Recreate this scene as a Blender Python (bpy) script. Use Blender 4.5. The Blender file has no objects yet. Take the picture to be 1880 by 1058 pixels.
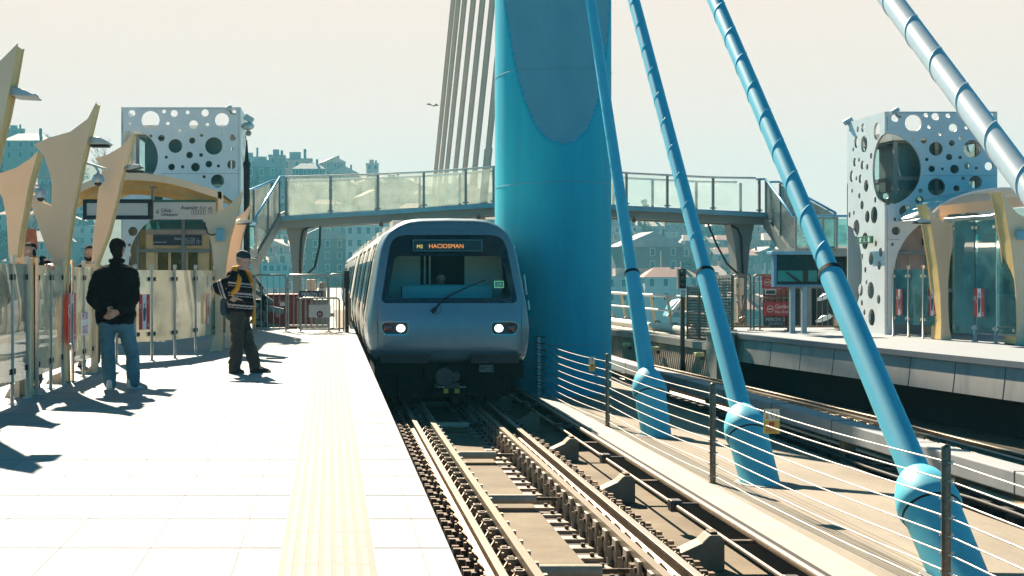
import bpy, bmesh, math, random
from mathutils import Vector, Matrix, noise
from mathutils.geometry import tessellate_polygon

R = math.radians
SC = bpy.context.scene
COL = SC.collection
# ------------------------------------------------------------------ camera
F = 2800.0                      # focal length in photo pixels (1880 wide)
CX, CY, CH = 605.0, 502.0, 1.37  # vanishing point of the tracks, eye height over the platform
cam_d = bpy.data.cameras.new('camera'); cam = bpy.data.objects.new('camera', cam_d); COL.objects.link(cam)
cam.location = (0, 0, CH); cam.rotation_euler = (R(90), 0, 0)
cam_d.sensor_width = 36; cam_d.lens = F / 1880 * 36
cam_d.shift_x = (940 - CX) / 1880; cam_d.shift_y = (CY - 529) / 1880
cam_d.clip_start = 0.5; cam_d.clip_end = 6000
SC.camera = cam
# ------------------------------------------------------------------ light
SUN_AZ, SUN_EL = -13.0, 38.0     # degrees from +Y (negative = left), elevation
sd = Vector((math.sin(R(SUN_AZ)) * math.cos(R(SUN_EL)), math.cos(R(SUN_AZ)) * math.cos(R(SUN_EL)), math.sin(R(SUN_EL))))
sun_d = bpy.data.lights.new('sun', 'SUN'); sun = bpy.data.objects.new('sun', sun_d); COL.objects.link(sun)
sun_d.energy = 5.0; sun_d.angle = R(0.53); sun_d.color = (1.0, 0.86, 0.68)
sun.rotation_euler = sd.to_track_quat('Z', 'Y').to_euler(); sun.location = (0, 0, 60)
w = bpy.data.worlds.new('World'); SC.world = w; w.use_nodes = True
nt = w.node_tree; nt.nodes.clear()
out = nt.nodes.new('ShaderNodeOutputWorld'); bg = nt.nodes.new('ShaderNodeBackground')
sky = nt.nodes.new('ShaderNodeTexSky'); sky.sky_type = 'NISHITA'; sky.sun_disc = False
sky.sun_elevation = R(SUN_EL); sky.sun_rotation = R(SUN_AZ); sky.dust_density = 2.5; sky.air_density = 1.2; sky.ozone_density = 3.0
tint = nt.nodes.new('ShaderNodeMix'); tint.data_type = 'RGBA'; tint.blend_type = 'MULTIPLY'; tint.inputs[0].default_value = 1
tint.inputs[7].default_value = (0.02, 0.92, 1.36, 1)
# bright hazy air low over the horizon on the side of the sun
tc = nt.nodes.new('ShaderNodeTexCoord')
dot = nt.nodes.new('ShaderNodeVectorMath'); dot.operation = 'DOT_PRODUCT'
dot.inputs[1].default_value = Vector((0.07, 1.0, 0.06)).normalized()
mr = nt.nodes.new('ShaderNodeMapRange'); mr.interpolation_type = 'SMOOTHSTEP'
mr.inputs[1].default_value = 0.84; mr.inputs[2].default_value = 0.93
mix = nt.nodes.new('ShaderNodeMix'); mix.data_type = 'RGBA'
mix.inputs[7].default_value = (7.35, 6.05, 5.25, 1)
# the sky overhead is deeper than the hazy air near the horizon
sx = nt.nodes.new('ShaderNodeSeparateXYZ'); nt.links.new(tc.outputs['Generated'], sx.inputs[0])
mz = nt.nodes.new('ShaderNodeMapRange'); mz.inputs[1].default_value = 0.15; mz.inputs[2].default_value = 0.75; mz.inputs[3].default_value = 1.0; mz.inputs[4].default_value = 0.13
nt.links.new(sx.outputs[2], mz.inputs[0])
deep = nt.nodes.new('ShaderNodeMix'); deep.data_type = 'RGBA'; deep.blend_type = 'MULTIPLY'; deep.inputs[0].default_value = 1
nt.links.new(mz.outputs[0], deep.inputs[7])
nt.links.new(tc.outputs['Generated'], dot.inputs[0]); nt.links.new(dot.outputs['Value'], mr.inputs[0])
nt.links.new(sky.outputs[0], tint.inputs[6]); nt.links.new(tint.outputs[2], deep.inputs[6]); nt.links.new(deep.outputs[2], mix.inputs[6]); nt.links.new(mr.outputs[0], mix.inputs[0])
nt.links.new(mix.outputs[2], bg.inputs[0]); bg.inputs[1].default_value = 0.05; nt.links.new(bg.outputs[0], out.inputs[0])
vs = SC.view_settings; vs.view_transform = 'Standard'; vs.look = 'None'; vs.gamma = 1; vs.use_curve_mapping = False
vs.exposure = 1.5
SC.cycles.max_bounces = 8; SC.cycles.transparent_max_bounces = 24; SC.cycles.volume_bounces = 1
SC.cycles.diffuse_bounces = 3; SC.cycles.glossy_bounces = 4
SC.cycles.sample_clamp_indirect = 6; SC.cycles.caustics_reflective = False; SC.cycles.caustics_refractive = False

# ------------------------------------------------------------------ helpers
def W(px, py, Y):   # point seen at photo pixel (px, py) at depth Y
    return Vector(((px - CX) * Y / F, Y, CH - (py - CY) * Y / F))
def G(px, py, z=0.0):  # point on the level plane z
    return W(px, py, F * (CH - z) / (py - CY))

class MB:
    def __init__(s): s.v = []; s.f = []; s.m = []; s.s = []
    def add(s, vs, fs, mi=0, sm=False):
        b = len(s.v); s.v += [Vector(p) for p in vs]
        for f in fs: s.f.append([b + i for i in f]); s.m.append(mi); s.s.append(sm)
        return s
    def box(s, x0, x1, y0, y1, z0, z1, mi=0):
        return s.add([(x0,y0,z0),(x1,y0,z0),(x1,y1,z0),(x0,y1,z0),(x0,y0,z1),(x1,y0,z1),(x1,y1,z1),(x0,y1,z1)],
            [(0,3,2,1),(4,5,6,7),(0,1,5,4),(1,2,6,5),(2,3,7,6),(3,0,4,7)], mi)
    def bar(s, a, b, wd, ht, up=(0,0,1), mi=0):   # box beam from a to b
        a = Vector(a); b = Vector(b); d = (b - a).normalized(); u = Vector(up)
        x = d.cross(u)
        if x.length < 1e-4: x = d.cross(Vector((0,1,0)))
        x.normalize(); z = x.cross(d).normalized(); x = x * wd / 2; z = z * ht / 2
        P = [a-x-z, a+x-z, a+x+z, a-x+z, b-x-z, b+x-z, b+x+z, b-x+z]
        return s.add(P, [(0,1,2,3),(7,6,5,4),(0,4,5,1),(1,5,6,2),(2,6,7,3),(3,7,4,0)], mi)
    def tube(s, pts, r, n=10, mi=0, caps=True, closed=False):
        pts = [Vector(p) for p in pts]; N = len(pts)
        rr = r if isinstance(r, (list, tuple)) else [r] * N
        b = len(s.v); prev = None
        for i, p in enumerate(pts):
            if closed: d = pts[(i+1) % N] - pts[i-1]
            else: d = pts[min(i+1, N-1)] - pts[max(i-1, 0)]
            d.normalize()
            if prev is None:
                x = d.orthogonal().normalized()
            else:
                x = prev - d * prev.dot(d); x.normalize()
            prev = x; y = d.cross(x)
            for k in range(n):
                a = 2 * math.pi * k / n
                s.v.append(p + (x * math.cos(a) + y * math.sin(a)) * rr[i])
        M_ = N if closed else N - 1
        for i in range(M_):
            for k in range(n):
                j = (i + 1) % N
                s.f.append([b+i*n+k, b+i*n+(k+1)%n, b+j*n+(k+1)%n, b+j*n+k]); s.m.append(mi); s.s.append(True)
        if caps and not closed:
            c = len(s.v); s.v += [s.v[b+k].copy() for k in range(n)] + [s.v[b+(N-1)*n+k].copy() for k in range(n)]
            s.f.append([c+k for k in range(n)][::-1]); s.m.append(mi); s.s.append(False)
            s.f.append([c+n+k for k in range(n)]); s.m.append(mi); s.s.append(False)
        return s
    def prism(s, pts, vec, mi=0, side=None):   # planar polygon pts pushed along vec
        pts = [Vector(p) for p in pts]; vec = Vector(vec); n = len(pts)
        tri = tessellate_polygon([pts]); b = len(s.v)
        s.v += pts + [p + vec for p in pts]
        for t in tri:
            s.f.append([b+i for i in t]); s.m.append(mi); s.s.append(False)
            s.f.append([b+n+i for i in t][::-1]); s.m.append(mi); s.s.append(False)
        for i in range(n):
            j = (i+1) % n
            s.f.append([b+i, b+j, b+n+j, b+n+i]); s.m.append(mi if side is None else side); s.s.append(False)
        return s
    def holed(s, loops, vec, mi=0, side=None):   # polygon with holes pushed along vec
        loops = [[Vector(p) for p in l] for l in loops]; vec = Vector(vec)
        allp = [p for l in loops for p in l]; n = len(allp); b = len(s.v)
        tri = tessellate_polygon(loops)
        s.v += allp + [p + vec for p in allp]
        for t in tri:
            s.f.append([b+i for i in t]); s.m.append(mi); s.s.append(False)
            s.f.append([b+n+i for i in t][::-1]); s.m.append(mi); s.s.append(False)
        o = 0
        for l in loops:
            for i in range(len(l)):
                j = (i+1) % len(l)
                s.f.append([b+o+i, b+o+j, b+n+o+j, b+n+o+i]); s.m.append(mi if side is None else side); s.s.append(False)
            o += len(l)
        return s
    def lathe(s, base, axis, prof, n=24, mi=0):   # prof: (distance along axis, radius)
        base = Vector(base); d = Vector(axis).normalized()
        x = d.orthogonal().normalized(); y = d.cross(x); b = len(s.v); N = len(prof)
        for (t, r) in prof:
            for k in range(n):
                a = 2*math.pi*k/n
                s.v.append(base + d*t + (x*math.cos(a)+y*math.sin(a))*r)
        for i in range(N-1):
            for k in range(n):
                s.f.append([b+i*n+k, b+i*n+(k+1)%n, b+(i+1)*n+(k+1)%n, b+(i+1)*n+k]); s.m.append(mi); s.s.append(True)
        c = len(s.v); s.v += [s.v[b+k].copy() for k in range(n)] + [s.v[b+(N-1)*n+k].copy() for k in range(n)]
        s.f.append([c+k for k in range(n)][::-1]); s.m.append(mi); s.s.append(False)
        s.f.append([c+n+k for k in range(n)]); s.m.append(mi); s.s.append(False)
        return s
    def ball(s, c, r, n=12, mi=0, sq=(1,1,1)):
        c = Vector(c); b = len(s.v); m = n // 2
        for i in range(m+1):
            t = math.pi * i / m
            for k in range(n):
                a = 2*math.pi*k/n
                s.v.append(c + Vector((math.sin(t)*math.cos(a)*sq[0], math.sin(t)*math.sin(a)*sq[1], math.cos(t)*sq[2]))*r)
        for i in range(m):
            for k in range(n):
                s.f.append([b+i*n+k, b+(i+1)*n+k, b+(i+1)*n+(k+1)%n, b+i*n+(k+1)%n]); s.m.append(mi); s.s.append(True)
        return s
    def build(s, name, mats, parent=None, bevel=0, fix=True, label=None):
        me = bpy.data.meshes.new(name); off = Vector((0,0,0))
        q = parent
        while q is not None: off = off + q.location; q = q.parent
        me.from_pydata([tuple(p - off) for p in s.v], [], s.f)
        if not isinstance(mats, (list, tuple)): mats = [mats]
        for m in mats: me.materials.append(m)
        me.polygons.foreach_set('material_index', s.m); me.polygons.foreach_set('use_smooth', s.s)
        me.validate()
        if fix:
            bm = bmesh.new(); bm.from_mesh(me); bmesh.ops.recalc_face_normals(bm, faces=bm.faces); bm.to_mesh(me); bm.free()
        me.update()
        o = bpy.data.objects.new(name, me); COL.objects.link(o)
        if parent: o.parent = parent
        if bevel:
            b = o.modifiers.new('bevel', 'BEVEL'); b.width = bevel; b.segments = 2; b.limit_method = 'ANGLE'; b.angle_limit = R(40)
        if label: o['label'] = label
        return o

def tag(o, label=None, cat=None, group=None, kind=None):
    if label: o['label'] = label
    if cat: o['category'] = cat
    if group: o['group'] = group
    if kind: o['kind'] = kind
    return o
def thing(name, label, cat, loc=(0,0,0), group=None):
    o = bpy.data.objects.new(name, None); COL.objects.link(o); o.location = loc; o.empty_display_size = .2
    return tag(o, label, cat, group)
def struct(mb, name, mats, **k):
    return tag(mb.build(name, mats, **k), kind='structure')
def kids(o): return [c for c in bpy.data.objects if c.parent == o]
def copy_tree(o, parent=None, table=None):
    c = o.copy(); COL.objects.link(c)
    if parent: c.parent = parent
    for ch in (table[o.name] if table and o.name in table else ([] if table is not None else kids(o))): copy_tree(ch, c, table)
    return c
def child_table():
    t = {}
    for c in bpy.data.objects:
        if c.parent: t.setdefault(c.parent.name, []).append(c)
    return t

MATS = {}
def M(name, col, rough=.6, metal=0.0, var=.15, scale=4.0, bump=0.0, bscale=40.0, spec=.5, emit=None, estr=1.0, stretch=(1,1,1), dirt=None, coat=0.0):
    """procedural paint / stone / metal: two scales of colour noise, optional stain colour and bump"""
    if name in MATS: return MATS[name]
    m = bpy.data.materials.new(name); m.use_nodes = True; MATS[name] = m
    t = m.node_tree; p = t.nodes['Principled BSDF']
    p.inputs['Roughness'].default_value = rough; p.inputs['Metallic'].default_value = metal
    p.inputs['Specular IOR Level'].default_value = spec
    if coat: p.inputs['Coat Weight'].default_value = coat; p.inputs['Coat Roughness'].default_value = .1
    geo = t.nodes.new('ShaderNodeNewGeometry'); mp = t.nodes.new('ShaderNodeMapping'); mp.inputs['Scale'].default_value = stretch
    t.links.new(geo.outputs['Position'], mp.inputs['Vector'])
    n1 = t.nodes.new('ShaderNodeTexNoise'); n1.inputs['Scale'].default_value = scale; n1.inputs['Detail'].default_value = 6; n1.inputs['Roughness'].default_value = .65
    t.links.new(mp.outputs[0], n1.inputs['Vector'])
    mr = t.nodes.new('ShaderNodeMapRange'); mr.inputs[1].default_value = .3; mr.inputs[2].default_value = .7
    t.links.new(n1.outputs[0], mr.inputs[0])
    mx = t.nodes.new('ShaderNodeMix'); mx.data_type = 'RGBA'
    c = Vector(col[:3]); mx.inputs[6].default_value = (*(c*(1-var)), 1); mx.inputs[7].default_value = (*[min(1, x) for x in c*(1+var)], 1)
    t.links.new(mr.outputs[0], mx.inputs[0]); last = mx.outputs[2]
    if dirt:
        n2 = t.nodes.new('ShaderNodeTexNoise'); n2.inputs['Scale'].default_value = dirt[1]; n2.inputs['Detail'].default_value = 8; n2.inputs['Roughness'].default_value = .7
        t.links.new(mp.outputs[0], n2.inputs['Vector'])
        r2 = t.nodes.new('ShaderNodeMapRange'); r2.inputs[1].default_value = .5; r2.inputs[2].default_value = .72; r2.inputs[4].default_value = dirt[2]
        t.links.new(n2.outputs[0], r2.inputs[0])
        m2 = t.nodes.new('ShaderNodeMix'); m2.data_type = 'RGBA'; m2.inputs[7].default_value = (*dirt[0], 1)
        t.links.new(r2.outputs[0], m2.inputs[0]); t.links.new(last, m2.inputs[6]); last = m2.outputs[2]
    t.links.new(last, p.inputs['Base Color'])
    if bump:
        n3 = t.nodes.new('ShaderNodeTexNoise'); n3.inputs['Scale'].default_value = bscale; n3.inputs['Detail'].default_value = 4
        t.links.new(mp.outputs[0], n3.inputs['Vector'])
        b = t.nodes.new('ShaderNodeBump'); b.inputs['Strength'].default_value = bump; b.inputs['Distance'].default_value = .02
        t.links.new(n3.outputs[0], b.inputs['Height']); t.links.new(b.outputs[0], p.inputs['Normal'])
    if emit:
        p.inputs['Emission Color'].default_value = (*emit, 1); p.inputs['Emission Strength'].default_value = estr
    return m
def GLASS(name, tint=(.85,.95,.93), refl=.12, rough=.02, gl=(1,1,1), body=None):
    """thin sheet glass: see-through with a Fresnel mirror and an optional milky body colour"""
    if name in MATS: return MATS[name]
    m = bpy.data.materials.new(name); m.use_nodes = True; MATS[name] = m
    t = m.node_tree; t.nodes.clear(); o = t.nodes.new('ShaderNodeOutputMaterial')
    tr = t.nodes.new('ShaderNodeBsdfTransparent'); tr.inputs[0].default_value = (*tint, 1)
    g = t.nodes.new('ShaderNodeBsdfGlossy'); g.inputs[0].default_value = (*gl, 1); g.inputs['Roughness'].default_value = rough
    lw = t.nodes.new('ShaderNodeLayerWeight'); lw.inputs[0].default_value = refl
    mx = t.nodes.new('ShaderNodeMixShader'); t.links.new(lw.outputs['Fresnel'], mx.inputs[0]); t.links.new(tr.outputs[0], mx.inputs[1]); t.links.new(g.outputs[0], mx.inputs[2])
    last = mx.outputs[0]
    if body:
        df = t.nodes.new('ShaderNodeBsdfDiffuse'); df.inputs[0].default_value = (*body[0], 1)
        ns = t.nodes.new('ShaderNodeTexNoise'); ns.inputs['Scale'].default_value = 3; ns.inputs['Detail'].default_value = 6
        geo = t.nodes.new('ShaderNodeNewGeometry'); t.links.new(geo.outputs['Position'], ns.inputs['Vector'])
        mr = t.nodes.new('ShaderNodeMapRange'); mr.inputs[1].default_value = .3; mr.inputs[2].default_value = .7
        mr.inputs[3].default_value = body[1]*.5; mr.inputs[4].default_value = body[1]*1.5; t.links.new(ns.outputs[0], mr.inputs[0])
        tl = t.nodes.new('ShaderNodeBsdfTranslucent'); tl.inputs[0].default_value = (*body[0], 1)
        ad = t.nodes.new('ShaderNodeMixShader'); ad.inputs[0].default_value = .5; t.links.new(df.outputs[0], ad.inputs[1]); t.links.new(tl.outputs[0], ad.inputs[2])
        m3 = t.nodes.new('ShaderNodeMixShader'); t.links.new(mr.outputs[0], m3.inputs[0]); t.links.new(last, m3.inputs[1]); t.links.new(ad.outputs[0], m3.inputs[2]); last = m3.outputs[0]
    t.links.new(last, o.inputs[0]); return m

def text(body, size, origin, mat, parent, name='lettering', align='LEFT', right=(1,0,0), up=(0,0,1), depth=.001, label=None, bold=0):
    """raised lettering in the plane spanned by right/up"""
    cu = bpy.data.curves.new('t', 'FONT'); cu.body = body; cu.size = size; cu.align_x = align; cu.extrude = depth; cu.resolution_u = 3; cu.offset = bold
    ob = bpy.data.objects.new('t', cu); COL.objects.link(ob)
    dg = bpy.context.evaluated_depsgraph_get(); me = bpy.data.meshes.new_from_object(ob.evaluated_get(dg))
    rt = Vector(right).normalized(); u = Vector(up).normalized(); nn = rt.cross(u); og = Vector(origin)
    b = MB(); b.v = [og + rt*v.co.x + u*v.co.y + nn*v.co.z for v in me.vertices]
    b.f = [list(p.vertices) for p in me.polygons]; b.m = [0]*len(b.f); b.s = [False]*len(b.f)
    bpy.data.objects.remove(ob); bpy.data.curves.remove(cu); bpy.data.meshes.remove(me)
    return b.build(name, mat, parent, fix=False, label=label)

def circ(cx, cy, r, n=24, ry=None): return [(cx + r*math.cos(2*math.pi*k/n), cy + (ry or r)*math.sin(2*math.pi*k/n)) for k in range(n)]
# ------------------------------------------------------------------ materials
m_plat = M('pale granite paving', (.255,.282,.30), .75, var=.05, scale=1.5, bump=.05, bscale=80, dirt=((.27,.27,.26), .9, .35))
m_tac = M('cream tactile paving', (.18,.163,.128), .75, var=.08, scale=6)
m_joint = M('paving joint', (.249,.276,.292), .9)
m_conc = M('track concrete', (.19,.145,.09), .9, var=.28, scale=1.2, bump=.3, bscale=30, dirt=((.10,.07,.05), .7, .8))
m_conc2 = M('pale concrete', (.44,.40,.33), .85, var=.15, scale=1.6, bump=.2, bscale=40, dirt=((.25,.2,.15), 1.1, .5))
m_isle = M('island screed', (.27,.23,.175), .85, var=.2, scale=.8, bump=.15, bscale=25, dirt=((.14,.10,.06), .45, .8), stretch=(1,.35,1))
m_kerb = M('kerb concrete', (.37,.345,.31), .8, var=.12, scale=3, bump=.2, bscale=60, dirt=((.35,.3,.25), 2, .4))
m_dark = M('dark underside', (.02,.017,.015), .9)  # joints and small parts, also painted shade under kerb and far platform
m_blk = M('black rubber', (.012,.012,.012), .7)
m_rail = M('rail steel', (.30,.22,.15), .38, .85, var=.25, scale=9, stretch=(1,.15,1))
m_railtop = M('polished rail head', (.42,.37,.30), .35, .4, var=.08, scale=6, stretch=(1,.1,1))
m_rust = M('rusty fastener steel', (.11,.07,.045), .7, .4, var=.5, scale=14, bump=.3)
m_brk = M('pale galvanised bracket', (.38,.33,.26), .5, .3, var=.25, scale=10, dirt=((.2,.13,.08), 6, .7))
m_steel = M('stainless steel', (.62,.60,.56), .32, .55, var=.1, scale=8)
m_dsteel = M('weathered steel post', (.22,.17,.12), .45, .8, var=.35, scale=20)
m_teal = M('light blue bridge paint', (.016,.47,.60), .65, spec=.2, var=.07, scale=1.2, bump=.03, bscale=20, dirt=((.02,.33,.44), .8, .6), stretch=(2.2,2.2,.22))
m_csunlit = M('pale stay sheath', (.66,.74,.75), .4, var=.05, scale=3, dirt=((.3,.45,.5), 2.5, .3))  # sunlight on the nearest cable put into its sheath colour
m_cable = M('blue stay sheath', (.14,.62,.75), .5, spec=.35, var=.05, scale=3, dirt=((.12,.48,.62), 2.5, .3))
m_beige = M('beige coated plate', (.97,.66,.41), .6, var=.05, scale=2.2, bump=.04, bscale=60)
m_yel = M('ochre plate edge', (.70,.48,.18), .5, var=.12, scale=5)
m_ltst = M('light blue grey steel', (.42,.52,.55), .45, .25, var=.08, scale=2, dirt=((.3,.33,.33), 1.5, .3))
m_white = M('white paint', (.78,.77,.74), .5, var=.05)
m_grey = M('grey painted steel', (.22,.23,.21), .5, .2, var=.12, scale=3)
m_glass = GLASS('rail glass', (.90,.92,.88), .24, .02, body=((.72,.74,.68), .13))
m_glassc = GLASS('clear rail glass', (.93,.97,.96), .25, .02, body=((.7,.75,.72), .07))
m_post = M('satin steel post', (.62,.56,.46), .4, .15, var=.1, scale=8)
m_glass2 = GLASS('windbreak glass', (.88,.88,.82), .55, .015, body=((.92,.84,.66), .2))  # cream body stands in for bright reflections of the platform
m_glass3 = GLASS('green windbreak glass', (.62,.86,.86), .30, .02, body=((.35,.68,.68), .14))  # teal body stands in for blue and white reflections

# ------------------------------------------------------------------ ground structures
PE = 0.60                                   # platform edge
b = MB(); b.box(-9.5, PE, -6, 37.5, -.12, 0); b.box(-9.5, PE-.25, -6, 37.5, -1.6, -.12, 1); b.box(-9.5, PE-.4, 37.5, 60, -1.6, -.35, 1)
struct(b, 'platform', [m_plat, m_conc2])
# paver joints as thin inlays
b = MB()
for i in range(22):
    x = -9 + i*.45
    if not (-.3 < x < .28): b.box(x, x+.008, -5, 37.4, .0, .0012)
for j in range(48):
    y = -5 + j*.9
    b.box(-9.4, -.24, y, y+.008, .0014, .0026); b.box(.22, PE-.005, y, y+.008, .0014, .0026)
tag(b.build('paving_joint', m_joint), kind='structure')
b = MB()
x0, x1 = -.235, .215
b.box(x0, x1, -5, 37.2, .0, .004)
for k in range(7):
    xc = x0 + .045 + k*(x1-x0-.09)/6
    for j in range(94):
        y = -5 + j*.45
        b.box(xc-.017, xc+.017, y+.003, y+.447, .004, .0065, 1)
struct(b, 'tactile_paving', [m_tac, M('tactile rib', (.195,.178,.142), .7, var=.06, scale=5)])

b = MB(); b.box(PE-.3, 4.1, -6, 110, -1.6, -1.27)
struct(b, 'track_bed', m_conc)
b = MB()                                   # island between the tracks
b.box(4.13, 6.62, -6, 110, -1.6, -1.08)
struct(b, 'island_floor', m_isle)
b = MB(); b.box(3.98, 4.42, -6, 110, -1.18, -1.07); b.box(4.2, 4.42, -6, 110, -1.6, -1.18, 1)  # black lower face stands for the deep shade under the kerb
struct(b, 'kerb', [m_kerb, m_dark])
b = MB()                                   # grooves in the island floor
for k in range(6): b.box(4.74+k*.07, 4.752+k*.07, -5, 60, -1.08, -1.0775)
struct(b, 'drainage_groove', M('groove', (.22,.17,.12), .9))
b = MB(); b.box(6.62, 13.5, -6, 110, -1.7, -1.36); struct(b, 'second_track_bed', m_conc)

# platform on the far side, its edge swings away from the track towards the camera
def ex(Y): return 9.16 + (34.9 - Y) * (10.7 - 9.16) / (34.9 - 23.5)
b = MB()
ys = [34.9, 30, 25, 20, 15, 8, 0]
poly = [(ex(y), y, -.10) for y in ys] + [(24, 0, -.10), (24, 38.5, -.10), (9.3, 38.5, -.10)]
b.prism(poly, (0,0,.10))
poly = [(ex(y)+.05, y, -.62) for y in ys] + [(23.9, 0, -.62), (23.9, 38.4, -.62), (9.35, 38.4, -.62)]
i0 = len(b.v); b.prism(poly, (0,0,.52), 1)
for v in b.v[i0:i0+len(poly)]:
    if v.x < 20: v.x -= .06
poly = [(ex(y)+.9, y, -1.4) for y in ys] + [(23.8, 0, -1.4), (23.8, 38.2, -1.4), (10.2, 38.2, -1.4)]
b.prism(poly, (0,0,.78), 2)  # recessed base in black, the shadow under the platform painted in
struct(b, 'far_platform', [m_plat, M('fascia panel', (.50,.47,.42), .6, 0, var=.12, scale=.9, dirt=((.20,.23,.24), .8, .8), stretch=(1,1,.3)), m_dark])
b = MB()                                   # panel joints on its fascia
for y in [34.2 - 1.45*k for k in range(24)]:
    b.add([(ex(y)-.014,y,-.618),(ex(y)-.014,y+.02,-.618),(ex(y)+.046,y+.02,-.102),(ex(y)+.046,y,-.102),(ex(y)+.02,y,-.618),(ex(y)+.02,y+.02,-.618),(ex(y)+.08,y+.02,-.102),(ex(y)+.08,y,-.102)], [(0,1,2,3),(7,6,5,4),(0,4,5,1),(2,6,7,3),(0,3,7,4),(1,5,6,2)])
struct(b, 'fascia_joint', m_dark)

# ribbed retaining wall beyond the far track, with walkway kerb
wall = thing('ribbed_wall', 'brown ribbed retaining wall beside the far track, lit in stripes', 'wall', (8.9, 36, -1.4))
A = Vector((8.98, 34.6, 0)); B = Vector((8.05, 47, 0)); C_ = Vector((4.6, 75, 0)); 
def wp(t):    # 0..1 A-B, 1..2 B-C
    return A.lerp(B, t) if t <= 1 else B.lerp(C_, t-1)
b = MB()
def wallrun(P, Q, z0, z1, t0, t1):
    n = Vector(((Q-P).y, -(Q-P).x, 0)).normalized()
    if n.x < 0: n = -n
    b.add([P+n*t0+Vector((0,0,z0)), Q+n*t0+Vector((0,0,z0)), Q+n*t0+Vector((0,0,z1)), P+n*t0+Vector((0,0,z1)),
           P+n*t1+Vector((0,0,z0)), Q+n*t1+Vector((0,0,z0)), Q+n*t1+Vector((0,0,z1)), P+n*t1+Vector((0,0,z1))],
          [(0,1,2,3),(4,7,6,5),(0,4,5,1),(3,2,6,7),(0,3,7,4),(1,5,6,2)])
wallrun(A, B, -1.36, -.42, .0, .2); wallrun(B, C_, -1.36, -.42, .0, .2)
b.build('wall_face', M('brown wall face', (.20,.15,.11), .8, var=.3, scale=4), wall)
b = MB()
for P, Q in ((A, B), (B, C_)):
    L = (Q-P).length; n = int(L/.16)
    for i in range(n):
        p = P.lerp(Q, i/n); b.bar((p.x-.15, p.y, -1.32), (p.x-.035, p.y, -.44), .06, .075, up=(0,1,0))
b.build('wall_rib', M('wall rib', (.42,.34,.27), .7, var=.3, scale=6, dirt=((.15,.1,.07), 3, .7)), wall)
b = MB()
for P, Q in ((A, B), (B, C_)):
    d = Vector((.55, 0, 0))
    b.add([P+Vector((-.12,0,-.42)), Q+Vector((-.12,0,-.42)), Q+d+Vector((0,0,-.42)), P+d+Vector((0,0,-.42)),
           P+Vector((-.12,0,-.26)), Q+Vector((-.12,0,-.26)), Q+d+Vector((0,0,-.26)), P+d+Vector((0,0,-.26))],
          [(0,1,2,3),(4,7,6,5),(0,4,5,1),(1,5,6,2),(2,6,7,3),(3,7,4,0)])
b.build('wall_coping', m_kerb, wall)
# pale yellow sockets low on the ribbed wall
boxes = [(1124,623,.16),(1161,626,.13),(1203,633,.13),(1246,640,.13),(1303,651,.16)]
src = None
for i, (px, py, wd) in enumerate(boxes):
    t = (1327-px)/(1327-1122)*.95+.03; p = wp(min(.97, max(.03, 1-(px-1122)/(1320-1122))))
    Y = p.y; q = W(px, py, Y); q.x = p.x - .26
    if src is None:
        b = MB(); b.box(q.x-.10, q.x+.10, q.y-.12, q.y+.12, q.z-.045, q.z+.045)
        src = thing('wall_light', 'pale yellow box light on the ribbed wall, nearest the pylon', 'wall light', q, 'pale yellow box lights on the ribbed wall')
        b.build('light_housing', M('pale yellow housing', (.75,.62,.30), .5), src, bevel=.015)
        b = MB(); b.box(q.x+.05, q.x+.12, q.y-.03, q.y+.03, q.z-.13, q.z-.05); b.build('light_bracket', m_rust, src)
    else:
        c = copy_tree(src); c.location = q
        c['label'] = ['', 'second yellow box light on ribbed wall, left of the first free cable', 'third yellow box light on ribbed wall, right of the nearest-pylon cable', 'yellow box light on ribbed wall beside the signal post', 'last yellow box light on ribbed wall, by the concrete end block'][i]
# end block of the far platform
b = MB(); b.box(8.72, 9.14, 34.35, 35.3, -1.36, -.02); b.box(8.66, 9.2, 34.3, 35.35, -.02, .04)
tag(b.build('concrete_block', m_conc2, bevel=.02), 'pale concrete end block where far platform meets the ribbed wall', 'block')

# big parapet beam right of the island
bm_ = thing('parapet_beam', 'long pale concrete parapet beam raised beside the far track', 'beam', (6.74, 14.8, -1.08))
def bx(Y): return 6.74 + (14.8 - Y) * (6.74-6.42)/(34.6-14.8)
b = MB(); y0, y1 = -4, 60
b.add([(bx(y0),y0,-.81),(bx(y1),y1,-.81),(bx(y1)+.32,y1,-.81),(bx(y0)+.32,y0,-.81),(bx(y0),y0,-.58),(bx(y1),y1,-.58),(bx(y1)+.32,y1,-.58),(bx(y0)+.32,y0,-.58)],
      [(0,1,2,3),(4,7,6,5),(0,4,5,1),(1,5,6,2),(2,6,7,3),(3,7,4,0)])
b.build('beam', M('parapet concrete', (.30,.31,.315), .7, var=.12, scale=3, bump=.15, bscale=60, dirt=((.3,.29,.28), 3, .4)), bm_, bevel=.015)
b = MB()
for y in [2+2.6*k for k in range(20)]: b.box(bx(y)-.004, bx(y)+.324, y, y+.012, -.812, -.576)
b.build('beam_joint', m_dark, bm_)
b = MB()
for y in [3+3.4*k for k in range(14)]: b.box(bx(y)+.1, bx(y)+.25, y, y+.2, -1.36, -.81)
b.build('beam_leg', m_conc, bm_)
b = MB()
for k, (dx, z) in enumerate(((.02,-1.02),(.12,-1.04),(.2,-.98))):
    b.tube([(bx(y)-.0+dx+.03*math.sin(y*1.3+k), y, z+.02*math.sin(y*.9+k*2)) for y in range(0, 50)], .022, 6)
tag(b.build('cable_bundle', m_blk), 'black cables lying in the gap under the parapet beam', 'cables')

# water and far shore
b = MB(); b.add([(-3000,-500,-14),(3000,-500,-14),(3000,5000,-14),(-3000,5000,-14)], [(0,1,2,3)])
m_water = M('inlet water', (.05,.12,.14), .12, var=.2, scale=.05, bump=.6, bscale=.6)
struct(b, 'water', m_water)
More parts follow.
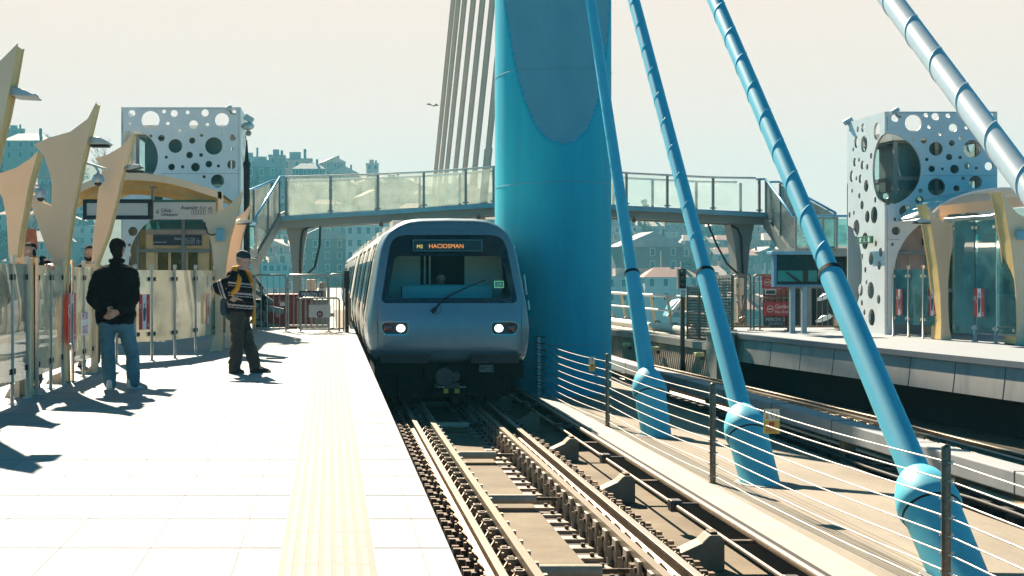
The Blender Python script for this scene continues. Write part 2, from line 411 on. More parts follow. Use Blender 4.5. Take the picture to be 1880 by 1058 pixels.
# far end of the viaduct beyond the station
b = MB(); b.box(-3.2, 13.5, 110, 300, -2.2, -1.5); b.box(-3.2,-2.6,60,300,-2.2,-.9); b.box(-9.5, 13.5, -6, 110, -2.6, -1.75)
struct(b, 'viaduct_deck', m_conc2)
# ------------------------------------------------------------------ main track
XC = 2.10; RX = (XC-.7525, XC+.7525); ZR = -.96
trk = thing('railway_track', 'near railway track with guard beams and rusty fasteners, in front of the train', 'railway track', (XC, 12, -1.27))
def rail_mb(x, y0, y1, path=None):
    b = MB()
    prof = [(-.07,-.165),(-.07,-.15),(-.012,-.12),(-.012,-.045),(-.036,-.035),(-.036,-.004),(-.03,0),(.03,0),(.036,-.004),(.036,-.035),(.012,-.045),(.012,-.12),(.07,-.15),(.07,-.165)]
    n = len(prof); P = path or [(x, y0), (x, y1)]
    for (xx, yy) in P: b.v += [Vector((xx+p[0], yy, ZR+p[1])) for p in prof]
    for s in range(len(P)-1):
        for i in range(n):
            j = (i+1) % n; b.f.append([s*n+i, s*n+j, (s+1)*n+j, (s+1)*n+i]); b.m.append(1 if i == 6 else 0); b.s.append(False)
    b.f.append(list(range(n))); b.m.append(0); b.s.append(False)
    return b
for x in RX: rail_mb(x, -3, 100).build('rail', [m_rail, m_railtop], trk)
# guard beams: left plain, right carried by angle brackets
GL, GR = XC-.49, XC+.49
b = MB(); b.box(GL-.04, GL+.035, -3, 100, ZR-.055, ZR+.015); b.box(GL+.008, GL+.033, -3, 100, ZR-.18, ZR-.055, 1)
m_guard = M('guard beam steel', (.21,.165,.11), .45, .3, var=.18, scale=6, stretch=(1,.2,1), dirt=((.3,.2,.12), 5, .5))
b.build('guard_rail', [m_guard, m_rust], trk)
b = MB(); b.box(GR-.04, GR+.035, -3, 100, ZR-.055, ZR+.015); b.box(GR-.02, GR+.01, -3, 100, ZR-.2, ZR-.055, 1)
b.build('guard_rail', [m_guard, m_rust], trk)
random.seed(5)
def sleeper_mb():
    b = MB(); y = 0; b.box(XC-1.0, XC+1.0, -.1, .1, -1.30, -1.235)
    for sx in (-1, 1):
        x = XC + sx*.7525
        b.box(x-.36, x+.30 if sx < 0 else x+.36, -.13, .13, -1.27, -1.185, 0)
        b.box(x-.20, x+.20, -.10, .10, -1.185, -1.135, 1)
        for s2 in (-1, 1):
            b.box(x+s2*.13-.05, x+s2*.13+.05, -.075, .075, -1.135, -1.09, 1)
            b.box(x+s2*.13-.02, x+s2*.13+.02, -.022, .022, -1.09, -1.03, 2)
            b.box(x+s2*.22-.03, x+s2*.22+.03, -.10, -.04, -1.185, -1.07, 1)
            b.box(x+s2*.22-.03, x+s2*.22+.03, .04, .10, -1.185, -1.07, 1)
            b.box(x+s2*.30-.025, x+s2*.30+.025, -.04, .04, -1.185, -1.10, 2)
            b.tube([(x+s2*.075, -.05, -1.08), (x+s2*.12, -.01, -1.02), (x+s2*.075, .05, -1.08)], .012, 5, 2)
    return b
m_slp = M('dark baseplate', (.06,.04,.028), .8, .2, var=.5, scale=12)
m_clip = M('worn clip steel', (.24,.16,.10), .5, .5, var=.5, scale=20)
y0 = 10.6; sl0 = None
def sleeper_at(y, par, dx=0):
    b = sleeper_mb(); b.v = [v + Vector((dx, y, 0)) for v in b.v]; return b.build('sleeper', [m_slp, m_rust, m_clip], par)
for i in range(74):
    y = y0 + i*.50
    if sl0 is None: sl0 = sleeper_at(y, trk); ysl = y
    else:
        c = sl0.copy(); COL.objects.link(c); c.parent = trk; c.location = (0, y-ysl, 0)
# angle brackets of the right guard beam
br0 = None
for i in range(60):
    y = 10.5 + i*.5
    if br0 is None:
        b = MB()
        b.box(GR-.075, GR-.045, y-.085, y+.085, ZR-.27, ZR-.02); b.box(GR-.12, GR-.075, y+.05, y+.06, ZR-.27, ZR-.10)
        b.box(GR-.30, GR-.045, y-.085, y+.085, ZR-.31, ZR-.27)
        b.box(GR-.20, GR-.16, y-.02, y+.02, ZR-.27, ZR-.235, 1); b.box(GR-.095, GR-.075, y-.02, y+.02, ZR-.12, ZR-.08, 1)
        b.box(GR+.035, GR+.055, y-.05, y+.05, ZR-.05, ZR+.0, 1)
        br0 = b.build('guard_bracket', [m_brk, m_rust], trk, bevel=.004); yb = y
    else:
        c = br0.copy(); COL.objects.link(c); c.parent = trk; c.location = (0, y-yb, 0)
bo = None
for i in range(70):
    y = 10.3 + i*.5
    if bo is None:
        b = MB(); b.box(GL-.11, GL+.075, y-.035, y+.035, ZR-.10, ZR-.06); b.box(GL+.045, GL+.075, y-.035, y+.035, ZR-.10, ZR+.004); b.box(GL-.12, GL-.05, y-.05, y+.05, ZR-.25, ZR-.06)
        bo = b.build('guard_bolt', m_brk, trk); yo = y
    else:
        c = bo.copy(); COL.objects.link(c); c.parent = trk; c.location = (0, y-yo, 0)
# central slab strip and gauge spreaders
b = MB()
yy = [4.6+4.03*k for k in range(14)]
for k in range(len(yy)-1): b.box(GL+.10, GR-.31, yy[k]+.12, yy[k+1]-.06, -1.27, -1.215)
b.build('centre_slab', M('centre slab', (.18,.14,.09), .9, var=.3, scale=1.4, bump=.3, bscale=25, dirt=((.16,.10,.06), .9, .8)), trk, bevel=.01)
for k in range(1, 9):
    y = yy[k]
    b = MB(); b.tube([(GL+.04, y, -1.10), (GR-.05, y, -1.10)], .022, 8); b.tube([(XC-.36, y, -1.10), (XC+.16, y, -1.10)], .052, 12, 1)
    b.box(GL+.045, GL+.09, y-.05, y+.05, -1.15, -1.04); b.box(GR-.10, GR-.05, y-.05, y+.05, -1.15, -1.04)
    b.build('spreader_bar', [m_rust, M('spreader sleeve', (.52,.44,.33), .8, var=.2, scale=10)], trk)
# third rail with covers and pedestals
tr = thing('third_rail', 'third rail pipes on stubby pedestals along the island kerb', 'third rail', (3.6, 12, -1.27))
b = MB(); b.tube([(3.80, -3, -.985), (3.80, 100, -.985)], .035, 10); b.tube([(3.53, -3, -1.0), (3.53, 100, -1.0)], .02, 8)
b.build('conductor_pipe', M('conductor pipe', (.36,.27,.19), .4, .5, var=.2, scale=8), tr)
b = MB(); b.box(3.84, 3.97, -3, 100, -1.22, -1.02); b.build('trough', m_dark, tr)
k0 = None; i0 = None
for k in range(12):
    y = 13.6 - 8 + 3.95*k
    if k0 is None:
        b = MB()
        b.prism([(3.02,y,-1.15),(3.30,y,-1.02),(3.37,y,-.95),(3.46,y,-.95),(3.50,y,-1.0),(3.50,y,-1.27),(3.30,y,-1.27),(3.28,y,-1.21),(3.02,y,-1.22)], (0,.26,0))
        b.box(3.38, 3.45, y+.04, y+.22, -.95, -.925, 1); b.box(3.50, 3.80, y+.08, y+.16, -1.05, -1.01, 1)
        k0 = b.build('pedestal', [M('pedestal casting', (.24,.19,.13), .7, .1, var=.2, scale=7), m_rust], tr, bevel=.012); yk = y
        b = MB(); b.box(3.47, 3.59, y+2.0, y+2.16, -1.06, -.94); b.tube([(3.47,y+2.08,-1.0),(3.80,y+2.08,-1.0)], .03, 8)
        i0 = b.build('insulator', M('dark insulator', (.05,.035,.03), .5), tr, bevel=.015)
    else:
        for s_ in (k0, i0):
            c = s_.copy(); COL.objects.link(c); c.parent = tr; c.location = (0, y-yk, 0)

# ------------------------------------------------------------------ second track
t2 = thing('railway_track', 'curved far track behind the parapet beam', 'railway track', (8.3, 20, -1.36))
cp = [(8.95,2),(9.05,12),(9.08,20),(9.02,25),(8.73,32.1),(8.12,44),(7.0,60),(5.0,85)]
def cx(y):
    for (xa, ya), (xb, yb_) in zip(cp, cp[1:]):
        if ya <= y <= yb_: return xa + (xb-xa)*(y-ya)/(yb_-ya)
    return cp[-1][0]
P = [(cx(y), y) for y in range(2, 85, 1)]
rail_mb(0, 0, 0, [(x-.12, y) for x, y in P]).build('rail', [m_rail, m_railtop], t2)
rail_mb(0, 0, 0, [(x-1.62, y) for x, y in P]).build('rail', [m_rail, m_railtop], t2)
b = MB()
for (xa, ya), (xb, yb_) in zip(P, P[1:]): b.bar((xa-.45, ya, ZR-.02), (xb-.45, yb_, ZR-.02), .09, .06)
b.build('guard_rail', m_guard, t2)
f0 = None
for i in range(90):
    y = 8 + i*.5; x = cx(y)
    if f0 is None:
        b = MB(); b.box(x-.52, x-.49, y-.08, y+.08, ZR-.30, ZR-.03); b.box(x-.70, x-.49, y-.08, y+.08, ZR-.33, ZR-.30)
        f0 = b.build('guard_bracket', m_brk, t2); of = (x, y)
    else:
        c = f0.copy(); COL.objects.link(c); c.parent = t2; c.location = (x-of[0], y-of[1], 0)
s0 = None
for i in range(80):
    y = 8 + i*.55; x = cx(y)
    if s0 is None:
        b = MB(); b.box(x-2.0, x+.1, y-.1, y+.1, -1.40, -1.34); b.box(x-2.05, x-1.2, y-.12, y+.12, -1.36, -1.13); b.box(x-.42, x+.2, y-.12, y+.12, -1.36, -1.13)
        for q in (-.24, 0.0): b.box(x+q-.03, x+q+.03, y-.05, y+.05, -1.13, -1.05, 1)
        s0 = b.build('sleeper', [m_slp, m_clip], t2); os_ = (x, y)
    else:
        c = s0.copy(); COL.objects.link(c); c.parent = t2; c.location = (x-os_[0], y-os_[1], 0)

# ------------------------------------------------------------------ pylon
PX, PY, PA, PB = 4.77, 32.7, 1.20, 2.3; PE_ = math.sqrt(2.3**2+(.146*1.2)**2)
b = MB(); n = 160
zs = [-1.3, -1.08] + [-.9+.15*i for i in range(30)] + [3.6+.045*i for i in range(90)] + [7.7+.4*i for i in range(58)]
zf = 3.95
def cut(z):
    if z <= zf: return -1
    t = (z-zf)/3.1
    return 1.28 * (t**.8 if t < 1 else 1 + .8*(t-1)*.8)
for z in zs:
    c = cut(z)
    for k in range(n):
        a = 2*math.pi*k/n; x = PX+PA*math.cos(a); y = PY+PB*math.sin(a)
        if c > 0: y = max(y, PY-PE_+min(c, PB*.95)-.146*(x-PX))
        b.v.append(Vector((x, y, z)))
for i in range(len(zs)-1):
    for k in range(n):
        q = [i*n+k, i*n+(k+1)%n, (i+1)*n+(k+1)%n, (i+1)*n+k]; b.f.append(q); b.m.append(0)
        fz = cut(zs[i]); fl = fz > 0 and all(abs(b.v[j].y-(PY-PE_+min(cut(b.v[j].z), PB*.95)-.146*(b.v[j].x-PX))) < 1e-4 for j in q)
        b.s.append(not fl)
b.f.append([(len(zs)-1)*n+k for k in range(n)]); b.m.append(0); b.s.append(False)
pyl = thing('bridge_pylon', 'massive light blue steel pylon of the cable-stayed bridge behind the train', 'bridge pylon', (PX, PY, -1.3))
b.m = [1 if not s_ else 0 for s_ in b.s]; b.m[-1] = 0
po = b.build('shaft', [m_teal, M('pale facet paint', (.25,.50,.55), .5, var=.06, scale=1.2, dirt=((.11,.42,.5), .8, .4), stretch=(2.2,2.2,.22))], pyl)  # paler colour puts the sky light on the leaning facet into its tone
b = MB()   # welded seams
for z in (-.05, 3.2, 5.55, 8.2):
    pts = []
    for k in range(96):
        a = 2*math.pi*k/96; y = PY+(PB+.002)*math.sin(a)
        if cut(z) > 0: y = max(y, PY-PE_+cut(z)-.002-.146*PA*math.cos(a))
        pts.append((PX+(PA+.002)*math.cos(a), y, z))
    b.tube(pts, .006, 5, closed=True)
b.build('seam', M('seam paint', (.2,.36,.42), .5), pyl)
b = MB(); b.lathe((PX, PY, -1.08), (0,0,1), [(0, 1.0), (.02, 1.0)], 60)
b.v = [Vector((PX+(v.x-PX)*1.28, PY+(v.y-PY)*2.42, v.z)) for v in b.v]; b.build('base_flange', m_teal, pyl)
b = MB()   # ladder rungs low on the shaft
for k in range(9):
    z = -.95+.13*k; x = 4.33; y = PY - PB*math.sqrt(1-((x-PX)/PA)**2)
    b.tube([(x, y+.02, z), (x-.02, y-.10, z), (x-.16, y-.10, z+.02), (x-.2, y+.06, z+.02)], .009, 5)
b.build('rung', m_dark, pyl)
b = MB(); y = PY - PB*math.sqrt(1-((4.2-PX)/PA)**2)
b.box(4.17, 4.23, y-.12, y-.09, -1.08, .12)
for k in range(8): b.box(4.18, 4.22, y-.125, y-.12, -1.0+.13*k, -.98+.13*k, 1)
b.build('wire_plate', [m_ltst, m_dark], pyl)

# ------------------------------------------------------------------ front stay cables
def stay(Ya, XB, XT, Zt, lab, k):
    m_cable = m_csunlit if k == 3 else MATS['blue stay sheath']
    Bp = Vector((XB, Ya, -1.08)); T = Vector((XT, 31.9, Zt)); d = (T-Bp).normalized()
    root = thing('stay_cable', lab, 'stay cable', Bp, 'blue stay cables rising from the island')
    L = (T-Bp).length; s1 = (CH - Bp.z) / d.z * 1.0     # black band at eye height
    q = MB(); q.lathe(Bp, d, [(-.35,.215),(.66,.235),(.68,.24)], 40); q.build('anchor_pipe', m_cable, root)
    q = MB(); q.lathe(Bp, d, [(.70,.25),(.74,.265),(.80,.265),(.92,.245),(1.06,.19),(1.12,.145),(1.13,.13)], 40); q.build('anchor_cap', m_cable, root)
    q = MB(); q.lathe(Bp, d, [(.682,.246),(.70,.246)], 40); q.build('joint_ring', m_dark, root)
    q = MB(); q.lathe(Bp, d, [(1.05,.128),(s1-.03,.118)], 32); q.build('sleeve', m_cable, root)
    q = MB(); q.lathe(Bp, d, [(s1-.03,.124),(s1+.02,.124)], 32); q.build('clamp_band', m_blk, root)
    q = MB(); q.lathe(Bp, d, [(s1+.02,.095),(L,.095)], 32); q.build('sheath', m_cable, root)
    x = d.orthogonal().normalized(); y = d.cross(x); pts = []; Ls = min(L-s1, 24); nn = int(Ls/.02)
    for i in range(nn):
        s = s1+.03+i*.02; a = 2*math.pi*s/.62
        pts.append(Bp + d*s + (x*math.cos(a)+y*math.sin(a))*.095)
    q = MB(); q.tube(pts, .0065 if k > 1 else .0042, 4); q.build('spiral_fillet', m_cable, root)
    g = MB(); g.lathe((Bp.x, Bp.y, -1.08), (0,0,1), [(0,.30),(.012,.29)], 40)
    g.v = [Vector((v.x, Bp.y+(v.y-Bp.y)*1.25, v.z)) for v in g.v]; g.build('grout_ring', m_kerb, root)
    if k == 2:
        random.seed(3); g = MB()
        for i in range(34):
            a = R(-125+i*2.0+random.uniform(-1,1)); s = .16+.004*i+random.uniform(-.012,.012)
            yy_ = d.cross(Vector((0,0,1))).normalized(); xx_ = yy_.cross(d)
            c = Bp + d*s + (yy_*math.cos(a)+xx_*math.sin(a))*.219; g.ball(c, random.uniform(.006,.014), 6)
        g.build('peeling_paint', M('exposed primer', (.75,.78,.78), .8), root)
stay(23.0, 4.93, 4.75, 11.8, 'blue stay cable nearest the pylon, leftmost and steepest of the four', 0)
stay(17.77, 5.02, 4.92, 12.6, 'second blue stay cable from the pylon, landing beside the warning sign', 1)
stay(12.3, 5.08, 4.8, 14.8, 'third blue stay cable from the pylon with peeling paint at its foot', 2)
stay(6.5, 5.05, 4.75, 16.6, 'nearest stay cable, pale and spiral wrapped, crossing the top right corner', 3)
# rear stay cables
m_rs = M('sunlit beige stay', (.44,.39,.33), .5, var=.06, scale=2)  # even beige sheath colour of the rear stays
rc0 = None
for i, (ya, zt) in enumerate([(81,27.6),(77,26.3),(73,24.6),(67.6,22.6),(62.6,20.6),(57.9,18.6),(53,16.6)]):
    p0 = Vector((4.85, ya, -1)); p1 = Vector((4.82, 34.2, zt)); d = (p1-p0).normalized(); L = (p1-p0).length
    o = MB()
    o.lathe(p0, d, [(0,.125),(9.0,.125),(9.02,.095),(L,.095)], 16)
    names = ['leftmost', 'second', 'third', 'middle', 'fifth', 'sixth', 'seventh and nearest']
    r = thing('rear_stay_cable', f'{names[i]} beige stay cable left of the pylon, beyond the footbridge', 'stay cable', p0, 'beige stay cables behind the pylon')
    o.build('sheath', m_rs, r)

# ------------------------------------------------------------------ wire fence on the island
fen = thing('wire_fence', 'steel wire fence with perforated posts along the island', 'fence', (4.5, 17.83, -1.08))
posts = [(4.44,24.35),(4.48,17.83),(4.62,11.43),(4.70,5.2)]
for (x, y) in posts:
    b = MB(); b.lathe((x, y, -1.08), (0,0,1), [(0,.035),(1.14,.035),(1.16,.03),(1.17,.015)], 14)
    for k in range(8): b.tube([(x-.05,y,-1.0+.137*k),(x+.06,y,-1.0+.137*k)], .009, 6, 1)
    b.lathe((x, y, -1.08), (0,0,1), [(0,.055),(.01,.055)], 14)
    b.build('post', [m_dsteel, m_steel], fen)
pts0 = [(4.30, 30.6)] + posts
for k in range(8):
    P = []; z = -1.0+.137*k
    for (xa, ya), (xb, yb_) in zip(pts0, pts0[1:]):
        for j in range(8):
            t = j/8; sag = .035*math.sin(math.pi*t)
            P.append((xa+(xb-xa)*t, ya+(yb_-ya)*t, z-sag+ (.0 if k else .01)))
    P.append((posts[-1][0], posts[-1][1], z))
    b = MB(); b.tube(P, .007, 6); b.build('wire', m_steel, fen)
def warn(cx_, cz, y, wd, ht, label, yaw=0):
    r = thing('warning_sign', label, 'sign', (cx_, y, cz-ht/2))
    b = MB(); b.box(cx_-wd/2, cx_+wd/2, y-.006, y, cz-ht/2, cz+ht/2)
    b.box(cx_-wd/2+.004, cx_+wd/2-.004, y-.008, y-.006, cz+ht*.05, cz+ht/2-.004, 1)
    b.build('board', [M('sign yellow', (.85,.55,.08), .5), m_white], r)
    b = MB()
    for sx in (-1, 1):
        x = cx_+sx*wd*.3; s = wd*.12; b.prism([(x-s,y-.010,cz+ht*.1),(x+s,y-.010,cz+ht*.1),(x,y-.010,cz+ht*.42)], (0,.0018,0))
    b.build('warning_triangle', M('sign amber', (.8,.38,.03), .5), r)
    b = MB(); pts = [(cx_+.02*wd*math.sin(i*.9)*3, y-.009, cz+ht*(.12+.3*i/10)) for i in range(11)]; b.tube(pts, .005, 4)
    b.build('red_symbol', M('sign red', (.7,.06,.04), .5), r)
    b = MB(); random.seed(9)
    b.box(cx_-wd*.17, cx_+wd*.17, y-.0085, y-.006, cz-ht*.2, cz-ht*.02)
    for i in range(4): b.box(cx_-wd*.4, cx_+wd*random.uniform(.2,.4), y-.0085, y-.006, cz-ht*(.26+.06*i), cz-ht*(.24+.06*i))
    b.build('red_text_block', M('sign red', (.7,.06,.04)), r)
    return r
c = W(1414, 773, 15.9); warn(c.x, c.z, 15.85, .165, .255, 'yellow and white warning sign on the wires beside second stay cable')
c = W(1085, 668, 25.6); warn(c.x, c.z, 25.5, .10, .24, 'small tilted warning plate on the wires in front of the pylon')
# ------------------------------------------------------------------ metro train
YT = 26.4; KT = YT / F
def T2(px, py): return ((px-CX)*KT, CH-(py-CY)*KT)     # (x, z) on the front plane
TCX = T2(826, 500)[0]
def sym(half):   # right half outline (px,py) from top centre clockwise to bottom centre -> full loop
    pts = [((px-826)*KT, CH-(py-CY)*KT) for px, py in half]
    return [(TCX+a, z) for a, z in pts] + [(TCX-a, z) for a, z in pts[::-1] if a > 1e-3]
outl = sym([(826,398),(880,399),(903,402),(921,410),(937,423),(946,437),(952,452),(957,475),(963,512),(970,555),(975,585),(976.5,605),(975,625),(972,645),(968,663),(826,667)])
mask = sym([(826,430),(905,430.5),(920,433),(929,440),(934,451),(938,470),(946,520),(951,548),(950,555),(946,557),(826,557)])
wind = sym([(826,470),(900,470),(921,470),(925,473),(929,490),(935,520),(939.5,544),(939,547.5),(826,547.5)])
NC = 144; cc = (TCX, CH-(505-CY)*KT)
def ray(poly, n=NC, c=cc):
    res = []
    for k in range(n):
        a = 2*math.pi*(k+.5)/n; dx, dz = math.cos(a), math.sin(a); best = None
        for i in range(len(poly)):
            (x1, z1), (x2, z2) = poly[i], poly[(i+1) % len(poly)]
            ex_, ez = x2-x1, z2-z1; den = dx*ez - dz*ex_
            if abs(den) < 1e-9: continue
            t = ((x1-c[0])*ez - (z1-c[1])*ex_)/den; u = ((x1-c[0])*dz - (z1-c[1])*dx)/den
            if t > 0 and -1e-6 <= u <= 1+1e-6: best = t if best is None or t > best else best
        res.append((c[0]+dx*best, c[1]+dz*best))
    return res
def yf(x, z):    # front face depth: leans back towards the roof and the corners
    zz = z + .05
    lean = .20*max(0, zz-.55) + .06*max(0, zz-.55)**2 + .35*max(0, -.02-zz)**1.5
    return YT + lean + .055*((x-TCX)/1.3)**2 + .05*abs((x-TCX)/1.35)**6
RO, RM, RW = ray(outl), ray(mask), ray(wind)
train = thing('metro_train', 'silver blue metro train with lit headlights arriving at the platform', 'train', (TCX, YT, -1.0))
m_tr = M('silver blue train paint', (.20,.29,.33), .38, .4, var=.05, scale=1.2, bump=.02, bscale=8, dirt=((.15,.22,.25), 1.5, .4), coat=.4)
m_trs = M('silver train side', (.80,.72,.60), .4, .15, var=.08, scale=1.5, dirt=((.35,.3,.25), 1.2, .4))  # beige brightness of the sunlit side put into the silver
m_mask = M('black windscreen mask', (.012,.014,.015), .12, var=.1, coat=.5)
b = MB(); rings = []
def ring(pts, f): 
    i0 = len(b.v); b.v += [Vector((x, f(x, z), z)) for x, z in pts]; rings.append(i0)
ring([(m[0], m[1]) for m in RM], lambda x, z: yf(x, z)+.0)
for t in (.15, .3, .45, .6, .72, .82, .9, .95, .98, 1.0):
    r0 = max(0, (t-.72)/.28); ex_ = .24*(1-math.sqrt(max(0, 1-r0*r0)))
    ring([(m[0]+(o[0]-m[0])*t, m[1]+(o[1]-m[1])*t) for m, o in zip(RM, RO)], lambda x, z, e=ex_: yf(x, z)+e)
nf = len(rings)
for dy in (.55, .8, 1.4, 3): rings.append(len(b.v)); b.v += [Vector((o[0], YT+max(.55, yf(o[0], o[1])-YT+.30) + dy-.5, o[1])) for o in RO]
for i in range(len(rings)-1):
    for k in range(NC):
        j = (k+1) % NC; b.f.append([rings[i]+k, rings[i]+j, rings[i+1]+j, rings[i+1]+k]); b.m.append(0); b.s.append(True)
body = b.build('cab_front', m_tr, train)
# black mask ring around the windscreen, slightly recessed edge
b = MB(); i0 = 0
for pts, dy in ((RM, .0), (RM, .012), (RW, .012), (RW, .05)):
    b.v += [Vector((x, yf(x, z)+dy, z)) for x, z in pts]
for i in range(3):
    for k in range(NC):
        j = (k+1) % NC; b.f.append([i*NC+k, i*NC+j, (i+1)*NC+j, (i+1)*NC+k]); b.m.append(0); b.s.append(False)
msk = b.build('windscreen_mask', m_mask, train)
# windscreen glass
gx = [p for p in RW]
b = MB(); b.v = [Vector((x, yf(x, z)+.03, z)) for x, z in gx] + [Vector((TCX, yf(*cc)+.03, cc[1]))]
for k in range(NC): b.f.append([k, (k+1)%NC, NC]); b.m.append(0); b.s.append(False)
b.build('windscreen', GLASS('cab glass', (.72,.9,.9), .12, .02, gl=(.8,.95,1)), train)
# cab interior
m_in = M('cab lining', (.80,.86,.80), .7, var=.05); m_in2 = M('cab console', (.10,.50,.56), .5, var=.05); m_dk = M('cab dark', (.02,.03,.035), .8)
b = MB()
x0, z0 = T2(712, 552); x1, z1 = T2(941, 462)
b.box(x0-.02, x1+.02, YT+1.9, YT+1.95, z0-.5, z1+.05, 2)
for (pa, pb) in ((712, 782), (868, 941)):
    xa = T2(pa, 0)[0]; xb = T2(pb, 0)[0]; b.box(xa, xb, YT+1.6, YT+1.66, z0-.5, z1, 0)
for pa in (788, 797.5):
    xa = T2(pa, 0)[0]; b.box(xa, xa+.032, YT+1.45, YT+1.5, z0-.5, z1-.05, 3)
b.box(x0-.1, x1+.1, YT+.5, YT+2, z1+.06, z1+.1, 0); b.box(x0-.1, x1+.1, YT+.45, YT+1.95, z0-.6, z0-.55, 2)
b.build('cab_wall', [m_in, m_in2, m_dk, m_white], train)
b = MB(); xa, za = T2(741, 526); xb, zb = T2(911, 560)
b.box(xa, xb, YT+.62, YT+1.05, zb-.1, za); b.box(xa+.1, xb-.1, YT+.70, YT+.9, za, za+.025)
b.build('driver_console', m_in2, train, bevel=.02)
# destination display
b = MB(); xa, za = T2(760, 461); xb, zb = T2(889, 439.5); yd = yf(TCX, za)-.014
b.box(xa, xb, yd, yd+.01, za, zb, 1); 
for (u0, u1, v0, v1) in ((xa, xb, zb-.012, zb), (xa, xb, za, za+.012), (xa, xa+.012, za+.012, zb-.012), (xb-.012, xb, za+.012, zb-.012)):
    b.box(u0, u1, yd-.012, yd, v0, v1, 0)
disp = b.build('destination_display', [M('display frame', (.08,.25,.28), .3), M('display glass', (.02,.035,.045), .15)], train)
m_led = M('amber led', (.6,.25,.08), .5, emit=(1, .36, .08), estr=.35); m_led2 = M('dim led', (.5,.45,.1), .5, emit=(.7,.55,.1), estr=.5)
text('HACIOSMAN', .105, (T2(822,0)[0], yd-.004, za+.055), m_led, disp, align='CENTER')
text('M2', .085, (T2(767,0)[0], yd-.004, za+.055), m_led2, disp)
# number plate 29 and MC 2
xa, za = T2(909.5, 529); xb, zb = T2(927, 516); y29 = yf(xa, za)+.012
b = MB(); b.box(xa, xb, y29, y29+.006, za, zb, 0); b.box(xa+.012, xb-.012, y29-.003, y29, za+.012, zb-.012, 1)
pl = b.build('number_plate', [M('pale green', (.25,.7,.4), .4, emit=(.1,.4,.2), estr=.3), M('green plate', (.02,.28,.12), .4)], train)
text('29', .10, ((xa+xb)/2, y29-.004, za+.022), M('pale mint', (.6,.9,.7), .5), pl, align='CENTER', bold=.002)
# wiper
def fp(px, py, dy=-.03):
    x, z = T2(px, py); return Vector((x, yf(x, z)+dy, z))
b = MB(); b.tube([fp(796,571), fp(815,549), fp(855,530,-.045), fp(891,514,-.045)], [.022,.014,.008,.006], 8)
b.tube([fp(818,543,-.03), fp(860,527,-.035), fp(892,515,-.035)], .006, 6)
b.tube([fp(794,573), fp(800,566)], .035, 10); b.tube([fp(788,568), fp(795,575), fp(803,577), fp(810,572), fp(810,563)], .004, 5)
b.build('wiper', m_blk, train)
# headlight clusters
for sx in (-1, 1):
    def S(px): return 826 + sx*(px-826)
    cl = [(902,592),(905,590.5),(940,590),(949,592),(953,597),(953,604),(949,612),(943,616),(908,616),(903,613),(901.5,606)]
    b = MB(); P = [fp(S(x), y, -.006) for x, y in cl]; b.prism(P, (0,.09,0)); P2 = P
    hb = b.build('headlight', M('headlight rim', (.30,.36,.38), .2, .8), train)
    b = MB(); cpx = sum(x for x,_ in cl)/len(cl); cpy = sum(y for _, y in cl)/len(cl)
    P = [fp(S(cpx+(x-cpx)*.92), cpy+(y-cpy)*.84, -.010) for x, y in cl]; b.prism(P, (0,.05,0)); b.build('lamp_housing', M('lamp housing', (.03,.04,.045), .15), hb)
    b = MB(); b.ball(fp(S(940), 603, -.0), .078, 20, sq=(1,.32,1)); b.build('red_lamp', M('red lens', (.14,.012,.008), .12, var=.1, coat=1), hb)
    b = MB(); b.lathe(fp(S(916), 603, -.02), (0,1,0), [(0,.05),(.006,.066),(.02,.068)], 24)
    for i_ in range(len(b.v)): b.v[i_].x = fp(S(916),603).x + (b.v[i_].x-fp(S(916),603).x)*1.15
    b.build('white_lamp', M('lit headlamp', (1,1,1), .3, emit=(1,.97,.9), estr=1.0), hb)
b = MB()
for sx in (-1, 1): b.tube([fp(826+sx*133, y, -.001) for y in range(560, 650, 6)], .0035, 4)
b.tube([fp(826+u, 645, -.001) for u in range(-138, 139, 6)], .0035, 4)
b.tube([fp(826+u, 421, -.001) for u in range(-80, 81, 8)], .003, 4)
b.build('body_seam', M('seam shadow', (.08,.12,.13), .7), train)  # thin seam lines in a dark colour of their own
# lower skirt, steps, underframe, coupler
m_uf = M('underframe', (.010,.009,.008), .95, spec=.1, var=.4, scale=6)
b = MB()
for sx in (-1, 1):
    for (u, v, zt, zb_, dy) in ((36, 131, 650, 654, .0), (40, 127, 654, 667, .03)):
        xa = TCX+sx*u*KT; xb = TCX+sx*v*KT; b.box(min(xa,xb), max(xa,xb), YT-.02+dy, YT+.1, CH-(zb_-CY)*KT, CH-(zt-CY)*KT)
b.build('cab_step', M('dark step', (.04,.035,.032), .6), train)
b = MB(); zs_ = CH-(664-CY)*KT
b.box(TCX-1.30, TCX+1.30, YT+.20, YT+3, -.45, zs_); b.box(TCX-1.05, TCX+1.05, YT+.32, YT+3, -.78, -.45)
for sx in (-1, 1):
    b.box(TCX+sx*.75-.12, TCX+sx*.75+.12, YT+.15, YT+.5, -.88, -.45); b.box(TCX+sx*1.05-.1, TCX+sx*1.05+.1, YT+.05, YT+.6, -.72, -.4)
    b.tube([(TCX+sx*.45,YT+.1,-.3),(TCX+sx*.40,YT+.02,-.5),(TCX+sx*.2,YT-.02,-.55)], .02, 6)
b.build('underframe', m_uf, train)
b = MB(); cx0, cz0 = T2(820, 691)
b.lathe((cx0-.05, YT-.12, cz0), (0,1,0), [(0,.15),(.04,.165),(.05,.12),(.06,.12)], 24); b.tube([(cx0-.05,YT-.1,cz0),(cx0-.05,YT+.5,cz0)], .07, 12)
b.lathe((cx0+.14, YT-.10, cz0), (0,1,0), [(0,.085),(.1,.09),(.3,.09)], 18); b.box(cx0-.2, cx0+.22, YT-.06, YT+.1, cz0-.20, cz0-.12)
cpl = b.build('coupler', M('coupler steel', (.07,.065,.06), .45, .6, var=.3, scale=12), train)
b = MB()
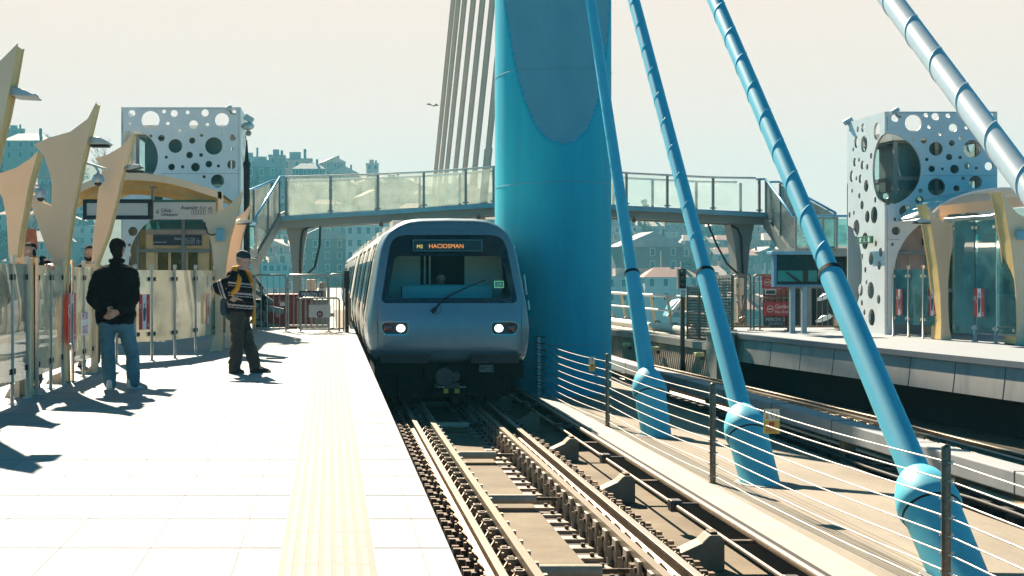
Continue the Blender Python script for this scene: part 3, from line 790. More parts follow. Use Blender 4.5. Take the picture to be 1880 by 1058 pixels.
for px in (818, 838): xa, za = T2(px-4, 721); b.box(xa, xa+.078, YT-.13, YT-.1, za, za+.075)
b.build('yellow_block', M('yellow block', (.75,.42,.03), .5), cpl)
b = MB(); 
for px in (806, 813, 846, 852): xa, za = T2(px-3, 711); b.box(xa, xa+.05, YT-.12, YT-.1, za, za+.022)
b.build('bolt', m_brk, cpl)
xa, za = T2(881, 684); xb, zb = T2(907, 671)
b = MB(); b.box(xa, xb, YT+.10, YT+.12, za, zb); pt = b.build('end_plate', M('grey plate', (.16,.17,.16), .6), train)
text('MC 2', .10, ((xa+xb)/2, YT+.098, za+.022), m_blk, pt, align='CENTER')
# wheels
for sx in (-1, 1):
    b = MB(); b.lathe((TCX+sx*.7525-.065, YT+2.2, -.54), (1,0,0), [(0,.42),(.13,.42)], 28); b.build('wheel', m_rust, train)
# car bodies behind the cab
def sec(n=None):
    return [(o[0], o[1]) for o in outl]
cars = [(YT+2.6, YT+21), (YT+21.7, YT+41), (YT+41.7, YT+61)]
XL = TCX - 150.5*KT
def side_x(z, sgn):   # body half width at height z
    pts = [(150.5,605),(149,585),(144,555),(137,512),(131,475),(126,452),(120,437)]
    py = CY + (CH-z)/KT
    for (a, ya), (b_, yb_) in zip(pts, pts[1:]):
        if yb_ <= py <= ya: return TCX + sgn*KT*(a + (b_-a)*(py-ya)/(yb_-ya))
    if py > 605: return TCX + sgn*KT*(150.5 - (py-605)*.15)
    return TCX + sgn*KT*120
m_sw = M('train side window', (.02,.05,.065), .08, var=.1, coat=.6); m_door = M('train door', (.70,.63,.53), .4, .15, var=.05)  # doors keep the sunlit tone painted on the side
for ci, (ya, yb_) in enumerate(cars):
    b = MB(); pr = sec(); n = len(pr)
    for y, s in ((ya, .97), (ya+.06, 1), (yb_-.06, 1), (yb_, .97)): b.v += [Vector((TCX+(x-TCX)*s, y, z*s if z > 0 else z)) for x, z in pr]
    for i in range(3):
        for k in range(n): j = (k+1) % n; b.f.append([i*n+k, i*n+j, (i+1)*n+j, (i+1)*n+k]); b.m.append(0); b.s.append(False)
    b.f.append(list(range(n))); b.m.append(0); b.s.append(False); b.f.append([3*n+k for k in range(n)]); b.m.append(0); b.s.append(False)
    b.box(TCX-1.2, TCX+1.2, ya+.1, yb_-.1, -.85, -.3, 1)
    for k in range(4): b.box(TCX-.8, TCX+.8, ya+2+k*4.5, ya+3.6+k*4.5, 2.25, 2.45, 0)
    cb = b.build('car_body', [m_trs, m_uf], train)
    def panel(y0, y1, z0, z1, t, name, mat, sgn=-1, par=cb):
        q = MB(); zz = [z0 + (z1-z0)*i/5 for i in range(6)]
        for z in zs5(zz): pass
        for y in (y0, y1):
            for d in (0.0, t):
                for z in zz: q.v.append(Vector((side_x(z, sgn)+sgn*(d+.0), y, z)))
        m_ = 6
        def id_(a, d, k): return (a*2+d)*m_ + k
        for k in range(5):
            q.f += [[id_(0,1,k), id_(0,1,k+1), id_(1,1,k+1), id_(1,1,k)], [id_(0,0,k), id_(0,0,k+1), id_(0,1,k+1), id_(0,1,k)], [id_(1,0,k), id_(1,0,k+1), id_(1,1,k+1), id_(1,1,k)]]
        q.f += [[id_(0,0,0), id_(0,1,0), id_(1,1,0), id_(1,0,0)], [id_(0,0,5), id_(0,1,5), id_(1,1,5), id_(1,0,5)]]
        q.m = [0]*len(q.f); q.s = [False]*len(q.f)
        return q.build(name, mat, par)
    def zs5(z): return z
    dy0 = 2.2 if ci else .9
    for k in range(4):
        yd0 = ya + dy0 + k*4.6
        if yd0 + 1.3 > yb_: break
        for sg in (-1, 1):
            panel(yd0, yd0+.66, -.12, 1.86, .014, 'door', m_door, sg); panel(yd0+.68, yd0+1.34, -.12, 1.86, .014, 'door', m_door, sg)
            panel(yd0+.12, yd0+.54, .75, 1.62, .022, 'door_window', m_sw, sg); panel(yd0+.80, yd0+1.22, .75, 1.62, .022, 'door_window', m_sw, sg)
            panel(yd0-.035, yd0-.02, -.2, 1.95, .03, 'door_trim', m_blk, sg); panel(yd0+1.36, yd0+1.375, -.2, 1.95, .03, 'door_trim', m_blk, sg)
            if yd0+4.3 < yb_: panel(yd0+1.75, yd0+4.2, .78, 1.62, .016, 'side_window', m_sw, sg)
b = MB(); b.box(TCX-1.1, TCX+1.1, cars[0][1]-.1, cars[1][0]+.1, -.3, 1.9); b.box(TCX-1.1, TCX+1.1, cars[1][1]-.1, cars[2][0]+.1, -.3, 1.9)
b.box(TCX-1.1, TCX+1.1, YT+2.3, YT+2.9, -.5, 1.8)
b.build('gangway_bellows', m_blk, train)
b = MB(); b.tube([fp(964,505,.25)+Vector((.05,0,0)), fp(970,542,.25)+Vector((.03,0,0))], .018, 8); b.tube([fp(971,553,.3)+Vector((.05,0,0)), fp(975,570,.3)+Vector((.03,0,0))], .018, 8)
b.build('grab_handle', m_steel, train)
# ------------------------------------------------------------------ horn shaped masts of the left windbreak
def horn(pts, Y, label, th=.35, right=True, name='horn_mast', group='beige horn shaped windbreak masts', foot=None, web=None):
    f = foot or pts[len(pts)//2]
    base = W(f[0], f[1], Y); base.z = 0
    r = thing(name, label, 'mast', base, group)
    P = [W(x, y, Y) for x, y in pts]
    for p in P:
        if abs(p.z) < .06: p.z = 0.001
    for dy in (0, th-.03):
        b = MB(); b.prism([p + Vector((0, dy, 0)) for p in P], (0, .03, 0), 0, 1); b.build('side_plate', [m_beige, m_yel], r)
    cx_ = sum(p.x for p in P)/len(P); 
    b = MB(); n = len(P)
    # web between the plates, pulled in by a centimetre
    Q = []
    for i in range(n):
        a, c_, d = P[i-1], P[i], P[(i+1) % n]; e1 = (c_-a).normalized(); e2 = (d-c_).normalized()
        nn = Vector((-(e1+e2).z, 0, (e1+e2).x)); 
        if nn.length > 1e-6: nn.normalize()
        Q.append(nn)
    area = sum(P[i].x*P[(i+1)%n].z - P[(i+1)%n].x*P[i].z for i in range(n)); sg = 1 if area > 0 else -1
    b.v = [p + q*.02*sg + Vector((0,.03,0)) for p, q in zip(P, Q)] + [p + q*.02*sg + Vector((0,th-.03,0)) for p, q in zip(P, Q)]
    for i in range(n):
        j = (i+1) % n
        b.f.append([i, j, n+j, n+i]); b.m.append(0); b.s.append(False)
    b.build('edge_web', web or m_yel, r)
    return r
hA = horn([(32,80),(20,150),(8,210),(-4,260),(-20,330),(-30,420),(-36,560),(-36,760),(-90,752),(-75,740),(-50,735),(-48,560),(-55,480),(-72,400),(-90,300),(-100,215),(-60,190),(0,112)], 14.9, 'tallest beige horn mast cut by the left edge of the view', foot=(-60,757))
hD = horn([(70,277),(55,330),(47,370),(42,400),(36,430),(33,460),(31,500),(34,560),(36,728),(8,722),(18,712),(27,705),(28,560),(24,500),(16,475),(14,440),(12,400),(4,362),(-8,345),(-22,330),(0,318),(30,308),(55,292)], 16.8, 'short beige horn mast beside the left edge, in front of the woman', foot=(30,730))
hB = horn([(177,187),(150,301),(133,381),(125,434),(119,490),(117,560),(121,706),(84,700),(95,690),(112,683),(114,560),(110,519),(99,485),(86,458),(70,415),(58,378),(52,350),(75,370),(94,378),(95,340),(92,320),(80,285),(62,266),(87,254),(129,242),(161,218)], 18.9, 'large beige horn mast second from the tallest, sweeping wide to the left', foot=(104,706))
hC = horn([(245,243),(219,340),(207,395),(198,430),(186,460),(177,485),(173,520),(172,689),(143,687),(152,680),(167,672),(168,520),(168,485),(171,430),(177,395),(179,360),(188,307),(174,291),(200,283),(225,268)], 21.0, 'slender beige horn mast behind the man in the dark jacket', foot=(160,688))
hE = horn([(446,350),(438,380),(432,400),(420,445),(413,490),(409,540),(407,581),(407,646),(386,646),(386,639),(395,612),(394,503),(389,454),(380,418),(370,400),(395,393),(420,377),(436,362)], 26.7, 'beige horn mast beside the lift with a blue box on it', foot=(396,645))
hF = horn([(462,372),(453,402),(447,425),(437,470),(432,540),(430,640),(414,640),(414,560),(412,470),(410,430),(406,412),(430,404),(450,388)], 27.9, 'smaller beige horn mast just right of and behind the one beside the lift', foot=(422,640))
# blue control box with its cable on mast E
q = W(404, 432, 26.55)
b = MB(); b.box(q.x-.075, q.x+.075, q.y-.02, q.y+.12, q.z-.11, q.z+.11); bb = b.build('control_box', M('blue box', (.22,.45,.52), .4), None, bevel=.02)
tag(bb, 'small light blue box fixed to the beige mast beside the lift', 'control box')
b = MB(); b.tube([W(396,430,26.6), W(388,432,26.6), W(381,428,26.6), W(377,418,26.6), W(376,408,26.6)], .012, 6)
cb_ = b.build('box_cable', m_blk, None); cb_.parent = bb
# flat lamps projecting from the masts
def fin_lamp(pts, Y, label):
    P = [W(x, y, Y) for x, y in pts]; r = thing('mast_lamp', label, 'lamp', P[0], 'flat lamps on the masts')
    b = MB(); b.prism(P, (0,.42,0)); b.build('lamp_shade', m_ltst, r, bevel=.01)
    b = MB(); a = P[0]+Vector((.02,.2,-.02)); c_ = P[-1]+Vector((.25,.2,.02)); b.box(min(a.x,c_.x), max(a.x,c_.x), P[0].y+.1, P[0].y+.3, min(a.z,c_.z)-.035, min(a.z,c_.z)-.012); b.build('lamp_lens', m_blk, r)
fin_lamp([(14,163),(24,158),(45,165),(64,175),(60,177),(20,175),(14,172)], 15.0, 'flat blue grey lamp on the tallest left mast')
fin_lamp([(160,260),(166,252),(182,252),(200,261),(196,264),(160,264)], 19.1, 'flat lamp projecting from the large left mast')
fin_lamp([(228,308),(240,301),(256,302),(260,305),(240,311),(228,312)], 21.2, 'flat lamp projecting from the slender mast')
fin_lamp([(432,405),(440,402),(462,405),(465,408),(440,411),(432,410)], 27.2, 'flat lamp between the two masts beside the lift')
# CCTV domes
def dome(px, py, Y, arm, label, s=1.0):
    c = W(px, py, Y); r = thing('dome_camera', label, 'camera', c, 'white dome security cameras')
    b = MB(); b.lathe(c-Vector((0,0,.04*s)), (0,0,1), [(0,.085*s),(.02*s,.09*s),(.10*s,.07*s),(.12*s,.03*s),(.14*s,.02*s)], 20); b.build('camera_housing', m_ltst, r)
    b = MB(); b.ball(c-Vector((0,0,.04*s)), .055*s, 14); b.build('camera_dome', M('smoked dome', (.03,.02,.02), .05), r)
    b = MB(); b.tube([c+Vector((0,0,.08*s))] + [W(x, y, Y) for x, y in arm], .016*s, 8); b.build('camera_arm', m_ltst, r)
dome(180, 330, 20.6, [(181,316),(175,306),(160,300),(196,311)], 'white dome camera hanging between the large and the slender mast', 1.0)
dome(75, 358, 16.6, [(76,350),(73,342),(62,340)], 'dome camera hanging beside the short mast at left', .8)

# ------------------------------------------------------------------ glass windbreak panels
def pane(P0, P1, z0, z1, mat, par, th=.012, name='glass_pane'):
    b = MB(); d = (P1-P0); d.z = 0; n = Vector((-d.y, d.x, 0)).normalized()*th/2
    pts = []
    for P in (P0, P1):
        for s in (-1, 1):
            for z in (z0, z1): pts.append(Vector((P.x, P.y, z)) + n*s)
    b.add(pts, [(0,1,5,4),(2,6,7,3),(0,2,3,1),(4,5,7,6),(0,4,6,2),(1,3,7,5)])
    return b.build(name, mat, par)
def windbreak(path, z0, z1, mat, label, postlist=None, post_h=None, cat='glass screen', npan=None, group=None, posts=True, mp=None):
    base = Vector((path[0].x, path[0].y, 0)); r = thing('glass_windbreak', label, cat, base, group)
    for i, (a, c_) in enumerate(zip(path, path[1:])):
        d = (c_-a).normalized(); pane(a+d*.02, c_-d*.02, z0, z1, mat, r)
        for z in (z0+.12, z1-.14):
            for s in (.07, (c_-a).length-.07):
                b = MB(); p = a+d*s; b.box(p.x-.022, p.x+.022, p.y-.022, p.y+.022, z-.03, z+.03); b.build('clamp', m_blk if mp is None else mp, r)
    if posts:
        for i, a in enumerate(path):
            b = MB(); b.lathe((a.x, a.y, 0), (0,0,1), [(0,.05),(.012,.05),(.012,.021),((post_h or z1)+.02,.021),((post_h or z1)+.05,.034),((post_h or z1)+.09,.026)], 12)
            b.build('post', m_post, r)
    return r
X0 = -3.30
windbreak([Vector((X0-.02, y, 0)) for y in (11.6, 12.75, 13.9, 15.0)], .22, 1.47, m_glass2, 'leftmost glass windbreak screen, cut by the left edge of the view')
windbreak([Vector((X0-.02, y, 0)) for y in (15.15, 15.95, 16.75)], .22, 1.47, m_glass2, 'glass windbreak screen between the two leftmost mast feet')
windbreak([Vector((X0+.0, y, 0)) for y in (17.2, 18.05, 18.85)], .22, 1.46, GLASS('dusty windbreak glass', (.86,.86,.80), .55, .015, body=((.92,.82,.62), .5)), 'glass windbreak screen in front of the woman')  # denser cream body paints in the mirror reflection on this glass
windbreak([Vector((X0+.05, y, 0)) for y in (19.3, 20.15, 20.95)], .22, 1.45, MATS['dusty windbreak glass'], 'glass windbreak screen left of the man in the dark jacket, with red poster')
windbreak([G(214,668), G(248,664), G(279,662), G(321,658), G(359,652), G(394,645)], .30, 1.42, m_glass2, 'bent glass windbreak screen in front of the lift doors')
# beige caps that carry the screens (curved half posts with flat tops)
def boot(pts, Y, label, foot):
    return horn(pts, Y, label, th=.22, web=m_beige, name='screen_post', group='short beige posts carrying the glass screens', foot=foot)
boot([(24,474),(54,472),(55,560),(54.5,731),(46,731),(46,560),(44,500),(40,482),(24,480)], 16.75, 'short beige post with flat top below the woman', (50,731))
boot([(153,485),(176,484),(176,560),(176,689),(168,689),(168,560),(167,510),(164,494),(153,490)], 20.9, 'short beige post with flat top below the bearded man', (172,689))

# posters and notices
m_red = M('poster red', (.55,.03,.02), .5, var=.06); m_pwh = M('poster white', (.74,.74,.76), .5, var=.03); m_fig = M('poster figure', (.06,.07,.11), .6, var=.4, scale=30); m_face = M('poster face', (.45,.38,.36), .6)
def poster(C0, right, wd, ht, label, n=None):
    """red poster with white middle band: crescent and star, a standing figure, small upright text and 19"""
    rt = Vector(right).normalized(); up = Vector((0,0,1)); nn = rt.cross(up).normalized()
    def pt(u, v, d=0): return C0 + rt*(u*wd) + up*(v*ht) + nn*d
    r = thing('poster', label, 'poster', C0, 'red and white posters on the glass')
    b = MB()
    def quad(u0, u1, v0, v1, d, mi, t=.002): b.prism([pt(u0,v0,d), pt(u1,v0,d), pt(u1,v1,d), pt(u0,v1,d)], -nn*t, mi)
    quad(-.5,.5,-.5,.5,.002,0); quad(-.18,.18,-.5,.5,.004,1); b.build('sheet', [m_red, m_pwh], r)
    b = MB(); o = [pt(u, v*wd/ht, .0045) for u, v in circ(-.33, .75*ht/wd*.3, .125, 28)]
    pts = []
    for k in range(25):
        a = R(40 + 280*k/24); pts.append((-.34+.12*math.cos(a), .16*ht/wd+.12*math.sin(a)))
    for k in range(25):
        a = R(315 - 270*k/24); pts.append((-.315+.095*math.cos(a), .16*ht/wd+.095*math.sin(a)))
    b.prism([pt(u, v*wd/ht, .0045) for u, v in pts], -nn*.002)
    st = []
    for k in range(10):
        a = math.pi/2+math.pi*k/5; q = .05 if k % 2 == 0 else .02; st.append((-.28+q*math.cos(a), .02*ht/wd+q*math.sin(a)))
    b.prism([pt(u, v*wd/ht, .0045) for u, v in st], -nn*.002); b.build('crescent_and_star', m_pwh, r)
    b = MB(); b.prism([pt(u, v*wd/ht, .0055) for u, v in [(x, y) for x, y in ((-.10,-.62),(.06,-.55),(.13,-.15),(.15,.15),(.08,.30),(-.08,.30),(-.13,.05))]], -nn*.001)
    b.prism([pt(u, v*wd/ht, .0055) for u, v in circ(.0, .42, .075, 16, .10)], -nn*.001, 1)
    b.prism([pt(u, v*wd/ht, .0062) for u, v in circ(.0, .50, .075, 12, .045)], -nn*.0005)
    b.build('standing_figure', [m_fig, m_face], r)
    text('19', .26*wd, pt(.25, -.30, .005), m_pwh, r, right=tuple(-up), up=tuple(rt), depth=.0004)
    text('MAYIS', .10*wd, pt(.30, .34, .005), m_pwh, r, right=tuple(-up), up=tuple(rt), depth=.0004)
def on_glass_x(px, py, X, dx=.02):     # point on the long screen x = X
    Y = F*(X+dx)/(px-CX); return Vector((X+dx, Y, CH-(py-CY)*Y/F))
c = on_glass_x(132, 584, X0+.05); poster(c, (0,1,0), .62, .62, 'red poster with crescent on the long screen, far left')
a, c_ = G(248,664), G(279,662); d = (c_-a).normalized(); c = W(265, 573, (a.y+c_.y)/2-.03); poster(c, d, .24, .55, 'red poster on the glass just right of the man in the dark jacket')
a, c_ = G(359,652), G(394,645); d = (c_-a).normalized(); c = W(381.5, 567.5, (a.y+c_.y)/2-.05); poster(c, d, .19, .52, 'red poster on the glass left of the man with the cap')
# white notices
def notice(C0, right, wd, ht, lines, label, size=.06, mt=m_pwh, tm=m_red):
    rt = Vector(right).normalized(); up = Vector((0,0,1)); nn = rt.cross(up)
    r = thing('notice', label, 'notice', C0); b = MB()
    b.prism([C0-rt*wd/2-up*ht/2, C0+rt*wd/2-up*ht/2, C0+rt*wd/2+up*ht/2, C0-rt*wd/2+up*ht/2], nn*.003); b.build('sheet', mt, r)
    for i, l in enumerate(lines): text(l, size, C0 + up*(ht*.18 - i*size*1.3) + nn*.0045, tm, r, align='CENTER', right=tuple(rt), depth=.0004)
c = on_glass_x(156, 594, X0+.05, .03); notice(c, (0,1,0), .70, .30, ['METRO', 'GİRİŞİ'], 'white notice with red writing on the glass left of the man', .14)
a, c_ = G(359,652), G(394,645); d = (c_-a).normalized(); notice(W(381, 516, (a.y+c_.y)/2-.05), d, .11, .22, ['BİLGİ', '↕', 'İMM'], 'small grey blue notice above the red poster by the capped man', .035, M('pale grey sheet', (.5,.56,.6), .6), m_fig)

# ------------------------------------------------------------------ arched entrance canopy
YC = 29.5
can = thing('entrance_canopy', 'beige and ochre arched canopy in front of the left lift tower', 'canopy', (W(300,500,YC).x, YC, 0))
def arc(px0, px1, pyt, n=18):   # underside curve sampled from the photo
    key = [(120,352),(145,340),(175,327),(205,319),(232,317),(262,318),(300,322),(340,331),(375,343),(407,353)]
    res = []
    for k in range(n+1):
        x = px0+(px1-px0)*k/n
        for (xa, ya), (xb, yb_) in zip(key, key[1:]):
            if xa <= x <= xb: res.append((x, ya+(yb_-ya)*(x-xa)/(xb-xa)+pyt)); break
    return res
up_ = arc(122, 406.9, 0); lo = arc(122, 406.9, 13)
b = MB(); b.prism([W(x,y,YC) for x,y in up_] + [W(x,y,YC) for x,y in lo[::-1]], (0,.08,0)); b.build('arch_beam', m_beige, can)
b = MB(); P = [W(x,y+14,YC+.5) for x,y in up_]+[W(x,y+30,YC+.5) for x,y in up_[::-1]]; b.prism(P, (0,.06,0)); P = [W(x,y+30,YC+1.4) for x,y in up_]+[W(x,y+40,YC+1.4) for x,y in up_[::-1]]; b.prism(P, (0,.06,0)); b.build('inner_arch', m_yel, can)
b = MB(); n = len(up_)
for (ya, o) in ((YC+.08, 2), (YC+5.0, 2)): b.v += [W(x,y+o,YC)+Vector((0,ya-YC,0)) for x,y in up_]
b.v += [v-Vector((0,0,.05)) for v in b.v[:2*n]]
for i in range(n-1):
    b.f += [[i,i+1,n+i+1,n+i],[2*n+i,3*n+i,3*n+i+1,2*n+i+1]]; b.m += [0,1]; b.s += [True,True]
b.build('roof_skin', [m_beige, M('ochre soffit', (.62,.42,.14), .7, var=.2, scale=3)], can, fix=False)
b = MB(); a = W(400,352,YC); e = W(408,352,YC); b.box(a.x, e.x, YC, YC+.25, 0, a.z); a = W(124,356,YC); b.box(a.x-.1, a.x, YC, YC+.25, 0, a.z)
b.build('canopy_leg', m_beige, can)
b = MB()
for px in (279.5,): a = W(px,342,YC+.2); b.box(a.x-.022, a.x+.022, YC+.2, YC+.24, W(0,404,YC).z, a.z)
b.box(W(272,343,YC).x, W(286,343,YC).x, YC+.15, YC+.28, W(0,344,YC).z, W(0,342,YC).z)
b.build('sign_hanger', m_dsteel, can)
# signs hanging under the canopy
def board(px0, px1, py0, py1, Y, mat, name, label, cat='sign', th=.06, frame=None, fw=.0):
    a = W(px0, py1, Y); c_ = W(px1, py0, Y); r = thing(name, label, cat, ((a.x+c_.x)/2, Y, a.z)); b = MB()
    if frame:
        b.box(a.x, c_.x, Y, Y+th, c_.z-fw, c_.z); b.box(a.x, c_.x, Y, Y+th, a.z, a.z+fw); b.box(a.x, a.x+fw, Y, Y+th, a.z+fw, c_.z-fw); b.box(c_.x-fw, c_.x, Y, Y+th, a.z+fw, c_.z-fw)
        b.build('frame', frame, r); b = MB(); b.box(a.x+fw, c_.x-fw, Y+.012, Y+th-.005, a.z+fw, c_.z-fw)
    else: b.box(a.x, c_.x, Y, Y+th, a.z, c_.z)
    b.build('panel', mat, r); return r
m_sw_ = M('sign face cream', (.62,.55,.46), .5, var=.05); m_navy = M('sign navy', (.015,.025,.045), .4); m_sgn = M('sign green strip', (.05,.12,.05), .5); m_sblk = M('sign lettering black', (.02,.02,.025), .6); m_swht = M('sign lettering white', (.7,.72,.74), .6)
board(152, 278.5, 366, 403, YC+.1, m_sw_, 'framed_screen', 'blank pale screen in thick black frame under the arched canopy', 'screen', .12, m_blk, .075)
s1_ = board(282, 396, 371, 403, YC+.1, m_sw_, 'hanging_sign', 'cream hanging sign reading Çıkış Unkapanı and Asansör Lift')
b = MB(); a = W(282, 371.5, YC+.095); c_ = W(396, 367, YC+.095); b.box(a.x, c_.x, YC+.095, YC+.15, a.z, c_.z); b.build('green_edge', m_sgn, s1_)
def T(s, px, py, hpx, Y, mat, par, **k): return text(s, hpx*Y/F*1.38, W(px, py, Y-.003), mat, par, **k)
def icons(px, py, Y, mat, par, n=3, w_=8, gap=9):
    b = MB(); 
    for i in range(n):
        x0 = px+i*gap; A_ = W(x0, py, Y-.004); B_ = W(x0+w_, py-w_, Y-.004); t = .006
        for (u0,u1,v0,v1) in ((A_.x,B_.x,A_.z,A_.z+t),(A_.x,B_.x,B_.z-t,B_.z),(A_.x,A_.x+t,A_.z+t,B_.z-t),(B_.x-t,B_.x,A_.z+t,B_.z-t)): b.box(u0,u1,Y-.004,Y-.001,v0,v1)
        mx_ = (A_.x+B_.x)/2; mz = (A_.z+B_.z)/2; h = (B_.z-A_.z)
        b.box(mx_-h*.06, mx_+h*.06, Y-.004, Y-.001, mz-h*.3, mz+h*.18); b.box(mx_-h*.16+i*.004, mx_+h*.2, Y-.0045, Y-.001, mz-h*.02, mz+h*.06)
        b.prism([Vector((mx_+h*.09*math.cos(R(60*k)), Y-.004, mz+h*.28+h*.09*math.sin(R(60*k)))) for k in range(6)], (0,.003,0))
    b.build('pictogram', mat, par)
def arrow(px, py, Y, mat, par, ln=7, dirn=(0,1)):
    d = Vector((dirn[0], 0, -dirn[1])); a = W(px, py, Y-.004); L = ln*Y/F; e = a+d*L; b = MB(); b.bar(a, e, .004, L*.14, up=Vector((0,1,0)).cross(d) if dirn[0]==0 else (0,0,1))
    s = Vector((d.z,0,-d.x)); b.bar(e, e-d*L*.45+s*L*.4, .004, L*.13, up=(1,0,0) if dirn[0]==0 else (0,0,1)); b.bar(e, e-d*L*.45-s*L*.4, .004, L*.13, up=(1,0,0) if dirn[0]==0 else (0,0,1)); b.build('arrow', mat, par)
T('Çıkış', 295.5, 389, 6, YC+.1, m_sblk, s1_, bold=.001); T('Exit', 310, 389, 3, YC+.1, m_sblk, s1_); T('Unkapanı', 295.5, 396.5, 6, YC+.1, m_sblk, s1_, bold=.001)
T('Asansör /', 332, 384.5, 7, YC+.1, m_sblk, s1_, bold=.0012); T('Lift', 369.5, 384.5, 5, YC+.1, m_sblk, s1_)
arrow(289, 385, YC+.1, m_sblk, s1_); arrow(386, 382.5, YC+.1, m_sblk, s1_, 4, (-1,0)); arrow(387, 385, YC+.1, m_sblk, s1_, 5, (0,-1)); icons(351.5, 394, YC+.1, m_sblk, s1_); icons(382, 391.5, YC+.1, m_sblk, s1_, 1)

# ------------------------------------------------------------------ left lift tower
def tower_panel(loops, Pfun, vec, mat, side, par, name='perforated_panel'):
    b = MB(); b.holed([[Pfun(u, v) for u, v in l] for l in loops], vec, 0, 1); return b.build(name, [mat, side], par)
m_perf = M('perforated steel cladding', (.72,.76,.76), .45, .0, var=.06, scale=1.2, dirt=((.56,.60,.60), .9, .5)); m_pedge = M('cladding edge', (.60,.56,.50), .4, .5)
def lift_tower(YF, holes, outer, label, xl, xr, zt, side_holes, side_out, right_side):
    cxm = (W(xl,0,YF).x + W(xr,0,YF).x)/2
    r = thing('lift_tower', label, 'lift tower', (cxm, YF, 0))
    P = lambda u, v: W(u, v, YF)
    tower_panel([outer]+holes, P, (0,.05,0), m_perf, m_pedge, r, 'front_panel')
    x0_, x1_ = W(xl,0,YF).x, W(xr,0,YF).x; zt_ = W(0,zt,YF).z
    # side panel facing the tracks
    xs = x1_ if right_side else x0_
    Ps = lambda u, v: Vector((xs, YF+.05+u*2.45, v*zt_))
    tower_panel([side_out]+side_holes, Ps, (-.05 if right_side else .05, 0, 0), m_perf, m_pedge, r, 'side_panel')
    xo = x0_ if right_side else x1_
    Po = lambda u, v: Vector((xo, YF+.05+u*2.45, v*zt_))
    tower_panel([side_out]+side_holes, Po, (.05 if right_side else -.05, 0, 0), m_perf, m_pedge, r, 'side_panel')
    Pb = lambda u, v: Vector((W(u,v,YF).x, YF+2.5, W(u,v,YF).z))
    zb2 = zt+120
    tower_panel([[(xl,zb2),(xr,zb2),(xr,612),(xl,612)]] + [[(xl+xr-x, y+4) for x, y in l] for l in holes if min(y for _,y in l) > zb2+4 and max(y for _,y in l) < 600 and min(xl+xr-x for x,_ in l) > xl+3 and max(xl+xr-x for x,_ in l) < xr-3], Pb, (0,-.05,0), m_perf, m_pedge, r, 'back_panel')
    # inner glass shaft with frame
    zi = zt_-.62
    b = MB(); i0_, i1_ = x0_+.35, x1_-.30
    for xx in (i0_, (i0_+i1_)/2, i1_):
        for yy_ in (YF+.35, YF+2.15): b.box(xx-.04, xx+.04, yy_-.04, yy_+.04, 0, zi)
    for k in range(5):
        z = 1.0+k*(zi-1.0)/4
        for yy_ in (YF+.35, YF+2.15): b.box(i0_+.04, i1_-.04, yy_-.03, yy_+.03, z-.05, z+.03)
        for xx in (i0_, i1_): b.box(xx-.03, xx+.03, YF+.39, YF+2.11, z-.05, z+.03)
    b.build('shaft_frame', m_grey, r)
    b = MB(); b.box(i0_-.1, i1_+.1, YF+.25, YF+2.3, zi+.0, zi+.22); b.box(i0_+.2, i1_-.2, YF+.6, YF+1.9, zi-1.1, zi-.05, 1); b.build('shaft_roof', [M('shaft roof', (.32,.35,.34), .6), m_grey], r)
    for yy_ in (YF+.33, YF+2.2):
        b = MB(); b.box(i0_, i1_, yy_, yy_+.008, 2.4, zi); b.build('shaft_glass', GLASS('lift shaft glass', (.72,.86,.86), .2, .02, body=((.5,.6,.58), .12)), r)
    return r, x0_, x1_, zt_
def cr1(x, y, r): return [(p[0]/3.1125, 60+p[1]/3.1125) for p in circ(x, y, r, 22)]
hl = [(753,462,20),(860,500,52),(937,451,11),(995,462,20),(1072,456,11),(1172,459,21),(1268,500,40),(1338,453,11),(743,521,9),(959,519,10),(1106,526,25),(1185,526,10),(1025,561,10),(862,591,9),(922,603,19),(1152,587,10),(1098,617,18),(1272,576,9),(1330,600,19),(1002,648,40),(1222,648,50),(1324,664,10),(950,712,9),(1083,700,19),(1149,700,11),(980,768,19),(1044,767,10),(1117,769,25),(1193,752,19),(1248,762,9),(1324,754,26),(1166,824,9),(1243,848,38),(1005,890,38),(905,945,25)]
holesL = [cr1(*h) for h in hl] + [circ(244,425,8.5,18), circ(237.5,450,3,12)]
outL = [(222,197),(442,197),(442,612),(434,612),(434,480)]
outL += [(335+99*math.cos(R(a)), 484-99*math.sin(R(a))) for a in range(8, 173, 8)] + [(236,484),(236,612),(222,612)]
big = [(244+46*math.cos(R(a)), 290-50*math.sin(R(a))) for a in range(-112, 113, 8)]
outL += [p for p in big if p[0] > 222.5] + [] 
outL = [p for p in outL]
random.seed(21)
def rand_side(n, bigs):
    hs = []; res = []
    for (u, v, ru, rv) in bigs: hs.append((u, v, max(ru, rv*.5)))
    t = 0
    while len(res) < n and t < 4000:
        t += 1; rr = random.choice((.022,.03,.045,.06,.085)); u = random.uniform(.04+rr, .96-rr); v = random.uniform(.05, .96)
        if all((u-a)**2 + ((v-c_)*2.1)**2 > (rr+r_+.03)**2 for a, c_, r_ in hs):
            hs.append((u, v, rr)); res.append([(u+rr*math.cos(2*math.pi*k/18), v+rr*math.sin(2*math.pi*k/18)*.47) for k in range(18)])
    return res
sidehL = rand_side(42, [])
lt, lx0, lx1, lzt = lift_tower(36.0, holesL, outL, 'left lift tower clad in round-holed steel behind the arched canopy', 222, 442, 197, sidehL, [(0,0),(1,0),(1,1),(0,1)], True)
m_jt = M('cladding joint', (.22,.27,.28), .7)
def clad_joint(par, YF, segs):
    for (xa, ya, xb, yb) in segs:
        b = MB(); a = W(xa, ya, YF); c = W(xb, yb, YF); b.box(min(a.x,c.x)-.004, max(a.x,c.x)+.004, YF-.003, YF+.001, min(a.z,c.z)-.004, max(a.z,c.z)+.004); b.build('cladding_joint', m_jt, par)
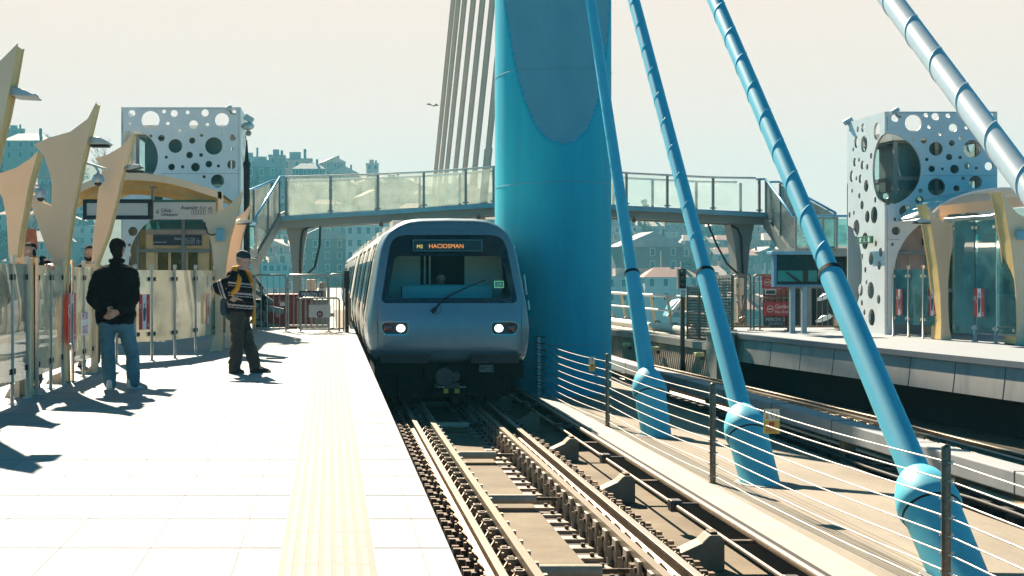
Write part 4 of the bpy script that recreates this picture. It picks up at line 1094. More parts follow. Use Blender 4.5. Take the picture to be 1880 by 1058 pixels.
clad_joint(lt, 36.0, [(296,319,438,319),(438.5,199,438.5,600),(225,205,225,240),(258,200,419,200)])
# lift doors inside the arch
YD = 36.4
def dbox(b, px0, px1, py0, py1, y0, y1, mi=0):
    a = W(px0, py1, YD); c_ = W(px1, py0, YD); b.box(a.x, c_.x, y0, y1, max(0, a.z), c_.z, mi)
b = MB(); m_dfr = M('ochre door frame', (.66,.47,.24), .4, .3, var=.1, scale=4)
dbox(b, 268, 284, 424, 620, YD, YD+.15); dbox(b, 368, 384, 424, 620, YD, YD+.15); dbox(b, 268, 384, 421, 431, YD-.02, YD+.15, 1)
dbox(b, 284, 368, 451, 457, YD+.02, YD+.12)
for px in (284, 308.5, 340, 363): dbox(b, px, px+5, 457, 620, YD+.04, YD+.1)
dbox(b, 285, 368, 530, 620, YD+.05, YD+.09)
ld = b.build('lift_door', [m_dfr, M('pinkish lintel', (.5,.36,.30), .5)], lt)
b = MB(); dbox(b, 289, 308.5, 457, 530, YD+.06, YD+.07); dbox(b, 313.5, 340, 457, 530, YD+.06, YD+.07); dbox(b, 345, 363, 457, 530, YD+.06, YD+.07); b.build('door_glass', GLASS('door glass', (.6,.55,.3), .2, .05, body=((.55,.5,.22), .25)), ld)
b = MB(); dbox(b, 268, 384, 455, 620, YD+1.7, YD+1.74); dbox(b, 236, 268, 420, 612, YD+.5, YD+.55); dbox(b, 384, 434, 420, 612, YD+.5, YD+.55); b.build('lift_car_wall', M('ochre lift lining', (.58,.45,.20), .5, var=.2, scale=2), lt)
b = MB(); dbox(b, 236, 434, 404, 420, YD-.05, YD+.0); b.build('glass_awning', m_glass3, lt)
sd_ = board(281, 370, 432, 450.5, YD-.06, m_navy, 'door_sign', 'dark sign over the left lift doors reading Asansör Lift')
T('Asansör /', 320, 440.5, 5.5, YD-.06, m_swht, sd_); T('Lift', 351, 440.5, 4, YD-.06, m_swht, sd_); arrow(365, 438.5, YD-.06, m_swht, sd_, 3, (-1,0)); arrow(283.5, 443, YD-.06, m_swht, sd_, 4); T('Beşinci Kat', 286.5, 446, 3, YD-.06, m_swht, sd_); icons(336, 448, YD-.06, m_swht, sd_, 3, 6.5, 7.5); icons(361, 448, YD-.06, m_swht, sd_, 1, 6.5)
# cameras and lamp post at the tower corner
def spot(px, py, Y, label, flip=1, s=1):
    c = W(px, py, Y); r = thing('floodlight', label, 'floodlight', c, 'floodlights on the lift towers'); b = MB()
    b.bar(c+Vector((-.10*s,0,.07*s*flip)), c+Vector((.10*s,0,-.05*s*flip)), .16*s, .14*s); b.build('lamp_body', m_ltst, r, bevel=.02)
    b = MB(); b.tube([c, c+Vector((-.04*flip,.05,-.17*s)), c+Vector((-.15*flip,.1,-.2*s))], .02, 6); b.build('lamp_arm', m_grey, r)
spot(457, 219, 36.2, 'blue grey floodlight on the right corner of the left tower', 1, 1.0)
spot(420, 198, 35.9, 'small cylindrical floodlight on the roof edge of the left tower', -1, .7)
b = MB(); c = W(455, 232, 36.2); 
r = thing('horn_speaker', 'blue horn speaker below the floodlight on the left tower', 'loudspeaker', c); b.ball(c, .14, 16, sq=(1.1,1,.7)); b.build('speaker_shell', m_ltst, r)
b = MB(); b.ball(c+Vector((.02,-.02,-.17)), .07, 12); b.tube([c, c+Vector((0,0,-.15))], .02, 6); b.build('speaker_mount', m_grey, r)
r = thing('lamp_post', 'tall thin black lamp post right of the left lift tower', 'lamp post', (W(453,600,34.6).x, 34.6, 0))
b = MB(); c = W(453,600,34.6); b.lathe((c.x, c.y, 0), (0,0,1), [(0,.10),(.02,.10),(.02,.075),(W(0,370,34.6).z,.07),(W(0,310,34.6).z,.075),(W(0,300,34.6).z,.09),(W(0,296,34.6).z,.05),(W(0,257,34.6).z,.012)], 14); b.build('pole', m_blk, r)
b = MB(); q = W(456,0,34.6).x
b.tube([W(453,298,34.5), W(457.5,308,34.5), W(457.5,322,34.5), W(454,330,34.5)], .012, 6); b.build('cable_loop', m_blk, r)

# ------------------------------------------------------------------ gate fence across the platform end
m_gate = M('galvanised tube', (.30,.30,.27), .35, .8, var=.2, scale=10)
def tube_fence(px0, px1, Y, pt, pb, label, nb, name='platform_gate', zg=0, par=None, step=9.6, rad=.022, mat=None):
    mat = mat or m_gate; a = W(px0, pb, Y); c_ = W(px1, pt, Y); r = thing(name, label, 'gate', (a.x, Y, zg)); zt_, zb_ = c_.z, max(a.z, zg+.03)
    b = MB(); rr = .06; b.tube([(a.x,Y,zb_),(a.x,Y,zt_-rr),(a.x+rr*.3,Y,zt_-rr*.3),(a.x+rr,Y,zt_),(c_.x-rr,Y,zt_),(c_.x-rr*.3,Y,zt_-rr*.3),(c_.x,Y,zt_-rr),(c_.x,Y,zb_)], rad, 8); b.tube([(a.x,Y,zb_+.06),(c_.x,Y,zb_+.06)], rad, 8)
    b.build('gate_frame', mat, r)
    n = max(2, int((px1-px0)/step)); b = MB()
    for i in range(1, n): x = a.x+(c_.x-a.x)*i/n; b.tube([(x,Y,zb_+.06),(x,Y,zt_)], .010, 6)
    b.build('bar_set', mat, r)
    b = MB(); 
    for x in (a.x, c_.x): b.box(x-.07, x+.07, Y-.07, Y+.07, zg, zg+.02)
    b.build('foot_plate', mat, r); return r
YG = 35.4
tube_fence(468, 525, YG, 505, 609, 'left bay of the tube gate behind the man with the cap', 6)
tube_fence(529, 602, YG, 505, 603, 'middle bay of the tube gate with PERON 1 sign', 8)
tube_fence(604, 631, YG, 504, 609, 'narrow right bay of the tube gate beside the train', 3)
tube_fence(552, 623, YG-.35, 547.5, 610, 'low tube gate in front of the middle bay, carrying a white board', 8)
r = board(567, 607, 560, 583, YG-.42, M('white board', (.55,.54,.52), .5), 'metro_board', 'white board with round dark M emblem on the low gate', 'sign', .02)
b = MB(); c = W(587, 577, YG-.43); b.lathe(c, (0,1,0), [(0,.075),(.006,.075)], 24); em = b.build('round_emblem', m_navy, r); b = MB(); b.lathe(c-Vector((0,.003,0)), (0,1,0), [(0,.062),(.004,.062)], 24); b.build('emblem_disc', M('maroon', (.22,.02,.05), .5), r)
text('M', .09, c+Vector((0,-.006,-.033)), m_swht, r, align='CENTER')
r = board(549, 593, 534, 547, YG-.06, m_navy, 'platform_sign', 'dark sign reading PERON 1 on the tube gate', 'sign', .02)
T('PERON 1', 553.5, 543.6, 6.6, YG-.06, m_swht, r)
b = MB(); c = W(637, 0, YG); r = thing('end_post', 'black square post at the platform end beside the train', 'post', (c.x, YG, 0)); b.box(c.x-.045, c.x+.045, YG-.05, YG+.05, 0, W(0,530,YG).z); b.box(c.x-.06, c.x+.06, YG-.07, YG+.07, W(0,530,YG).z, W(0,497,YG).z)
b.build('post_body', m_blk, r, bevel=.01); b = MB(); b.box(c.x+.03, c.x+.10, YG-.1, YG-.05, .25, .8); b.build('post_box', m_dsteel, r)
# machinery and bins behind the gate
def crate(px0, px1, py0, py1, Y, mat, label, name='red_bin', cat='bin', lid=None, d=.8, zg=-.35):
    a = W(px0, py1, Y); c_ = W(px1, py0, Y); r = thing(name, label, cat, ((a.x+c_.x)/2, Y, zg)); b = MB(); b.box(a.x, c_.x, Y, Y+d, zg, c_.z-.06); b.build('bin_body', mat, r, bevel=.03)
    b = MB(); b.box(a.x-.03, c_.x+.03, Y-.03, Y+d+.03, c_.z-.06, c_.z); b.build('lid', lid or mat, r, bevel=.02); return r
m_bin = M('maroon bin', (.20,.025,.02), .5, var=.2, scale=5)
r = crate(492, 545, 540, 603, 38.6, m_bin, 'maroon bin behind the left bay of the gate, white mark on it'); b = MB(); a = W(514,562,38.55); b.box(a.x, a.x+.12, 38.57, 38.6, a.z, a.z+.1); b.build('white_mark', m_pwh, r)
text('PTT', .12, W(510,558,38.57), M('faded pink', (.5,.2,.2)), r); b = MB(); a = W(506,583,38.55); b.box(a.x, a.x+.11, 38.57, 38.6, a.z, a.z+.16); b.build('pink_label', M('pink label', (.5,.3,.35)), r)
crate(548, 573, 548, 603, 38.9, m_bin, 'narrow maroon bin behind the PERON 1 sign')
crate(574, 602, 550, 603, 39.4, M('grey stack', (.34,.33,.31), .7, var=.2), 'pale grey stacked equipment behind the middle gate', 'equipment_stack', 'equipment')
r = thing('scrap_heap', 'dark jumble of sloping ducts behind the man with the cap', 'equipment', (W(490,0,37.8).x, 37.8, -.35)); b = MB()
for (p, q, w_) in (((461,530),(500,555),.1),((463,560),(520,572),.14),((470,585),(488,545),.1),((478,520),(490,600),.08),((460,590),(510,600),.1),((464,505),(484,530),.07)): b.bar(W(*p,37.9), W(*q,37.9), .35, w_)
b.box(W(466,0,38).x, W(492,0,38).x, 37.9, 38.6, -.35, W(0,550,38).z, 1); b.build('duct', [M('teal duct', (.10,.16,.17), .5, .4, var=.4), m_blk], r)
r = thing('electrical_cabinet', 'tan electrical cabinet standing beyond the tube gate', 'cabinet', (W(572,0,41).x, 41, -.35)); b = MB(); a = W(563,560,41); c_ = W(579,513,41); b.box(a.x, c_.x, 41, 41.4, -.35, c_.z); b.build('cabinet_body', M('tan cabinet', (.42,.33,.25), .5), r, bevel=.02); b = MB(); b.box(a.x+.02, a.x+.05, 40.97, 41, .3, .5); b.build('handle', m_blk, r)
r = thing('bollard', 'tan bollard beyond the gate, close to the train', 'bollard', (W(592,0,41.5).x, 41.5, -.35)); b = MB(); q = W(592,520,41.5); b.lathe((q.x,q.y,-.35),(0,0,1),[(0,.11),(q.z+.35,.10),(q.z+.38,.05)],16); b.build('bollard_body', M('tan paint', (.42,.3,.2), .5), r); b = MB(); q.x+=.0; b.lathe((q.x,q.y,q.z-.2),(0,0,1),[(0,.115),(.06,.115)],16); b.build('band', m_white, r)
# orange-red banner seen between the left masts
r = thing('fire_cabinet', 'rusty orange panel glimpsed between the left masts', 'panel', (W(57,0,22).x, 22, 0)); b = MB(); b.prism([W(x,y,22) for x,y in ((50,420),(64,420),(68,458),(44,458))], (0,.1,0)); b.box(W(50,0,22).x,W(62,0,22).x,22,22.1,0,W(0,458,22).z,1); b.build('panel_body', [M('orange panel', (.5,.16,.07), .6, var=.3, scale=12), m_grey], r)
# glass back wall of the platform far left
r = thing('glass_shelter', 'greenish glass shelter with steel uprights at the far left', 'shelter', (-6.2, 20, 0))
for k in range(5): pane(Vector((-6.2, 16+1.9*k, 0)), Vector((-6.2, 17.8+1.9*k, 0)), .1, 2.6, m_glass3, r)
for k in range(6): b = MB(); b.box(-6.25, -6.15, 15.9+1.9*k, 16.0+1.9*k, 0, 2.75); b.build('upright', m_ltst, r)
b = MB(); b.box(-6.5, -5.9, 15.8, 25.6, 2.75, 2.85); b.build('roof_edge', m_ltst, r)
# ------------------------------------------------------------------ right lift tower
def cr2(x, y, r): return [(1540+p[0]/2.203, 180+p[1]/2.203) for p in circ(x, y, r, 22)]
hr = [(301,102,34),(352,69,9),(390,75,15),(441,71,9),(364,117,7),(408,146,6),(462,121,17),(514,120,6),(300,167,6),(457,183,12),(492,163,7),(393,206,28),(540,206,36),(446,239,13),(491,241,7),(356,249,7),(376,287,13),(419,287,6),(468,288,18),(520,275,13),(556,284,6),(607,276,17),(503,325,7),(395,360,35),(553,340,26),(476,366,13),(331,376,9),(372,413,8),(327,414,18),(270,459,26),(228,491,7),(231,538,17),(216,593,7),(226,82,14),(616,70,9),(568,130,13),(600,180,9),(344,173,12)]
holesR = [cr2(*h) for h in hr]
outR = [(1625,205),(1831,205),(1831,390)]
cxr, cyr, rr_ = 1540+470/2.203, 180+715/2.203, 112
outR += [(cxr+rr_*math.cos(R(a)), cyr-rr_*math.sin(R(a))) for a in range(30, 181, 8) if cyr-rr_*math.sin(R(a)) > 391 or a > 60]
outR += [(1637,504),(1637,617),(1625,617)]
bigR = [(1625.1+66*math.cos(R(a)), 311-66*math.sin(R(a))) for a in range(-90, 91, 6)]
outR += [(1625,377)] + bigR[1:-1] + [(1625,245)]
YR = 34.0
sh = rand_side(40, [(0,.755,.28,.16),(1,.30,.30,.26)])
so = [(0,0),(1,0)] + [(1-.42*math.cos(R(a)), .29+.215*math.sin(R(a))) for a in range(-90, 91, 10)] + [(1,1),(0,1)] + [(.30*math.cos(R(a)), .745+.155*math.sin(R(a))) for a in range(90, -91, -10)]
# fix duplicate corners
rt_, rx0, rx1, rzt = lift_tower(YR, holesR, outR, 'right lift tower clad in round-holed steel beyond the far platform', 1625, 1831, 205, sh, so, False)
clad_joint(rt_, YR, [(1695,323,1829,323),(1629,440,1651,440),(1629,215,1629,240),(1629,385,1629,600),(1640,207.5,1828,207.5)])
YD = YR + .7
b = MB(); dbox(b, 1640, 1694, 395, 560, YD, YD+.1); dbox(b, 1640, 1694, 560, 620, YD-.02, YD+.1, 1); dbox(b, 1700, 1712, 432, 620, YD-.02, YD+.12, 2); dbox(b, 1694, 1760, 420, 432, YD-.02, YD+.12, 0); dbox(b, 1748, 1760, 432, 620, YD-.02, YD+.12, 2)
dbox(b, 1712, 1748, 455, 460, YD, YD+.1, 2); dbox(b, 1727, 1731, 460, 620, YD, YD+.1, 2); dbox(b, 1760, 1826, 395, 620, YD, YD+.1, 0)
b.build('lift_door', [M('pinkish lintel', (.5,.36,.30), .5), m_grey, m_dfr], rt_)
b = MB(); dbox(b, 1712, 1727, 460, 620, YD+.04, YD+.06); dbox(b, 1731, 1748, 460, 620, YD+.04, YD+.06); b.build('door_glass', M('dark door glass', (.05,.06,.05), .1), rt_)
b = MB(); a = W(1651,513,YD-.01); c = W(1667,460,YD-.01)
for (u0,u1,v0,v1) in ((a.x,c.x,a.z,a.z+.012),(a.x,c.x,c.z-.012,c.z),(a.x,a.x+.012,a.z,c.z),(c.x-.012,c.x,a.z,c.z)): b.box(u0,u1,YD-.006,YD-.001,v0,v1)
b.build('hatch_outline', m_grey, rt_)
r = board(1694, 1712, 438, 450, YD-.08, m_navy, 'door_sign', 'small dark sign above the right lift door', 'sign', .04); T('Asansör', 1697, 446, 4, YD-.08, m_swht, r)
# green exit sign on the side cladding
Ys = F*(rx0)/(1593-CX)
r = thing('exit_sign', 'green running-man exit sign on the left side of the right tower', 'sign', (rx0-.08, 34.9, 0)); b = MB(); a = Vector((rx0-.10, 34.45, CH-(447-CY)*34.8/F)); b.box(a.x-.05, a.x+.0, 34.45, 35.4, a.z, a.z+.16); b.build('sign_body', M('exit green', (.01,.16,.07), .4), r)
b = MB(); xx = a.x-.055
def eq(y, z, dy, dz): b.box(xx, xx+.004, y, y+dy, z, z+dz)
zc = a.z+.03
for y_ in (34.55, 35.10):
    eq(y_, zc, .10, .10)
b.ball((xx, 34.86, zc+.09), .016, 8); b.bar((xx,34.86,zc+.075),(xx,34.88,zc+.03),.02,.004,up=(1,0,0)); b.bar((xx,34.88,zc+.03),(xx,34.82,zc),.014,.004,up=(1,0,0)); b.bar((xx,34.88,zc+.03),(xx,34.95,zc+.01),.014,.004,up=(1,0,0)); b.bar((xx,34.80,zc+.06),(xx,34.93,zc+.06),.012,.004,up=(1,0,0))
b.build('running_figure', m_swht, r)
b = MB(); a = Vector((rx0-.10, 35.6, CH-(455-CY)*34.8/F)); spot(1557, 222, 36.4, 'blue grey floodlight on the far left corner of the right tower', -1, .9); spot(1644, 203, 33.9, 'small cylindrical floodlight on the roof edge of the right tower', -1, .7)
b = MB(); c = W(1569, 238, 36.3); r = thing('horn_speaker', 'blue horn speaker below the floodlight on the right tower', 'loudspeaker', c); b.ball(c, .13, 16, sq=(1,1,.75)); b.ball(c+Vector((.0,-.02,-.17)), .06, 12); b.build('speaker_shell', m_ltst, r); b = MB(); b.tube([c, c+Vector((.1,.05,.05)), c+Vector((.2,.1,.05))], .02, 6); b.build('speaker_mount', m_grey, r)

# ------------------------------------------------------------------ far platform: masts, glass, canopy
def horn2(pts, Y, label, foot): return horn(pts, Y, label, th=.5, foot=foot, group='beige horn masts of the far platform')
horn2([(1699,373),(1707,385),(1716,395),(1728,404),(1740,408),(1752,409),(1762,407),(1757,425),(1750,445),(1744,480),(1741,520),(1741,570),(1743,600),(1747,625.2),(1727,625.2),(1728,590),(1726,540),(1721,490),(1713,440),(1706,400)], 31.2, 'beige and yellow horn mast in the middle of the far platform glass', (1737,625))
horn2([(1838,351),(1850,372),(1868,392),(1890,403),(1915,408),(1940,405),(1925,440),(1912,500),(1906,560),(1906,634),(1865,634),(1867,600),(1866,550),(1862,500),(1855,440),(1846,390)], 29.05, 'beige and yellow horn mast cut by the right edge of the view', (1880,634))
horn2([(2075,330),(2090,352),(2110,372),(2150,385),(2140,440),(2125,500),(2118,655),(2070,655),(2072,560),(2085,420)], 27.0, 'beige horn mast beyond the right edge', (2090,655)) if False else None
windbreak([G(1640,617.5), G(1668,619.5), G(1695,622), G(1724,624)], .28, 1.45, m_glass3, 'low green glass screen at the foot of the right lift tower, two red posters', mp=m_steel)
pth = [G(1748,625), G(1790,628), G(1829,631), G(1866,634)]
tall_ = windbreak(pth, .16, 2.42, m_glass3, 'tall green glass screen between the two horn masts of the far platform', post_h=1.0, mp=m_steel, posts=False)
for i in (1, 2):
    b = MB(); p = pth[i]; b.lathe((p.x,p.y,0),(0,0,1),[(0,.06),(.02,.06),(.02,.03),(.34,.03)],12); b.build('screen_foot', m_steel, tall_)
for px, lab in ((1651,'red poster on the low glass screen by the right tower corner'),(1711.5,'red poster on the low glass screen, just left of the yellow mast'),):
    g0, g1 = G(1640,617.5), G(1724,624); t = (px-1640)/84; Y = g0.y+(g1.y-g0.y)*t; poster(W(px, 555, Y-.06), (g1-g0), (20 if px<1700 else 24)*Y/F*1.1, .56, lab)
Y = (pth[1].y+pth[2].y)/2+.1; poster(W(1798, 556, Y-.1), (pth[2]-pth[1]), 29*Y/F*1.1, .56, 'red poster on the tall green glass screen of the far platform')
b = MB(); b.tube([W(1735,404,31.2), W(1790,400,30.6), W(1820,398,30.2), W(1836,393,29.9), W(1846,393,29.8)], .045, 12); tag(b.build('handrail_tube', m_steel), 'polished steel tube along the top of the tall glass screen', 'tube')
fin_lamp([(1683,404),(1690,401),(1708,404),(1711,408),(1690,409)], 31.0, 'flat lamp on the left side of the middle horn mast')
c = W(1874, 432, 28.95); b = MB(); b.box(c.x-.08, c.x+.14, c.y-.06, c.y+.04, c.z-.09, c.z+.09); tag(b.build('control_box', M('blue box', (.22,.45,.52), .4), bevel=.02), 'small light blue box on the horn mast at the right edge', 'control box')
YC2 = 32.2
can2 = thing('entrance_canopy', 'white domed canopy with beige beam in front of the right lift tower', 'canopy', (W(1800,500,YC2).x, YC2, 0))
key = [(1700,398),(1712,388),(1728,374),(1745,365),(1765,357),(1790,350),(1815,346),(1840,344),(1870,345),(1900,350),(1940,362),(1985,385)]
b = MB(); n = len(key)
for y in (YC2, YC2+1.7): b.v += [W(x, yy_, YC2)+Vector((0, y-YC2, 0)) for x, yy_ in key]
b.v += [v-Vector((0,0,.05)) for v in b.v[:2*n]]
for i in range(n-1): b.f += [[i,i+1,n+i+1,n+i],[2*n+i,3*n+i,3*n+i+1,2*n+i+1],[i,2*n+i,2*n+i+1,i+1]]; b.m += [0]*3; b.s += [True,True,False]
b.build('roof_skin', m_white, can2, fix=False)
b = MB(); b.bar(W(1727,387,YC2-.1), W(1880,370,YC2-1.2), .12, .2); b.box(W(1728,0,YC2).x, W(1740,0,YC2).x, YC2, YC2+.15, 0, W(0,392,YC2).z); b.build('canopy_beam', m_beige, can2)
b = MB(); b.box(W(1742,0,YC2).x, W(1880,0,YC2).x, YC2+.3, YC2+.34, W(0,412,YC2).z, W(0,394,YC2).z); b.build('canopy_glass', m_glass3, can2)
b = MB(); b.box(W(1790,0,YC2).x, W(1812,0,YC2).x, YC2+.4, YC2+.5, W(0,412,YC2).z, W(0,390,YC2).z); b.box(W(1752,0,YC2).x, W(1775,0,YC2).x, YC2+.4, YC2+.45, W(0,408,YC2).z, W(0,396,YC2).z); b.build('canopy_box', m_dsteel, can2)

# ------------------------------------------------------------------ gates at the far platform end
YF2 = 36.6
def mesh_panel(P0, P1, z0, z1, label):
    r = thing('mesh_screen', label, 'screen', (P0.x, P0.y, 0), 'brown mesh screens by the far platform gate'); d = (P1-P0); d.z = 0; L = d.length; d.normalize()
    b = MB()
    for k in range(int(L/.035)+1): p = P0+d*(k*.035); b.box(p.x-.008, p.x+.008, p.y-.004, p.y+.004, z0+.02, z1-.02)
    for k in range(int((z1-z0)/.07)): z = z0+.04+k*.07; b.bar(P0+Vector((0,-.012,z-P0.z)), P1+Vector((0,-.012,z-P1.z)), .006, .022)
    b.build('mesh', M('brown mesh', (.16,.11,.075), .6, .4, var=.2), r)
    b = MB(); b.tube([Vector((P0.x,P0.y,z0)), Vector((P0.x,P0.y,z1)), Vector((P1.x,P1.y,z1)), Vector((P1.x,P1.y,z0))], .024, 8); b.tube([Vector((P0.x,P0.y,z0+.02)), Vector((P1.x,P1.y,z0+.02))], .02, 8); b.build('mesh_frame', m_dsteel, r)
def V0(px, Y): p = W(px, 0, Y); p.z = 0; return p
mesh_panel(V0(1262, 37.5), V0(1283, 37.2), -.25, W(0,525,37.5).z, 'brown mesh screen beside the signal post, left of the second cable')
mesh_panel(V0(1284, 37.1), V0(1312, 36.8), -.25, W(0,527,37.1).z, 'brown mesh screen seen behind the second stay cable')
mesh_panel(V0(1313, 36.8), V0(1345, 36.6), 0, W(0,506,36.8).z, 'taller brown mesh screen right of the second stay cable')
m_g2 = m_gate
tube_fence(1346, 1378, YF2, 505, 608, 'open bay of the far tube gate in front of the bridge column', 4, mat=m_dsteel)
tube_fence(1384, 1446, YF2, 505, 609, 'bay of the far tube gate carrying the red no entry signs', 8, mat=m_dsteel)
tube_fence(1395, 1448, YF2-.3, 547, 611, 'low tube gate in front of the red signs', 5, mat=m_dsteel)
tube_fence(1449, 1540, YF2, 528, 606, 'dark tube fence bay behind the blue screen posts', 9, mat=m_dsteel)
m_sred = M('sign deep red', (.42,.025,.02), .5, var=.08); m_pink = M('pale lettering', (.75,.55,.52), .6)
def noentry(px0, px1, py0, py1, label, Y, lab2=True):
    r = board(px0, px1, py0, py1, Y, m_sred, 'no_entry_sign', label, 'sign', .02); cx0_ = px0+10; cy0_ = (py0+py1)/2
    b = MB(); c = W(cx0_, cy0_, Y-.003); rad = .075; b.tube([c+Vector((rad*math.cos(2*math.pi*k/20),0,rad*math.sin(2*math.pi*k/20))) for k in range(20)], .008, 5, closed=True); b.box(c.x-.045, c.x+.045, c.y-.004, c.y, c.z-.014, c.z+.014); b.build('no_entry_symbol', m_pink, r)
    T('Girilmez', px0+18.5, cy0_-1, 7.5, Y, m_pink, r, bold=.0015); T('No Entry', px0+18.5, cy0_+8, 6, Y, m_pink, r); return r
noentry(1399, 1447, 507, 530, 'upper red Girilmez No Entry sign, partly behind the blue screen', YF2-.05)
noentry(1404, 1446, 555, 580, 'lower red Girilmez No Entry sign above the PERON 2 sign', YF2-.36)
b = MB(); r = thing('red_notice_board', 'deep red panel hanging between the two no entry signs', 'panel', (W(1425,0,YF2).x, YF2+.03, 0)); a = W(1401, 600, YF2+.03); c = W(1446, 531, YF2+.03); b.box(a.x, c.x, YF2+.03, YF2+.05, a.z, c.z); b.build('sheet', M('brown red acrylic', (.25,.05,.03), .3), r)  # plain hanging sheet of red acrylic
r = board(1405, 1425, 532, 541, YF2-.04, M('green display', (.01,.06,.035), .2), 'small_display', 'small dark green display in pale frame between the red signs', 'display', .03, m_pwh, .014)
r = board(1402, 1439, 582, 599, YF2-.38, m_navy, 'platform_sign', 'dark sign reading PERON 2 on the far gate', 'sign', .02); T('PERON 2', 1405.5, 590, 6.5, YF2-.38, M('dull lettering', (.45,.45,.42), .6), r, bold=.001); T('(KUZEY)', 1411, 597, 5, YF2-.38, M('dull lettering'if 1 else '', (.45,.45,.42), .6), r)
# meter box on the column side
r = thing('electrical_cabinet', 'tan cabinet beyond the open bay of the far gate', 'cabinet', (W(1360,0,40).x, 40, 0)); b = MB(); a = W(1352,542,40); c = W(1366,511,40); b.box(a.x, c.x, 40, 40.25, a.z, c.z); b.box(a.x+.05, c.x-.05, 40.02, 40.2, 0, a.z); b.build('cabinet_body', M('tan cabinet', (.42,.33,.25), .5), r, bevel=.015); b = MB(); b.box(a.x+.02,a.x+.04,39.98,40,a.z+.2,a.z+.3); b.build('handle', m_blk, r)
# information screen on two posts
YS = 34.6
r = thing('info_screen', 'blue framed dark screen on two square posts on the far platform', 'screen', (W(1468,0,YS).x, YS, 0))
m_bl = M('blue steel frame', (.10,.27,.40), .4, .2, var=.08)
b = MB(); a = W(1421,527,YS); c = W(1512,468,YS); fw = .075
b.box(a.x, c.x, YS, YS+.22, a.z, a.z+fw*.7); b.box(a.x, a.x+fw*.8, YS, YS+.22, a.z+fw*.7, c.z); b.box(c.x-fw*.8, c.x, YS, YS+.22, a.z+fw*.7, c.z); b.box(a.x+.02, c.x-.02, YS+.16, YS+.2, a.z+.02, c.z); b.build('screen_frame', m_bl, r)
b = MB(); d = W(1414,463,YS); e = W(1518,463,YS); b.box(d.x, e.x, YS-.14, YS+.3, c.z+.002, d.z+.02); b.build('rain_hood', M('blue hood', (.22,.45,.60), .3, .2), r, bevel=.02)
b = MB(); b.box(a.x+.06, c.x-.06, YS+.06, YS+.09, a.z+.05, c.z); sp = b.build('display_panel', M('dark display', (.004,.02,.02), .15), r)
b = MB(); a2 = W(1428,517,YS+.05); c2 = W(1500,497,YS+.05); b.box(a2.x, c2.x, YS+.054, YS+.059, a2.z, c2.z); q = b.build('lit_picture', M('teal screen picture', (.01,.10,.09), .3, emit=(.0,.16,.16), estr=.12, var=.6, scale=3), r)
b = MB(); b.prism([W(x,y,YS+.05) for x,y in ((1440,499),(1446,499),(1472,517),(1462,517))], (0,.003,0)); b.prism([W(x,y,YS+.05) for x,y in ((1474,497),(1484,497),(1484,517),(1474,517))], (0,.003,0)); b.build('picture_shape', M('screen black', (.003,.012,.012), .3), r)
for px in (1453, 1474.5): b = MB(); p = W(px,0,YS); b.box(p.x, p.x+.105, YS+.06, YS+.165, 0, a.z); b.box(p.x-.03, p.x+.135, YS+.03, YS+.195, 0, .012); b.build('post', M('blue grey post', (.25,.36,.42), .4, .2), r)
# signal post
r = thing('railway_signal', 'dark railway signal with three lamps and white plate on a thin post', 'signal', (8.55, 37.0, -1.36)); Yq = 37.0; q = W(1253,0,Yq)
b = MB(); b.box(q.x-.045, q.x+.045, Yq-.05, Yq+.05, -1.36, W(0,545,Yq).z); b.prism([(q.x-.11,Yq-.05,-1.36),(q.x+.11,Yq-.05,-1.36),(q.x+.05,Yq-.05,-.75),(q.x-.05,Yq-.05,-.75)], (0,.12,0)); b.build('post', M('signal post brown', (.06,.045,.03), .7), r)
b = MB(); a = W(1247.5,530,Yq); c = W(1258.5,494,Yq); b.box(a.x, c.x, Yq-.09, Yq+.12, a.z, c.z); hd = b.build('signal_head', m_blk, r, bevel=.02)
b = MB()
for py in (500, 511, 522): p = W(1253.5, py, Yq-.1); b.lathe(p+Vector((0,-.10,0)), (0,1,0), [(0,.05),(.1,.055)], 14)
b.build('lamp_hood', M('hood', (.05,.05,.045), .4), hd)
b = MB(); a = W(1248,545,Yq); c = W(1258.5,531,Yq); b.box(a.x, c.x, Yq-.06, Yq-.04, a.z, c.z); pp = b.build('number_plate', m_pwh, r); T('M2', 1249.5, 538, 5, Yq-.063, m_sblk, pp); T('28', 1250, 544, 5, Yq-.063, m_sblk, pp)
b = MB(); a = W(1246,531,Yq); b.box(a.x-.03, a.x-.01, Yq-.06, Yq+.08, a.z, a.z+.5); b.build('side_box', M('tan cabinet', (.42,.33,.25)), r)

